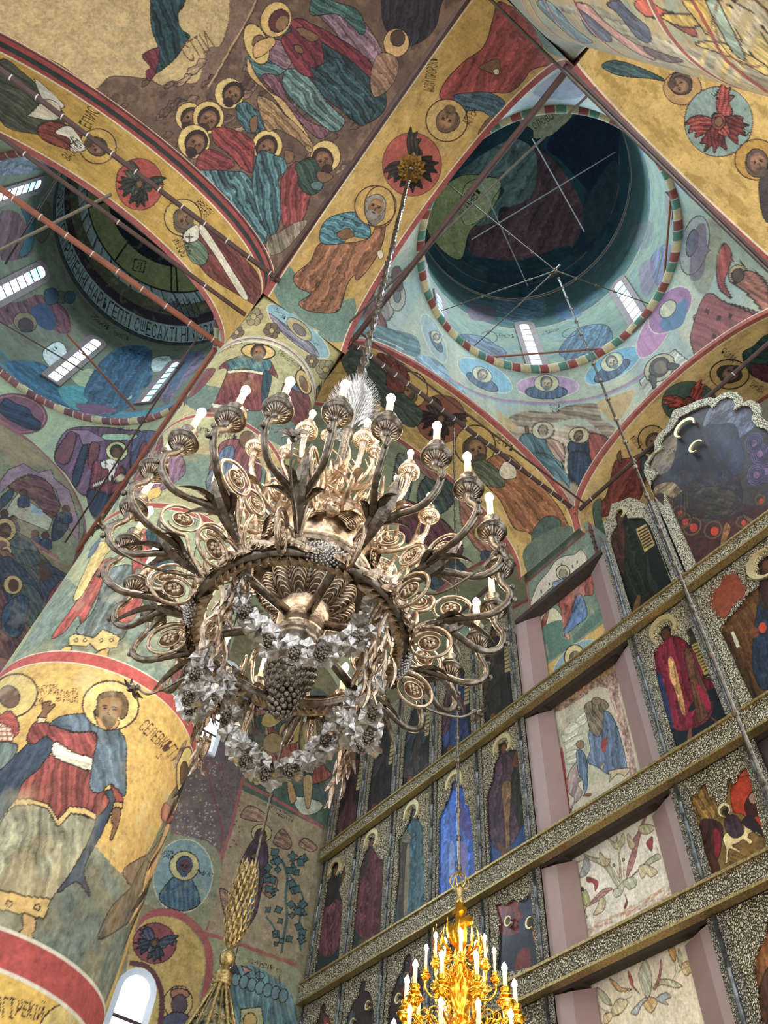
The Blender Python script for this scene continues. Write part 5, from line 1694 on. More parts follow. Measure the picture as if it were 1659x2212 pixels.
pe = thing('square_pillar', 'square painted pillar behind the icon screen, frescoed saints above and flowering scrolls below', 'pillar', (0, 0, 0))
S.build(FRESCO, pe)
b = MB(); b.box((XN0, YP + .004, 0), (XA + .1, YD, ZS)); b.build('pillar_core', PLAIN, pe)


def f_face2(y, z):
    return np.stack([XA + .104 + 0 * y, y, z], -1)


S = Surf('painted_side', f_face2, np.linspace(YP, YD, 60), np.linspace(11, ZS, 200), (150, 168, 160), seed=63)
S.blotch((170, 90, 80), .1, .6, 14, 1); S.uband(YP, YP + .12, (170, 84, 76)); S.build(FRESCO, pe)

# ------------------------------------------------------------------ the icon screen
YI = 7.84
XL = [-13.34, -12.15, -10.95, -9.70, -8.43, -7.24]
XR = [-4.72, -3.56, -2.2, -.9, .3]


def I(q):
    """photo points -> (x, z) on the plane of the icon screen"""
    P = on_plane(pp(q), 1, YI)
    return [(float(p[0]), float(p[2])) for p in P]


def plate(name, outer, holes, m, parent, y=YI - .012, th=.03):
    from mathutils.geometry import tessellate_polygon
    loops = [[Vector((p[0], p[1], 0)) for p in l] for l in [outer] + holes]
    tri = tessellate_polygon(loops)
    flat = [p for l in loops for p in l]
    b = MB()
    V = [(p.x, y, p.y) for p in flat] + [(p.x, y + th, p.y) for p in flat]
    n = len(flat)
    F = [tuple(t) for t in tri]
    o = 0
    for l in loops:
        k = len(l)
        F += [(o + i, o + (i + 1) % k, n + o + (i + 1) % k, n + o + i) for i in range(k)]
        o += k
    b.add(V, F)
    return b.build(name, m, parent)


def halo(parent, c, r, a0, a1, w=.4, y=YI - .02, th=.03, m=None):
    """crescent of a metal halo, (x, z) centre"""
    n = 18
    out, inn = [], []
    for i in range(n + 1):
        t = i / n
        a = math.radians(lerp(a0, a1, t))
        ww = w * r * (.25 + .75 * math.sin(pi * min(max(t, .06), .94)))
        out.append((c[0] + r * math.cos(a), c[1] + r * math.sin(a)))
        inn.append((c[0] + (r - ww) * math.cos(a), c[1] + (r - ww) * math.sin(a)))
    pts = out + inn[::-1]
    b = MB()
    b.prism(pts, lambda p: (p[0], y - th, p[1]), lambda p: (p[0], y + .01, p[1]))
    return b.build('halo', m or HALOM, parent)


GEN = [(0, 0), (0, .42), (.04, .6), (.2, .76), (.34, .81), (.36, .9), (.42, .965), (.53, .975), (.62, .93), (.62, .82), (.78, .76), (.93, .6), (1, .42), (1, 0)]


def icon(label, x0, x1, z0, z1, hole, paint, base=(40, 40, 42), hal=None, group='icons of the tall icon screen', outer=None, res=.009, lower=None, name='icon'):
    t = thing(name, label, 'icon', ((x0 + x1) / 2, YI + .1, z0), group)
    if outer is None:
        hole = [(min(max(a, x0 + .15), x1 - .12), min(max(c, z0 + .02), z1 - .03)) for a, c in hole]
    hole = [(a, max(c, z0 + .03)) for a, c in hole]
    q = [hole[0]]
    for h_ in hole[1:]:
        if abs(h_[0] - q[-1][0]) + abs(h_[1] - q[-1][1]) > .004:
            q.append(h_)
    hole = q
    off = np.array([(x0 + x1) / 2, YI + .1, z0])

    def f(x, z):
        return np.stack([x, YI + .025 + 0 * x, z], -1)
    hx = [p[0] for p in hole]; hz = [p[1] for p in hole]
    S = Surf('painting', f, np.linspace(min(hx) - .01, max(hx) + .01, max(20, int((max(hx) - min(hx)) / res))), np.linspace(min(hz) - .01, max(hz) + .01, max(30, int((max(hz) - min(hz)) / res))), base, seed=int(abs(x0 * 31 + z0 * 7)) + 3, cell=14, mott=.18)
    if lower:
        S.vband(z0, lerp(z0, z1, .45), lower, a=.8)
    paint(S)
    gx = S.gi(np.array([p[0] for p in (outer or hole)]), np.array([p[1] for p in (outer or hole)]))
    S.P = S.P - off
    cl = None
    if outer:
        r = S.mask(gx)
        cl = np.zeros(S.shape, bool)
        cl[r[0]] = r[1]
    S.build(ICONP, t, clip=cl)
    x0e, x1e = x0 + .115, x1 - .115
    ou = outer or [(x0e, z0), (x1e, z0), (x1e, z1), (x0e, z1)]
    p = plate('metal_cover', [(a - off[0], c - off[2]) for a, c in ou], [[(a - off[0], c - off[2]) for a, c in hole]], BASMA, t, -.1 - .012)
    if hal:
        for (c, r, a0, a1) in hal:
            halo(t, (c[0] - off[0], c[1] - off[2]), r, a0, a1, y=-.1 - .02)
    return t


def gen_hole(x0, x1, z0, z1, fl=False):
    l = [((1 - a) if fl else a, b) for a, b in GEN]
    if fl:
        l = l[::-1]
    return [(lerp(x0 + .2, x1 - .16, a), lerp(z0 + .04, z1 - .1, b)) for a, b in l]


def P3(x, z):
    return tuple(proj(np.array([x, YI, z])))


def gen_paint(c1, c2, x0, x1, z0, z1, scroll=True, beard=BRND, s=1):
    def f(S):
        zo()
        h = P3(lerp(x0, x1, .5), lerp(z0, z1, .84))
        ft = P3(lerp(x0, x1, .5), lerp(z0, z1, .06))
        w = abs(P3(x1, z0)[0] - P3(x0, z0)[0]) * .62
        saint(S, h, ft, w, c1, c2, None, hr=w * .34, skin=(88, 60, 44), hair=(50, 36, 30), side=s)
        if scroll:
            a, b_, c_, d = P3(lerp(x0, x1, .74), lerp(z0, z1, .68)), P3(lerp(x0, x1, .88), lerp(z0, z1, .66)), P3(lerp(x0, x1, .84), lerp(z0, z1, .36)), P3(lerp(x0, x1, .71), lerp(z0, z1, .38))
            S.poly([a, b_, c_, d], (150, 138, 100), sm=False)
            for k in range(1, 8):
                t = k / 8
                S.line([(lerp(a[0], d[0], t), lerp(a[1], d[1], t)), (lerp(b_[0], c_[0], t), lerp(b_[1], c_[1], t))], (50, 40, 30), 2.2, False)
    return f


# backing and beams
for x0, x1 in ((-13.44, -7.3), (-4.72, .59)):
    b = MB(); b.box((x0, YI + .1, 0), (x1, YI + .26, 13.4)); tag(b.build('screen_backing', WOODD), 'dark wooden backing of the icons ' + ('left of the painted pillar' if x0 < -8 else 'right of the painted pillar'), 'icon screen')


def beam(z0, z1, x0, x1, label, y0=7.66, m=None):
    t = thing('carved_beam', label, 'beam', ((x0 + x1) / 2, 7.8, z0), 'horizontal beams of the icon screen')
    w = (x1 - x0) / 2
    h = z1 - z0
    b = MB(); b.box((-w, -.10, .03), (w, .0, h - .03)); b.build('stamped_face', m or BASMA, t)
    b = MB(); b.box((-w, -.135, h - .035), (w, .0, h)); b.box((-w, -.135, 0), (w, .0, .035)); b.build('gilt_moulding', GILT, t)
    b = MB(); b.box((-w, .0, .01), (w, .1, h - .01)); b.build('beam_core', WOODD, t)
    return t


beam(11.06, 11.36, -13.4, .5, 'upper silver-gilt beam of the icon screen, under the prophets')
beam(8.22, 8.60, -13.4, .5, 'middle silver-gilt beam of the icon screen, under the tall standing saints')
beam(6.50, 6.83, -13.4, .5, 'lowest visible silver-gilt beam, under the small square feast icons')
# ledges that bridge the recess, seen from below
for z, q in ((11.06, 'upper'), (8.22, 'middle'), (6.5, 'lowest')):
    b = MB(); b.box((-7.2, 7.92, z + .06), (-4.75, 8.1, z + .12)); b.box((-6.95, 7.86, z + .02), (-6.8, 8.1, z + .06)); b.box((-5.1, 7.86, z + .02), (-4.95, 8.1, z + .06))
    tag(b.build('shelf', WOODD), 'dark wooden ledge behind the %s gilt beam, before the painted pillar' % q, 'shelf')
b = MB(); b.box((-7.2, 7.86, 13.55), (-4.78, 8.1, 13.66)); tag(b.build('shelf', WOODD), 'dark grey wooden ledge crossing the top of the painted pillar', 'shelf')
# boards each side of the recess
for z0, z1, wh in ((11.36, 13.54, 'top'), (8.6, 11.06, 'upper'), (6.83, 8.22, 'lower'), (3.5, 6.5, 'lowest')):
    for side, xs in (('left', (-7.22, -6.98, -6.72)), ('right', (-4.76, -4.98, -5.3))):
        t = thing('side_board', 'grey-brown boards %s of the pillar painting, %s stretch' % (side, wh), 'panel', (0, 0, z0), 'plain boards beside the pillar paintings')
        b = MB(); b.prism([(xs[0], 7.88), (xs[1], 7.95), (xs[1], 7.97), (xs[0], 7.9)], lambda p: (p[0], p[1], 0), lambda p: (p[0], p[1], z1 - z0)); b.build('light_board', BOARD2, t)
        b = MB(); b.prism([(xs[1], 7.95), (xs[2], 8.08), (xs[2], 8.1), (xs[1], 7.97)], lambda p: (p[0], p[1], 0), lambda p: (p[0], p[1], z1 - z0)); b.build('dark_board', BOARD, t)


def column(x, z0, z1, lab, side=0):
    t = thing('colonette', lab, 'column', (x, 7.8, z0), 'slim silvery posts of the icon screen')
    h = z1 - z0
    b = MB()
    pr = [(.026, 0)]
    for k in range(1, 5):
        zz = h * k / 5
        pr += [(.026, zz - .02), (.034, zz - .012), (.034, zz + .012), (.026, zz + .02)]
    pr += [(.026, h)]
    b.lathe(pr, 12); b.build('post', METALB, t, True)
    b = MB(); b.box((-.11, .01, 0), (.11, .024, h)); b.build('strip', BASMAF, t)
    return t


METALB = mat('bluish_aged_silver', (128, 132, 136), .42, .9, col2=(66, 68, 70), scale=14, bump=.3)
ordn = ['first', 'second', 'third', 'fourth', 'fifth', 'sixth']
for nm, z0, z1 in (('prophet row', 11.36, 14.1), ('row of tall standing saints', 8.6, 11.06), ('feast row', 6.83, 8.22), ('bottom row', 3.6, 6.5)):
    for i, x in enumerate(XL):
        column(x if i < 5 else x - .06, z0, z1, 'slim silvery post in the %s, %s from the north wall' % (nm, ordn[i]))
    for i, x in enumerate(XR[:2]):
        zz = z1 if nm != 'prophet row' else (13.62 if i == 0 else 13.75)
        column(x + (.06 if i == 0 else 0), z0, zz, 'slim silvery post in the %s, %s right of the painted pillar' % (nm, ordn[i]))

# row of standing saints, left part
cols = [((70, 44, 52), (44, 44, 50)), ((84, 46, 50), (50, 36, 44)), ((60, 62, 60), (66, 88, 100)), ((50, 78, 140), (58, 84, 160)), ((74, 56, 56), (56, 62, 110))]
H = {}
zo(640, 1500, 3.318)
H[4] = I('1392,1262 1352,900 1362,730 1402,620 1420,500 1448,440 1450,360 1500,330 1525,400 1575,395 1606,430 1600,500 1640,640 1652,760 1668,1112')
H[3] = I('1018,1512 1020,900 1050,830 1100,720 1115,640 1150,602 1190,640 1205,720 1215,790 1240,800 1268,1000 1290,1358')
H[2] = I('690,1722 728,1300 735,1150 730,1050 780,960 810,900 830,812 870,830 880,900 912,960 918,1200 925,1585')
H[1] = I('368,1912 432,1370 440,1250 490,1130 515,1100 525,1022 560,1030 552,1100 600,1180 632,1190 622,1400 602,1790')
H[0] = I('84,2092 150,1600 190,1500 210,1350 250,1290 260,1212 308,1202 318,1290 352,1222 352,1300 310,1400 335,1500 300,1972')


def pB4(S):
    zo(640, 1500, 3.318)
    S.poly('1380,1280 1380,700 1640,700 1680,1120', (44, 70, 116), line=0)
    S.poly('1350,900 1370,700 1410,620 1430,500 1460,430 1530,440 1590,560 1640,700 1640,880 1590,1000 1540,1080 1440,1110 1400,1060', (66, 50, 58), (95, 9, .4))
    S.poly('1550,560 1600,520 1640,640 1652,900 1600,940 1560,800 1540,660', (40, 38, 32), (95, 5, .6)); S.poly('1470,660 1530,620 1540,700 1530,900 1530,1100 1500,1100 1490,900', (116, 88, 62), (90, 7, .3))
    S.poly('1545,500 1590,370 1606,440 1590,520', (96, 62, 40)); S.ell((1482, 380), 34, 48, 10, (60, 42, 30)); S.ell((1488, 392), 20, 32, 10, (100, 70, 46), line=0); S.poly('1440,1060 1500,1100 1630,1090 1600,1110 1500,1200 1480,1180', (96, 66, 50), line=0)


def pB3(S):  # window reflection painted in as the blue of robe and ground
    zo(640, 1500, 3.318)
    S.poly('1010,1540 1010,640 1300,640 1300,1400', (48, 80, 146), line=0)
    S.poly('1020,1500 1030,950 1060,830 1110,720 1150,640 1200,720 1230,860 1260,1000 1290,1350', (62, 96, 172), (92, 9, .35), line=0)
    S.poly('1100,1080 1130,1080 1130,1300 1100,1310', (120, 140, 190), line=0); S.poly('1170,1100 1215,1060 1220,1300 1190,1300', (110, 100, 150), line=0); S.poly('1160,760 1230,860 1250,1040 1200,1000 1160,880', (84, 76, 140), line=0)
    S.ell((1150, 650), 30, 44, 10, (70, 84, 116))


def pB2(S):
    zo(640, 1500, 3.318)
    S.poly('680,1760 700,1000 930,900 940,1580', (34, 48, 48), line=0)
    S.poly('730,1300 740,1050 800,950 840,900 900,960 915,1200 920,1500 700,1660', (60, 84, 92), (92, 9, .4), line=0); S.poly('730,1060 800,1000 800,1500 740,1640 720,1300', (62, 56, 46), (94, 8, .4), line=0)
    S.poly('790,1120 812,1100 800,1500 770,1560', (120, 110, 84), line=0); S.poly('735,970 770,960 830,1020 810,1070 760,1060', (110, 106, 88), sm=False); S.ell((842, 860), 26, 40, 10, (60, 62, 62)); S.ell((846, 870), 16, 26, 10, (84, 76, 66), line=0)
    for k in range(5):
        S.line([(742 + k * 4, 985 + k * 15), (785 + k * 9, 985 + k * 14)], BLK, 1.2, False)


def pB1(S):
    zo(640, 1500, 3.318)
    S.poly('360,1930 420,1000 640,1000 610,1820', (44, 50, 48), line=0)
    S.poly('430,1500 440,1280 490,1140 540,1110 610,1190 625,1400 610,1640 540,1760 430,1700', (82, 50, 52), (92, 9, .35), line=0); S.poly('440,1350 450,1230 500,1120 520,1180 490,1300', (54, 46, 44), line=0)
    S.ell((540, 1060), 22, 36, 10, (50, 40, 36)); S.ell((544, 1068), 14, 24, 10, (90, 66, 50), line=0); S.poly('460,1760 540,1740 560,1800 440,1840', (110, 84, 66), line=0, a=.5)


def pB0(S):
    zo(640, 1500, 3.318)
    S.poly('80,2110 160,1200 360,1200 310,1990', (40, 48, 50), line=0)
    S.poly('150,1800 160,1600 200,1480 300,1470 330,1520 300,1800 220,1880', (86, 54, 58), (92, 9, .35), line=0); S.poly('190,1490 220,1340 260,1300 300,1340 290,1440 230,1520', (40, 38, 40)); S.poly('310,1380 350,1220 355,1290 330,1370', (90, 60, 44))
    S.ell((282, 1265), 22, 44, 10, (56, 42, 34)); S.ell((286, 1272), 14, 28, 10, (96, 68, 48), line=0)


labs = ['dark icon of a bowing saint with raised hand, nearest the wall in the tall row', 'dark brown-robed saint icon, second from the north wall in the tall saints row', 'dim teal-cloaked saint icon holding a slanted page, in the tall saints row',
        'vivid blue saint icon directly behind the rod of the gilt chandelier', 'icon of a winged fur-cloaked saint raising his hand, left of the pillar painting']
HB = [((282, 1255), 52), ((545, 1050), 58), ((835, 845), 66), ((1140, 630), 70), ((1485, 370), 72)]
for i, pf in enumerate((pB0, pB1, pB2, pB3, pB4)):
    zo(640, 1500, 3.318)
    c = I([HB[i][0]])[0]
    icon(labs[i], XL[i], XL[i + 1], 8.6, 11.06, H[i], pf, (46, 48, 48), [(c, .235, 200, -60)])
# right part of that row
zo(1100, 1100, 2.968)
hl = I('1080,1570 1040,1440 1000,1300 960,1150 935,1030 925,930 955,880 990,850 960,800 975,765 1020,740 1040,770 1040,810 1090,815 1140,850 1155,870 1150,820 1135,790 1150,760 1190,750 1200,790 1225,830 1235,900 1305,1030 1310,1070 1250,1080 1290,1070 1300,1110 1340,1100 1440,1345')


def pBR(S):
    zo(1100, 1100, 2.968)
    S.poly('900,1600 1020,1100 1340,1080 1470,1360', (22, 30, 36), line=0)
    S.poly('1150,1300 1210,1200 1330,1130 1300,1080 1250,1080 1230,960 1150,870 1090,815 1030,810 950,880 925,930 935,1040 970,1200 1020,1350 1080,1420 1200,1400 1290,1330 1300,1230', (104, 34, 48), (76, 9, .4), line=1.4)
    S.poly('1020,960 1050,960 1090,1100 1130,1300 1110,1310 1060,1150 1030,1080', (170, 130, 84), (76, 6, .4), line=0); S.poly('1120,930 1160,900 1220,1050 1280,1200 1290,1290 1210,1370 1180,1200', (92, 60, 46), (76, 8, .4)); S.poly('1200,1130 1240,1150 1290,1250 1270,1290', (150, 40, 66), line=0)
    S.poly('940,1080 980,1080 1050,1380 1020,1360', (40, 52, 84), line=0); S.ell((1000, 785), 42, 50, 0, (50, 34, 26)); S.ell((1004, 800), 26, 34, 0, (80, 54, 38), line=0); S.poly('1150,760 1190,750 1220,830 1160,880 1140,800', (56, 54, 40))
    S.poly('1165,870 1215,845 1310,1035 1250,1068', (166, 144, 80), sm=False)
    for k in range(9):
        t = k / 9
        S.line([(1175 + 82 * t, 885 + 175 * t), (1222 + 78 * t, 865 + 170 * t)], (70, 50, 30), 3.0, False)
    S.poly('1150,1420 1170,1420 1165,1520 1140,1510', (110, 70, 60), line=0); S.poly('1290,1330 1340,1360 1380,1365 1340,1375', (110, 70, 60), line=0)


c = I([(992, 772)])[0]
icon('icon of a crimson-robed saint with a silver halo and open scroll, right of the pillar', XR[0], XR[1], 8.6, 11.06, hl, pBR, (34, 32, 34), [(c, .25, 215, -45)])
zo(1100, 1100, 2.968)
hl = I('1575,1255 1480,1060 1400,880 1350,780 1380,720 1460,640 1530,540 1600,490 1600,400 1590,350 1640,300 1700,290 1760,330 1800,420 1900,600 1960,900 2000,1060')


def pBC(S):
    zo(1100, 1100, 2.968)
    S.poly('1350,780 1460,640 1600,480 1760,600 1900,1000 1580,1260', (84, 56, 34), (60, 9, .35)); S.poly('1590,640 1640,600 1760,700 1820,1000 1640,1160 1560,1000', (36, 48, 64), (70, 9, .3)); S.poly('1420,790 1440,780 1480,880 1460,890', (200, 196, 170), sm=False, line=0)
    S.poly('1600,500 1640,440 1720,440 1760,540 1700,640 1620,620', (56, 40, 34), (70, 8, .4)); S.ell((1625, 760), 26, 34, 0, (180, 70, 50), line=0); S.ell((1570, 790), 30, 36, 0, (110, 66, 40), line=0); S.ell((1640, 350), 46, 60, 0, (48, 32, 26)); S.ell((1650, 365), 26, 38, 0, (90, 60, 40), line=0)
    S.line('1370,790 1500,1040 1600,1240', (30, 20, 16), 6); S.poly('1380,830 1420,820 1560,1100 1540,1200', (64, 44, 28), (70, 8, .4), line=0)


c = I([(1640, 355)])[0]
ic = icon('wide icon of a seated saint with red-winged creatures in the silver cover, right edge', XR[1], XR[2] + 1.0, 8.6, 11.06, hl, pBC, (60, 42, 30), [(c, .27, 270, 60)])


def pwing(S):
    zo(1100, 1100, 2.968)
    S.poly('1275,540 1330,520 1390,430 1450,415 1480,450 1490,490 1520,500 1510,560 1450,600 1420,650 1380,690 1350,710 1365,660 1330,660 1345,620 1310,630 1340,590 1290,590 1330,560', (126, 62, 40), (150, 6, .5), line=1.4)


def f(x, z):
    return np.stack([x, YI - .014 + 0 * x, z], -1)


zo(1100, 1100, 2.968)
hole = I('1450,412 1485,450 1495,488 1525,500 1512,560 1450,605 1420,655 1392,690 1380,714 1366,690 1350,704 1350,668 1316,694 1338,648 1302,662 1328,622 1284,642 1322,598 1274,604 1322,572 1278,560 1332,542 1300,512 1348,510 1385,430')
b = MB()
b.prism([(x, z) for x, z in hole], lambda p: (p[0], YI - .018, p[1]), lambda p: (p[0], YI, p[1]))
o = b.build('winged_creature', mat('red_brown_paint', (140, 66, 40), .5, noise=.5, scale=20))
o.parent = ic
o.location = (-ic.location[0], -ic.location[1], -ic.location[2])
o['label'] = 'red-brown winged creature'

# prophet row, left part (mostly behind the chandelier)
pc = [((64, 42, 44), (40, 34, 38)), ((40, 38, 40), (48, 44, 48)), ((56, 52, 50), (44, 50, 56)), ((50, 62, 96), (74, 54, 60)), ((40, 40, 40), (50, 46, 40))]
for i in range(5):
    fl = i % 2 == 1
    icon(['dark prophet icon with a lattice scroll, nearest the north wall in the prophet row', 'near-black prophet icon, second from the north wall in the prophet row', 'dark prophet icon with brownish folds, third from the north wall in the prophet row',
          'bluish prophet icon seen right behind the lower right chandelier arms', 'dark prophet icon beside the boards, just left of the painted pillar'][i],
         XL[i], XL[i + 1], 11.36, 14.2, gen_hole(XL[i], XL[i + 1], 11.36, 14.2, fl), gen_paint(*pc[i], XL[i], XL[i + 1], 11.36, 14.2, True, s=1), (34, 36, 40), None, res=.014)
# prophet right of the pillar, scalloped head
zo(1100, 1100, 2.968)
hl = I('768,705 712,530 715,430 690,380 655,290 650,170 690,95 678,50 700,10 735,0 752,30 760,60 820,55 862,58 905,110 940,200 1050,492')
zo(1240, 700, 3.96)
ou = I('470,2490 330,2100 270,1990 240,1850 250,1700 300,1640 325,1540 380,1525 440,1500 480,1485 540,1500 580,1530 615,1545 612,1600 640,1660 720,1880 800,2110 960,2440 870,2530 600,2640')
ou = [(max(x, XR[0] + .12), max(z, 11.37)) for x, z in ou]
zt_ = 14.6


def pA(S):
    zo(1100, 1100, 2.968)
    S.poly('770,720 700,480 760,250 900,100 1060,500', (20, 26, 24), line=0)
    S.poly('655,280 650,180 700,90 740,110 745,200 740,300 790,440 760,460 710,390 690,350', (60, 38, 32), (80, 8, .4)); S.poly('750,60 860,58 900,110 870,280 840,300 900,400 950,520 820,560 740,440 745,250', (28, 34, 30), (70, 9, .6))
    S.ell((708, 40), 30, 42, -10, (44, 32, 26)); S.ell((712, 52), 20, 28, -10, (84, 58, 40), line=0); S.poly('810,128 880,92 935,228 868,278', (176, 152, 96), sm=False)
    for k in range(7):
        t = k / 7
        S.line([(824 + 45 * t, 145 + 125 * t), (884 + 42 * t, 112 + 120 * t)], (50, 36, 26), 3.4, False)
    S.poly('880,290 900,370 910,470 890,440', (46, 52, 44), line=0); S.poly('820,560 840,560 830,640 800,680 790,650', (96, 72, 48), line=0)


zo(1240, 700, 3.96)
c = I([(395, 1630)])[0]
icon('near-black prophet icon with a scalloped silver top and pale ruled scroll', XR[0], XR[1], 11.36, zt_, hl, pA, (26, 28, 28), [(c, .16, 120, -80)], outer=ou)
# large icon with the enthroned figures
zo(1240, 700, 3.96)
ou = I('300,1530 290,1530 610,1370 600,1270 605,1200 640,1140 690,1090 690,1010 720,950 790,880 830,800 850,745 900,720 960,705 1060,655 1160,628 1210,640 1260,600 1330,580 1400,590 1440,625 1450,670 1520,650 1580,680 1605,730 1600,790 1660,840 1740,900 1800,1000 1900,1200 2050,1500')
ou = ou[2:]
ou = [(ou[0][0] - .02, ou[0][1])] + ou[1:]
oi = I('770,1560 660,1440 665,1340 720,1280 720,1265 650,1240 640,1190 680,1120 760,1060 740,1020 770,960 840,900 900,800 960,770 1060,720 1150,690 1190,720 1240,660 1310,625 1360,640 1380,690 1365,740 1430,700 1500,705 1540,760 1520,820 1570,880 1640,900 1700,960 1760,1060 1860,1300 1980,1540')
XF0, XF1 = -3.42, -.3
ou = [(XF0, 11.37), (XF0, 13.9)] + ou[1:] + [(XF1, 11.37)]
oi = [(XF0 + .2, 11.42), (XF0 + .2, 13.7)] + oi + [(XF1 - .2, 11.42)]


def pF(S):
    zo(1240, 700, 3.96)
    S.poly('640,1200 800,900 1100,680 1400,600 1659,850 1900,1300 1900,1700 900,1980 700,1500', (60, 52, 52), line=0)
    S.poly('740,1040 860,940 880,1040 820,1240 700,1290 650,1240', (128, 112, 92), (115, 7, .25), line=0); S.poly('680,1420 760,1360 850,1350 940,1290 930,1420 780,1520', (140, 122, 92), (140, 7, .3), line=0)
    S.poly('1100,870 1180,690 1300,640 1370,640 1370,740 1200,860', (120, 124, 140), (120, 8, .2), line=1); S.poly('1140,870 1350,720 1500,700 1530,800 1560,860 1420,980 1380,1020 1350,880', (96, 104, 126), (120, 8, .25), line=1)
    S.poly('740,1300 880,1260 960,1290 1100,1060 1250,1100 1400,1300 1440,1500 1350,1640 1100,1660 940,1600 930,1440 850,1350', (52, 46, 52), (60, 12, .35), line=1.2)
    S.poly('880,900 960,820 1040,860 1100,960 1130,1060 1230,1200 1260,1300 1140,1290 960,1250 870,1270 830,1330 770,1310 860,1190 900,1100', (36, 34, 50), (70, 11, .35), line=1.2); S.ell((960, 900), 70, 90, 20, (34, 30, 40)); S.ell((1052, 1050), 42, 56, 0, (40, 32, 30))
    S.poly('1130,870 1220,860 1370,860 1420,1000 1460,1160 1380,1300 1280,1200 1180,1060', (44, 44, 66), (60, 12, .35))
    S.poly('940,1440 1000,1400 1300,1400 1400,1500 1340,1620 1100,1650 960,1600', (58, 52, 46), (20, 9, .4)); S.ell((1170, 1300), 60, 40, 0, (56, 50, 48), line=0)
    for k, (x, y) in enumerate(((1590, 1110), (1540, 1020), (1640, 1260), (1560, 1290))):
        for r in (90, 70, 50):
            S.ell((x, y), r * .8, r, 20, (52 + k * 3, 46, 72), line=1, lc=(90, 84, 120))
        S.ell((x, y), 26, 32, 0, (120, 90, 130), line=0)
    S.poly('700,1480 860,1500 960,1640 1200,1700 1440,1600 1659,1560 1900,1700 1900,1900 900,2000', (66, 36, 34), line=0, tex=.3); S.blotch((50, 26, 28), .05, .5, 20, 3)
    for x, y, r in ((900, 1610, 46), (1010, 1730, 62), (1190, 1760, 62), (1440, 1690, 40), (1590, 1500, 34), (800, 1540, 40), (940, 1680, 50)):
        S.ell((x, y), r * 1.25, r * 1.1, -40, None, line=3.4, lc=(96, 76, 48)); S.ell((x + 12, y + 12), r * .55, r * .6, 0, (176, 64, 46), line=0)
    S.poly('1250,1880 1290,1700 1340,1740 1300,1860', (120, 84, 50), (110, 6, .4)); S.poly('1430,1620 1500,1650 1560,1700 1500,1700', (110, 84, 54))
    for k in range(8):
        S.line([(820 + k * 22, 1480 - k * 10), (780 + k * 30, 1580 + k * 8), (900 + k * 20, 1700)], (40, 26, 24), 1.6)
    S.text('ГЕТЬ', (780, 1130), 50, -18, col=(70, 60, 50), sx=.6)


zo(1240, 700, 3.96)
c1, c2 = I([(955, 895)])[0], I([(1052, 1055)])[0]
icon('large scalloped icon of enthroned figures in a glossy bluish crest, at upper right', XF0, XF1, 11.36, 15.0, oi, pF, (52, 46, 48), [(c1, .235, 225, -30), (c2, .145, 260, -10)], outer=ou, res=.012)

# small square feast icons
zo(1100, 1652, 2.968)
hl = I('1180,290 1165,240 1170,195 1195,200 1215,155 1240,130 1262,110 1275,170 1290,210 1330,215 1340,265 1370,262 1390,205 1400,130 1415,80 1430,100 1440,130 1480,40 1545,10 1570,40 1660,560 1300,705 1250,560 1220,420')


def pC(S):
    zo(1100, 1652, 2.968)
    S.poly('1160,200 1300,140 1660,0 1680,600 1300,720', (120, 94, 48), line=0); S.poly('1170,200 1270,120 1290,220 1400,260 1340,330 1250,370 1200,330', (110, 84, 44), (60, 7, .6))
    S.ell((1345, 130), 62, 72, 0, (40, 44, 26)); S.ell((1435, 45), 34, 34, 0, (40, 40, 26)); S.poly('1360,190 1375,270 1350,270 1345,190', (96, 60, 40))
    S.poly('1420,180 1450,100 1540,60 1570,40 1660,300 1620,460 1560,400 1500,320 1440,300', (170, 62, 40), line=1.2); S.poly('1460,90 1520,10 1545,60', (176, 80, 60)); S.poly('1510,250 1560,170 1600,190 1640,330 1590,330 1530,330', (60, 28, 26)); S.ell((1565, 215), 30, 36, 0, (170, 130, 110), line=1)
    S.poly('1215,420 1240,350 1330,360 1370,410 1360,520 1340,600 1300,640 1240,540', (54, 30, 26), (90, 6, .5)); S.poly('1310,420 1350,440 1350,560 1325,590', (120, 30, 46), line=0)
    S.poly('1370,480 1385,440 1420,440 1500,440 1510,390 1560,400 1605,420 1610,455 1560,430 1530,460 1560,490 1545,510 1500,480 1470,500 1430,520 1480,550 1470,560 1410,540 1400,620 1385,630 1390,540', (224, 204, 150), line=1)
    S.poly('1380,350 1420,320 1470,340 1500,440 1440,470 1390,420', (56, 40, 50), (80, 6, .4)); S.poly('1490,360 1560,330 1640,460 1600,440 1520,400', (40, 28, 34)); S.poly('1440,560 1520,560 1660,500 1660,570 1420,640', (110, 84, 40), (20, 6, .5), line=0)
    S.poly('1250,620 1290,560 1350,660 1310,710', (70, 40, 30)); S.ell((1400, 310), 22, 26, 0, (40, 30, 26), line=0)


c = I([(1394, 300)])[0]
icon('small square icon with a white horse, red city and dark tree, far right', XR[0], XR[1], 6.83, 8.22, hl, pC, (90, 66, 40), [(c, .085, 250, -60)], group='square feast icons')
zo(1100, 1652, 2.968)
hl = I('-60,1010 -90,900 -60,890 -30,900 0,880 30,860 60,880 100,860 130,830 150,800 165,850 175,930 215,1220 190,1290 0,1330 -80,1320')


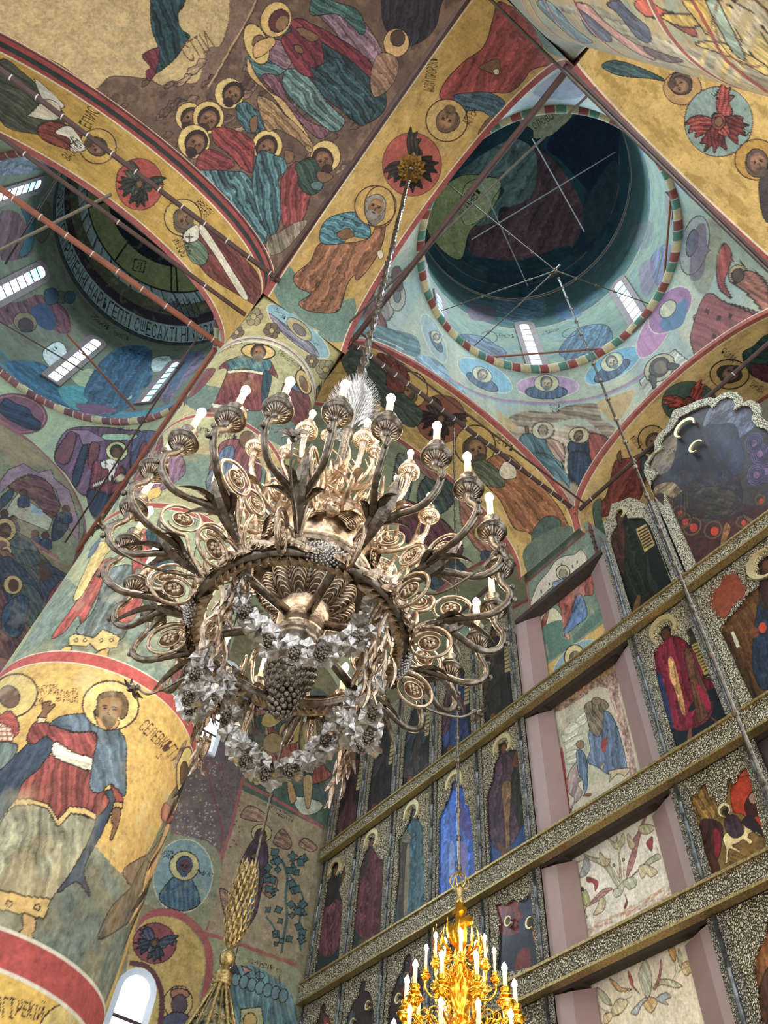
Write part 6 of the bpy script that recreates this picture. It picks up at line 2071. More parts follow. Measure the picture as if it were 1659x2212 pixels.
def pC2(S):
    zo(1100, 1652, 2.968)
    S.poly('-100,900 170,820 220,1290 -80,1340', (44, 50, 58), line=0); S.poly('-80,900 80,880 100,960 60,1080 -60,1080', (104, 52, 50), (80, 7, .4)); S.poly('60,870 160,820 180,960 120,1000', (60, 66, 86), line=0); S.poly('60,1200 130,1180 130,1330 40,1330', (110, 50, 48), line=0)
    S.ell((5, 1020), 22, 28, 0, (60, 40, 36)); S.poly('145,1060 175,1040 190,1100 180,1160 165,1150', (170, 120, 70)); S.ell((150, 1025), 20, 26, 0, (80, 56, 44)); S.poly('70,980 120,1000 110,1100 60,1060', (60, 60, 80), line=0)


ca, cb = I([(5, 1010)])[0], I([(145, 1020)])[0]
icon('small square icon of crowded figures with two small halos, left of the pillar', XL[4], XL[5], 6.83, 8.22, hl, pC2, (50, 48, 52), [(ca, .075, 0, 340), (cb, .085, 60, 300)], group='square feast icons')
zo(640, 1812, 3.318)
FH = ['40,1640 90,1330 130,1290 180,1260 240,1240 290,1170 290,1560', '330,1500 370,1330 380,1090 420,1060 450,1120 520,1040 560,1020 580,1200 560,1440', '660,1330 670,960 720,930 760,900 780,830 830,840 850,930 900,880 930,900 930,1240', '1010,1150 1030,560 1240,560 1310,540 1330,960']
for i in range(4):
    zo(640, 1812, 3.318)
    hl = gen_hole(XL[i], XL[i + 1], 6.83, 8.22, i % 2 == 0)

    def pf(S, i=i):
        zo()
        A = [P3(XL[i] + .1, 8.1), P3(XL[i + 1] - .1, 8.1), P3(XL[i + 1] - .1, 6.9), P3(XL[i] + .1, 6.9)]
        crowd(S, A, 13, i + 20, [(84, 46, 46), (56, 60, 66), (70, 60, 50), (104, 56, 50), (44, 46, 56)], 16, 85)
    xm = lerp(XL[i], XL[i + 1], .4)
    icon(['small square feast icon nearest the north wall', 'small square feast icon with two pale halos, second from the north wall', 'small square feast icon of reddish robes, left of the gilt chandelier', 'small square feast icon hidden behind the top of the gilt chandelier'][i],
         XL[i], XL[i + 1], 6.83, 8.22, hl, pf, (52, 44, 44), [((xm, 7.45), .08, 20, 330), ((xm + .4, 7.6), .075, 20, 330)], group='square feast icons', res=.012)
# lowest row
zo(1100, 1652, 2.968)
hl = I('1659,1800 1620,1700 1600,1560 1590,1440 1570,1330 1570,1260 1600,1180 1640,1110 1650,1000 1700,930 1800,900 1900,1000 2000,1400 1900,1700')


def pD(S):
    zo(1100, 1652, 2.968)
    S.poly('1560,1240 1640,1100 1900,1000 1900,1800 1640,1700', (120, 78, 44), (70, 12, .4), line=0); S.poly('1600,1600 1620,1380 1700,1300 1760,1700', (70, 44, 30), (80, 9, .4))


hl = [(x, max(z, 3.75)) for x, z in hl]
icon('tall gilt-covered icon with an arched brown figure, bottom right corner', XR[0], XR[2] - .2, 3.6, 6.5, hl, pD, (90, 60, 40), None, group='lowest row of icons', res=.014)
for i in range(5):
    icon(['lowest row icon nearest the north wall', 'second icon from the north wall in the lowest row', 'third icon from the north wall in the lowest row', 'lowest row icon behind the gilt chandelier', 'lowest row icon with a curved silver border, just right of the gilt chandelier'][i], XL[i], XL[i + 1], 3.6, 6.5,
         gen_hole(XL[i], XL[i + 1], 3.6, 6.5), gen_paint((70, 50, 44), (50, 50, 56), XL[i], XL[i + 1], 3.6, 6.5, False), (50, 44, 44), None, group='lowest row of icons', res=.02)

# ------------------------------------------------------------------ windows
def frame_at(p, nrm, up):
    """matrix: local x = across, y = into the room (normal), z = up"""
    u = Vector(up).normalized()
    n = Vector(nrm)
    n = (n - u * n.dot(u)).normalized()
    x = n.cross(u)
    return Matrix(((x[0], n[0], u[0], p[0]), (x[1], n[1], u[1], p[1]), (x[2], n[2], u[2], p[2]), (0, 0, 0, 1)))


WN = [0]


def arch_pts(w, h, k=8, r=None):
    r = w / 2
    return [(-w / 2, 0), (-w / 2, h - r)] + [(-r * math.cos(pi * i / k), h - r + r * math.sin(pi * i / k)) for i in range(1, k)] + [(w / 2, h - r), (w / 2, 0)]


def window(M, w, h, npan, cyan=0, fw=.16, wall=FRAMEC):
    WN[0] += 1
    t = bpy.data.objects.new('window_%d' % WN[0], None)
    sc.collection.objects.link(t)
    t.matrix_world = M
    t['kind'] = 'structure'
    o = arch_pts(w + 2 * fw, h + 2 * fw)
    o = [(a, b - fw) for a, b in o]
    i = arch_pts(w, h)
    n = len(o)
    V = [(a, .02, b) for a, b in o] + [(a, .07, b) for a, b in o] + [(a, .03, b) for a, b in i] + [(a, .012, b) for a, b in i]
    F = []
    for k in range(n):
        j = (k + 1) % n
        F += [(k, j, n + j, n + k), (n + k, n + j, 2 * n + j, 2 * n + k), (2 * n + k, 2 * n + j, 3 * n + j, 3 * n + k)]
    b = MB(); b.add(V, F); b.build('window_frame', wall, t)
    b = MB(); b.prism(i, lambda p: (p[0], .018, p[1]), lambda p: (p[0], .010, p[1])); b.build('pane', PANE, t)
    if cyan:
        b = MB()
        for s, e in ([(0.0, .3)] if cyan == 1 else [(0, 1)]):
            b.box((-w / 2 + .01, .0185, h * (1 - e) + .01), (w / 2 - .01, .021, h * (1 - s) - w / 2))
        b.build('tinted_pane', PANEC, t)
    b = MB()
    for k in range(1, npan):
        z = h * k / npan
        b.box((-w / 2, .015, z - .026), (w / 2, .034, z + .026))
    if w > .5:
        b.box((-.015, .015, 0), (.015, .034, h - .05))
    b.build('glazing_bar', IRON, t)
    return t


def drum_win(fn, pb, pt, w, npan, cyan=0, ext=0.):
    S = Surf('x', fn, np.linspace(0, 2 * pi, 90) + (-1.15 if fn is fe else .32), np.linspace(0, 1, 30)); S.far = True
    zo()
    (ua_, ub_), (va_, vb_) = S.inv(pp([pb, pt]))
    a = (ua_ + ub_) / 2
    A = fn(np.array(a), np.array(va_)); B = fn(np.array(a), np.array(vb_))
    up = B - A
    n = np.array([-math.cos(a), -math.sin(a), 0])
    L = np.linalg.norm(up)
    A = A - up / L * ext
    return window(frame_at(A, n, up), w, L + ext, npan, cyan)


fe = f_loft([(0, *DC0, DR0, DR0, DZ0), (1, *DC1, DR1, DR1, DZ1)])
fnn = f_loft([(0, *NC0, NRX, NRY, NZ0), (1, *NC1, NR1, NR1, NZ1)])
drum_win(fe, (1158, 794), (1134, 702), .26, 7)
drum_win(fe, (1384, 700), (1336, 612), .27, 7, 1)
drum_win(fe, (954, 694), (946, 640), .24, 5, 2)
drum_win(fe, (1448, 490), (1446, 402), .24, 6, 2)
drum_win(fnn, (117, 822), (208, 735), .28, 8)
drum_win(fnn, (314, 869), (381, 785), .22, 7, 2)
drum_win(fnn, (3, 640), (92, 578), .32, 9, 1, 1.0)
drum_win(fnn, (3, 427), (88, 391), .28, 9, 1, 1.0)
# the windows of each drum that face away from this view
for fn, aa in ((fe, (-2.6, -1.9, -1.2, -.5)), (fnn, (-.9, -.2, .5, 1.2))):
    for a in aa:
        A = fn(np.array(a), np.array(.15)); B = fn(np.array(a), np.array(.55))
        window(frame_at(A, (-math.cos(a), -math.sin(a), 0), B - A), .3, float(np.linalg.norm(B - A)), 7)
window(frame_at((XN1 + .03, 4.46, 12.3), (1, 0, 0), (0, 0, 1)), .34, 2.5, 6, 0, .1, WHITEP)
window(frame_at((XN1 + .03, 4.66, 5.7), (1, 0, 0), (0, 0, 1)), .5, 2.0, 3, 0, .1, WHITEP)
window(frame_at((-10.45, YD - .03, 16.2), (0, -1, 0), (0, 0, 1)), .2, 2.0, 6, 2, .08, WHITEP)

# ------------------------------------------------------------------ iron ties
def rod(name, a, b, r, m, label, cat='tie rod', group='iron ties between the arches', collars=0, n=8, sag=0.):
    A, B = Vector(a), Vector(b)
    c = (A + B) / 2
    k = 24
    path = [A.lerp(B, i / k) - c - Vector((0, 0, sag * 4 * (i / k) * (1 - i / k))) for i in range(k + 1)]
    mb = MB().tube(path, r, n)
    if not collars:
        o = mb.build(name, m)
        o.location = c
        return tag(o, label, cat, group)
    t = thing(name, label, cat, c, group)
    mb.build('bar', m, t)
    for i in range(collars):
        q = A.lerp(B, (i + .5) / collars) - c
        d = (B - A).normalized() * .02
        MB().tube([q - d * .5, q + d * .5], r * 1.12, 8).build('clip', CLIP, t)
    return t


CLIP = mat('pale_metal_clip', (210, 208, 200), .4, .5)
rod('tie_rod', (-5.35, 1.98, 15.6), (.65, 1.98, 15.6), .055, IRON, 'thick dark iron tie along the east edge of the yellow arch')
rod('tie_rod', (-5.35, .13, 15.6), (.65, .13, 15.6), .05, IRON, 'dark iron tie along the west edge of the yellow arch')
rod('tie_rod', (-5.12, .25, 15.6), (-5.12, -7.2, 15.6), .05, IRON, 'dark red-brown tie with white cable clips under the arch of bishops', collars=16)
rod('tie_rod', (-6.08, .1, 15.6), (-6.08, -7.2, 15.6), .045, IRON, 'dark tie with a knotted joint crossing the dome left of the arch of bishops', collars=4)
rod('tie_rod', (-6.9, .1, 15.6), (-6.9, -7.2, 15.6), .06, IRONR, 'orange-red painted tie with pale clips before the left dome', collars=14)
rod('tie_rod', (-7.05, -.02, 15.6), (-13.45, -.02, 15.6), .055, IRONR, 'brown tie running from the round pillar to the north wall')
rod('tie_cable', (-7.05, -.42, 15.6), (-13.45, -.36, 15.6), .02, IRON, 'thin black cable beside the brown tie at far left', 'cable')
rod('tie_rod', (-5.22, 2.0, 15.6), (-5.22, 8.0, 15.6), .05, IRON, 'dark tie with white lamp clips from the round pillar to the screen', collars=20)
rod('tie_cable', (-4.98, 2.0, 15.62), (-4.98, 8.0, 15.62), .022, IRON, 'thin dark cable beside the clipped tie right of the chandelier', 'cable')
rod('tie_rod', (-5.4, 8.02, 15.6), (.7, 8.02, 15.6), .045, IRON, 'dark tie crossing the arch over the icon screen', collars=5)
rod('tie_rod', (.52, 1.9, 15.6), (.52, 8.2, 15.6), .06, IRON, 'thick red-brown tie along the right-hand seraph arch')
rod('tie_rod', (.47, -.2, 15.45), (.47, 8.2, 15.45), .024, IRONP, 'thin pale rod parallel to the thick tie near the right edge')
rod('tie_rod', (-5.3, 1.75, 16.1), (.65, 2.6, 16.1), .022, IRONP, 'thin pale rod slanting over the opening of the right dome')
rod('tie_rod', (-7.0, 7.95, 15.55), (-13.4, 7.95, 15.55), .045, IRON, 'dark tie seen behind the chandelier over the far icons')


def px_rod(p0, p1, z, r, m, lab, z1=None):
    a = on_plane(np.array([p0], float), 2, z)[0]
    b = on_plane(np.array([p1], float), 2, z1 or z)[0]
    return rod('drum_tie', tuple(a), tuple(b), r, m, lab, 'tie rod', 'ties across the dome drums')


px_rod((1052, 772), (1303, 753), 20.25, .028, IRONR, 'red-brown tie crossing low in front of the right dome windows')
px_rod((1450, 415), (1434, 612), 20.3, .028, IRONR, 'dark red tie at the right side of the right dome')
px_rod((1018, 518), (1330, 328), 23.2, .014, IRONP, 'long pale tie slanting up across the dark right dome')
px_rod((1150, 300), (1262, 500), 24.4, .013, IRONP, 'pale tie crossing the dark right dome downward')
px_rod((1040, 398), (1140, 618), 22.6, .013, IRONP, 'grey tie at the left of the dark right dome')
px_rod((145, 722), (292, 886), 20.0, .03, IRONR, 'brown tie in front of the left dome windows')
px_rod((150, 340), (12, 570), 21.5, .03, IRON, 'dark tie at the upper left of the left dome')
px_rod((232, 440), (380, 560), 24.0, .03, IRON, 'dark tie before the gold disc of the left dome')
px_rod((0, 540), (240, 420), 18.0, .035, mat('rough_rope_grey', (130, 120, 100), .8, noise=.5, scale=30), 'rope-wound grey cable crossing the left dome')
px_rod((0, 695), (180, 800), 20.0, .02, IRON, 'thin dark tie over the lower left of the left dome')

b = MB()
for k in range(5):
    b.tube([(.02 * math.sin(k * 1.3), .02 * math.cos(k * 1.3), 0), (.03 * math.sin(k * 2 + 1), .03 * math.cos(k * 2 + 1), .6), (.02 * math.sin(k), .02 * math.cos(k), 1.25)], .012, 5)
for k in range(6):
    b.ball((0, 0, .1 + .2 * k), .05, 7, 5, (1, 1, .5))
o = b.build('cable_bundle', IRON)
o.location = (-5.06, 8.09, 13.66)
tag(o, 'dark bundle of cables tied down the corner of the square painted pillar', 'cables')

# ------------------------------------------------------------------ long hanging rod of the east dome and its stays
RX, RY = -2.15, 4.75


def linked_rod(name, x, y, z0, z1, r, m, label, link=.55, group='hanging rods'):
    t = thing(name, label, 'hanging rod', (x, y, z0), group)
    h = z1 - z0
    n = min(60, int(h / link))
    P_, R_ = [], []
    for i in range(n):            # bars hooked end to end by small eyes
        for q, k in ((0, 1), (.07, 1), (.1, 1.9), (.12, 1.2), (.14, 1.8), (.17, 1)):
            P_.append((0, 0, h * (i + q) / n)); R_.append(r * k)
    b = MB(); b.tube(P_, R_, 8); b.build('linked_bars', m, t)

    return t


linked_rod('hanging_rod', RX, RY, 3.9, 18.05, .018, METALD, 'long linked rod hanging from the right dome past the large scalloped icon', .62)
t = thing('stay_hub', 'small forked hub of stay wires in the middle of the right dome', 'hub', (RX, RY, 18.05))
b = MB(); b.ball((0, 0, 0), .06, 10, 6); b.box((-.14, -.02, .02), (.14, .02, .06)); b.build('hub_body', METALD, t)
for i, (pq, z) in enumerate((((1000, 765), 20.15), ((1435, 664), 20.15), ((1045, 500), 20.6), ((905, 428), 20.0))):
    e = on_plane(np.array([pq], float), 2, z)[0]
    e = np.array([DC0[0], DC0[1], 0]) + (e - np.array([DC0[0], DC0[1], 0])) * 1
    d = Vector(e[:3]) - Vector((RX, RY, 18.05))
    a_ = math.atan2(d.y, d.x) if i < 2 else (3.5 if i == 2 else 4.6)
    d = Vector((DC0[0] + 2.84 * math.cos(a_) - RX, DC0[1] + 2.84 * math.sin(a_) - RY, 2.12))
    b = MB(); b.tube([d * (k / 16) for k in range(17)], .013, 6)
    for k in range(1, 5):
        b.ball(tuple(d * (k / 5)), .035, 6, 4)
    b.build('stay_wire', METALD, t)
linked_rod('hanging_rod', -9.06, 4.22, 4.2, 18.5, .022, METALD, 'linked rod hanging before the north wall painting of the Virgin and vine', .6)

# ------------------------------------------------------------------ great chandelier
AX, AY = -2.57, 1.15
NA = math.atan2(-AY, -AX)             # towards the viewer


def cyl(r, a, z):
    return (r * math.cos(a), r * math.sin(a), z)


def cat_path(pts, k=6):
    p = np.array(pts, float)
    out = []
    n = len(p)
    for i in range(n - 1):
        a, b, c, d = p[max(i - 1, 0)], p[i], p[i + 1], p[min(i + 2, n - 1)]
        for j in range(k):
            t = j / k
            out.append(.5 * ((2 * b) + (c - a) * t + (2 * a - 5 * b + 4 * c - d) * t * t + (3 * b - a - 3 * c + d) * t ** 3))
    out.append(p[-1])
    return [tuple(q) for q in out]


def leaf(b, base, tip, w, nrm=(0, 0, 1), th=.004, bend=.2, n=7, lobes=0):
    """a pointed metal leaf from base to tip, bulging along nrm"""
    B, T = Vector(base), Vector(tip)
    d = T - B
    L = d.length
    x = d.normalized()
    N = Vector(nrm)
    N = (N - x * N.dot(x))
    N = N.normalized() if N.length > 1e-5 else x.orthogonal().normalized()
    y = x.cross(N)
    V, F = [], []
    for i in range(n + 1):
        t = i / n
        ww = w * math.sin(pi * min(.98, .12 + .86 * t)) ** .7 * (1 if not lobes else 1 + .35 * (i % 2))
        c = B + x * (L * t) + N * (bend * L * math.sin(pi * t))
        for s_ in (-1, 0, 1):
            V.append(c + y * (ww * s_) + N * (ww * .35 * (abs(s_))))
        V.append(c - N * th)
    for i in range(n):
        o = i * 4
        for k in (0, 1):
            F.append((o + k, o + k + 1, o + k + 5, o + k + 4))
        F += [(o, o + 4, o + 7, o + 3), (o + 2, o + 3, o + 7, o + 6)]
    b.add(V, F)


def vine_leaf(b, c, r, nrm, spin, rr):
    """a lobed vine leaf, about r wide, facing nrm"""
    N = Vector(nrm).normalized()
    X = N.orthogonal().normalized()
    Y = N.cross(X)
    m = 25
    V = [Vector(c) + N * .004]
    for i in range(m):
        a = 2 * pi * i / m
        q = r * (.92 + .13 * math.cos(5 * a) + (.04 if i % 2 else -.03))
        V.append(Vector(c) + X * (q * math.cos(a + spin)) + Y * (q * math.sin(a + spin)) - N * (q * .16 * (1 + .5 * math.cos(5 * a + 2))))
    V.append(Vector(c) - N * .004)
    F = [(0, 1 + i, 1 + (i + 1) % m) for i in range(m)] + [(m + 1, 1 + (i + 1) % m, 1 + i) for i in range(m)]
    b.add(V, F)


def grapes(b, c, rx, rz, r, rr, n=90):
    for i in range(n):
        t = (i + .5) / n
        ph = math.acos(1 - 2 * t)
        a = i * 2.39996
        k = 1 - .45 * max(0, -math.cos(ph)) * 0 if False else 1
        z = math.cos(ph)
        w = math.sin(ph) * (.75 + .35 * (z + 1) / 2)
        b.ball((c[0] + rx * w * math.cos(a), c[1] + rx * w * math.sin(a), c[2] + rz * z), r, 6, 4)


def rosette(b, c, nrm, r, petals=6):
    N = Vector(nrm).normalized()
    X = N.orthogonal().normalized()
    Y = N.cross(X)
    C_ = Vector(c)
    path = [C_ + X * (r * math.cos(2 * pi * i / 24)) + Y * (r * math.sin(2 * pi * i / 24)) for i in range(25)]
    b.tube(path, r * .1, 6, caps=False)
    n = 20                                  # dished disc
    V = [C_ + N * .004, C_ - N * .004] + [C_ + X * (r * .9 * math.cos(2 * pi * i / n)) + Y * (r * .9 * math.sin(2 * pi * i / n)) for i in range(n)]
    b.add(V, [(0, 2 + i, 2 + (i + 1) % n) for i in range(n)] + [(1, 2 + (i + 1) % n, 2 + i) for i in range(n)])
    for s_ in (1, -1):
        for i in range(petals):
            a = 2 * pi * i / petals
            p = C_ + X * (r * .42 * math.cos(a)) + Y * (r * .42 * math.sin(a)) + N * (s_ * .004)
            b.ball(tuple(p), r * .27, 6, 4)
        b.ball(tuple(C_ + N * (s_ * .006)), r * .16, 6, 4)


def spiral(b, c, u, v, r0, r1, turns, a0, w, n=30, flat=1.):
    """flat scroll in the plane of u, v"""
    U_, V_ = Vector(u), Vector(v)
    path, rad = [], []
    for i in range(n + 1):
        t = i / n
        a = a0 + turns * 2 * pi * t
        r = lerp(r0, r1, t)
        path.append(Vector(c) + U_ * (r * math.cos(a)) + V_ * (r * math.sin(a)))
        rad.append(w * (1 - .5 * t))
    b.tube(path, rad, 6, flat)


rr = random.Random(11)
Z0 = 4.0
ch = thing('chandelier', 'huge silver-bronze chandelier of leafy scroll arms with many lit candles, centre of view', 'chandelier', (AX, AY, Z0))


def zz_(l):
    return [(r, z - Z0) for r, z in l]


# centre body
def zl_(l):
    return [(r, z - .14 - Z0) for r, z in l]


b = MB(); b.lathe(zl_([(.02, 5.8), (.07, 5.76), (.22, 5.7), (.3, 5.6), (.335, 5.48), (.32, 5.36), (.27, 5.26), (.25, 5.22), (.33, 5.2), (.35, 5.17), (.33, 5.15), (.3, 5.14), (.22, 5.12)][::-1]), 40)
b.build('globe', METAL, ch, True)
b = MB(); b.lathe(zl_([(.11, 4.86), (.16, 4.885), (.21, 4.94), (.235, 5.0), (.23, 5.06), (.19, 5.12)]), 72, gad=12, gk=.14)
ribs = MB()
for k in range(12):           # fluted lobes with ribbed lines
    for j in range(9):
        a = 2 * pi * (k + .5) / 12
        t = j / 9
        z = 4.875 + .2 * t
        p = []
        for d in (-.95, -.6, -.3, 0, .3, .6, .95):
            zz = z - .022 * d * d * 2
            rp = float(np.interp(zz, [4.86, 4.885, 4.94, 5.0, 5.06, 5.12], [.11, .16, .21, .235, .23, .19]))
            rp *= 1 + .14 * math.cos(6 * d * .25)
            p.append(cyl(rp + .003, a + d * .25, zz - .14 - Z0))
        ribs.tube(p, .0055, 5)
b.build('gadrooned_bowl', METALD, ch, True)
ribs.build('bowl_ribs', METAL, ch, True)
b = MB(); b.lathe(zl_([(.12, 4.62), (.135, 4.65), (.145, 4.665), (.13, 4.68), (.135, 4.83), (.14, 4.86), (.15, 4.875), (.14, 4.89), (.13, 4.9), (.12, 4.91)]), 32)
b.build('neck', METAL, ch, True)
b = MB(); b.lathe(zl_([(.03, 4.3), (.05, 4.42), (.09, 4.5), (.125, 4.58), (.135, 4.62), (.1, 4.63)]), 28, gad=16, gk=.06); b.build('hub_knob', METALD, ch, True)
b = MB(); b.lathe(zl_([(.19, 5.10), (.30, 5.09), (.335, 5.10), (.345, 5.125), (.30, 5.15)]), 40)
for k in range(60):
    a = 2 * pi * k / 60
    b.ball(cyl(.33, a, 4.95 - Z0), .009, 5, 3)
b.build('beaded_rim', METALD, ch)
b = MB(); b.lathe(zz_([(.1, 5.6), (.13, 5.7), (.08, 5.84), (.05, 5.95), (.045, 6.1), (.07, 6.16), (.09, 6.2), (.06, 6.26), (.035, 6.4), (.035, 6.75), (.055, 6.8), (.035, 6.86), (.03, 7.05)]), 20); b.build('stem', METAL, ch, True)
# cherubs on the globe
for k in range(4):
    a = NA + .05 + k * pi / 2
    u = Vector((-math.sin(a), math.cos(a), 0)); n_ = Vector((math.cos(a), math.sin(a), 0))
    c = n_ * .335 + Vector((0, 0, 5.25 - Z0))
    b = MB(); b.ball(tuple(c + n_ * .02), .052, 14, 10, (1, 1, 1.15))
    for s_ in (-1, 1):
        b.ball(tuple(c + n_ * .062 + u * (s_ * .018) + Vector((0, 0, .012))), .009, 6, 4)
        b.ball(tuple(c + n_ * .05 + u * (s_ * .026) + Vector((0, 0, -.016))), .017, 6, 4)
        for j in range(4):
            b.ball(tuple(c + n_ * .02 + u * (s_ * (.046 - .006 * j)) + Vector((0, 0, .03 + .012 * j - .01))), .02, 6, 4)
    b.ball(tuple(c + n_ * .072 + Vector((0, 0, -.004))), .010, 6, 5, (1, 1, 1.4)); b.ball(tuple(c + n_ * .06 + Vector((0, 0, -.03))), .010, 6, 4, (1.3, 1.3, .7))
    for j in range(5):
        b.ball(tuple(c + n_ * .03 + u * (.018 * (j - 2)) + Vector((0, 0, .054))), .018, 6, 4)
    b.build('cherub_head', METAL, ch, True)
    b = MB()
    for s_ in (-1, 1):
        for j in range(9):
            t = j / 8
            st = c + u * (s_ * .04) + Vector((0, 0, .02 - .07 * t)) + n_ * .01
            en = c + u * (s_ * (.2 - .09 * t)) + Vector((0, 0, .045 - .13 * t)) - n_ * .02
            leaf(b, st, en, .014, tuple(n_), bend=.16, n=5)
    b.build('cherub_wings', METAL, ch)
for k in range(8):
    a = NA + .45 + k * pi / 4
    b = MB(); rosette(b, cyl(.33, a, 5.22 - Z0), (math.cos(a), math.sin(a), -.2), .04, 5); b.build('boss', METAL, ch, True)

# main ring: bound with oak leaves, segments joined
RZ, RR = 4.54 - Z0, .53
b = MB()
n = 96
V, F = [], []
for i in range(n):
    a = 2 * pi * i / n
    w = 1 + .05 * rr.uniform(-1, 1)
    for (dr, dz) in ((.035, -.03), (.048, .0), (.035, .035), (-.02, .045), (-.04, .01), (-.02, -.035)):
        V.append(cyl(RR + dr * w, a, RZ + dz * w))
for i in range(n):
    for k in range(6):
        F.append((i * 6 + k, i * 6 + (k + 1) % 6, ((i + 1) % n) * 6 + (k + 1) % 6, ((i + 1) % n) * 6 + k))
b.add(V, F)
b.build('ring', METALD, ch, True)
b = MB()
for i in range(150):
    a = 2 * pi * i / 150
    z = RZ + rr.uniform(-.035, .04)
    s_ = 1 if (a * 4 / (2 * pi)) % 1 < .5 else -1
    leaf(b, cyl(RR + .045, a, z), cyl(RR + .05 + rr.uniform(0, .02), a + s_ * .13, z + rr.uniform(-.02, .02)), .02, (math.cos(a), math.sin(a), -.3), bend=.2, n=5)
    leaf(b, cyl(RR - .02, a, RZ + .04), cyl(RR + .03, a + s_ * .12, RZ + .06), .02, (0, 0, 1), bend=.15, n=4)
    if i % 2:
        leaf(b, cyl(RR - .03, a, RZ - .03), cyl(RR + .02, a + s_ * .12, RZ - .045), .02, (0, 0, -1), bend=.15, n=4)
o = b.build('ring_leaves', METAL, ch)
o['kind'] = 'stuff'
for k in range(4):
    a = NA + .05 + k * pi / 2
    b = MB()
    N_ = Vector((math.cos(a), math.sin(a), -.4)).normalized()
    U_ = Vector((-math.sin(a), math.cos(a), 0)); W_ = N_.cross(U_)
    C_ = Vector(cyl(RR + .02, a, RZ))
    for i in range(110):
        t = (i + .5) / 110
        r = math.sqrt(t)
        q = i * 2.39996
        b.ball(tuple(C_ + U_ * (r * .11 * math.cos(q)) + W_ * (r * .065 * math.sin(q)) + N_ * (.045 * math.sqrt(1 - r * r + .001) + .01)), .0085, 5, 4)
    b.ball(tuple(C_), .06, 12, 8, (1, 1, .9)); b.build('grape_cushion', SILV, ch, True)
for k in range(6):
    a = NA + .2 + k * pi / 3
    b = MB(); b.tube([cyl(.12, a, 4.62 - Z0), cyl(RR - .02, a, RZ + .02)], .026, 12); b.build('spoke', METALD, ch, True)

# grape cluster finial with leaves
b = MB()
grapes(b, (0, 0, 4.26 - Z0), .125, .14, .018, rr, 190)
grapes(b, (0, 0, 4.10 - Z0), .07, .1, .016, rr, 80)
b.ball((0, 0, 4.25 - Z0), .115, 14, 10, (1, 1, 1.1)); b.ball((0, 0, 4.1 - Z0), .06, 10, 8, (1, 1, 1.4))
b.build('grape_cluster', METALD, ch, True)
b = MB()
for k in range(10):
    a = 2 * pi * k / 10
    vine_leaf(b, cyl(.1, a, 4.43 - Z0), .075, (math.cos(a), math.sin(a), .3), rr.uniform(0, 6), rr)
b.build('cluster_leaves', METAL, ch)

# four leaf garlands hung from the ring with fir cones
for k in range(4):
    c0 = NA + k * pi / 2
    b = MB(); pth = []
    for i in range(25):
        t = i / 24 * 2 - 1
        a = c0 + t * .82
        z = 4.5 - .50 * (1 - t * t) ** .8 - Z0
        pth.append(cyl(RR - .05 - .06 * (1 - t * t), a, z))
    b.tube(pth, .012, 6)
    N = 70
    for i in range(N):
        p = pth[int(i / N * 24)]
        q = Vector(p) + Vector((rr.uniform(-.038, .038), rr.uniform(-.038, .038), rr.uniform(-.038, .038)))
        vine_leaf(b, q, rr.uniform(.034, .056), (rr.uniform(-.6, .6) - AX * .2, rr.uniform(-.6, .6) - AY * .2, rr.uniform(-1.3, -.3)), rr.uniform(0, 6), rr)
    b.build('leaf_garland', SILV, ch)
    b = MB()
    for i in (3, 8, 12, 16, 21):
        p = Vector(pth[i]) + Vector((-AX * .012, -AY * .012, -.045))
        for j in range(36):
            t = (j + .5) / 36
            ph = math.acos(1 - 2 * t); q = j * 2.39996
            b.ball((p[0] + .026 * math.sin(ph) * math.cos(q), p[1] + .026 * math.sin(ph) * math.sin(q), p[2] + .036 * math.cos(ph)), .0075, 5, 3)
        b.ball(tuple(p), .024, 8, 6)
        b.build('fir_cone', METALD, ch, True)
        b = MB()
# tassels of drooping leaves at the joints
for k in range(4):
    a = NA + pi / 4 + k * pi / 2
    b = MB()
    for i in range(34):
        z = 4.5 - rr.uniform(0, .5) - Z0
        q = a + rr.uniform(-.1, .1)
        r = RR - .02 + rr.uniform(-.05, .05)
        leaf(b, cyl(r, q, z), cyl(r + rr.uniform(-.05, .05), q + rr.uniform(-.07, .07), z - rr.uniform(.1, .2)), .015, (math.cos(q), math.sin(q), 0), bend=rr.uniform(-.2, .2), n=5)
    b.tube([cyl(RR - .02, a, RZ), cyl(RR - .03, a + .02, RZ - .25), cyl(RR - .02, a, RZ - .5)], .009, 5)
    b.build('leaf_tassel', METAL, ch)


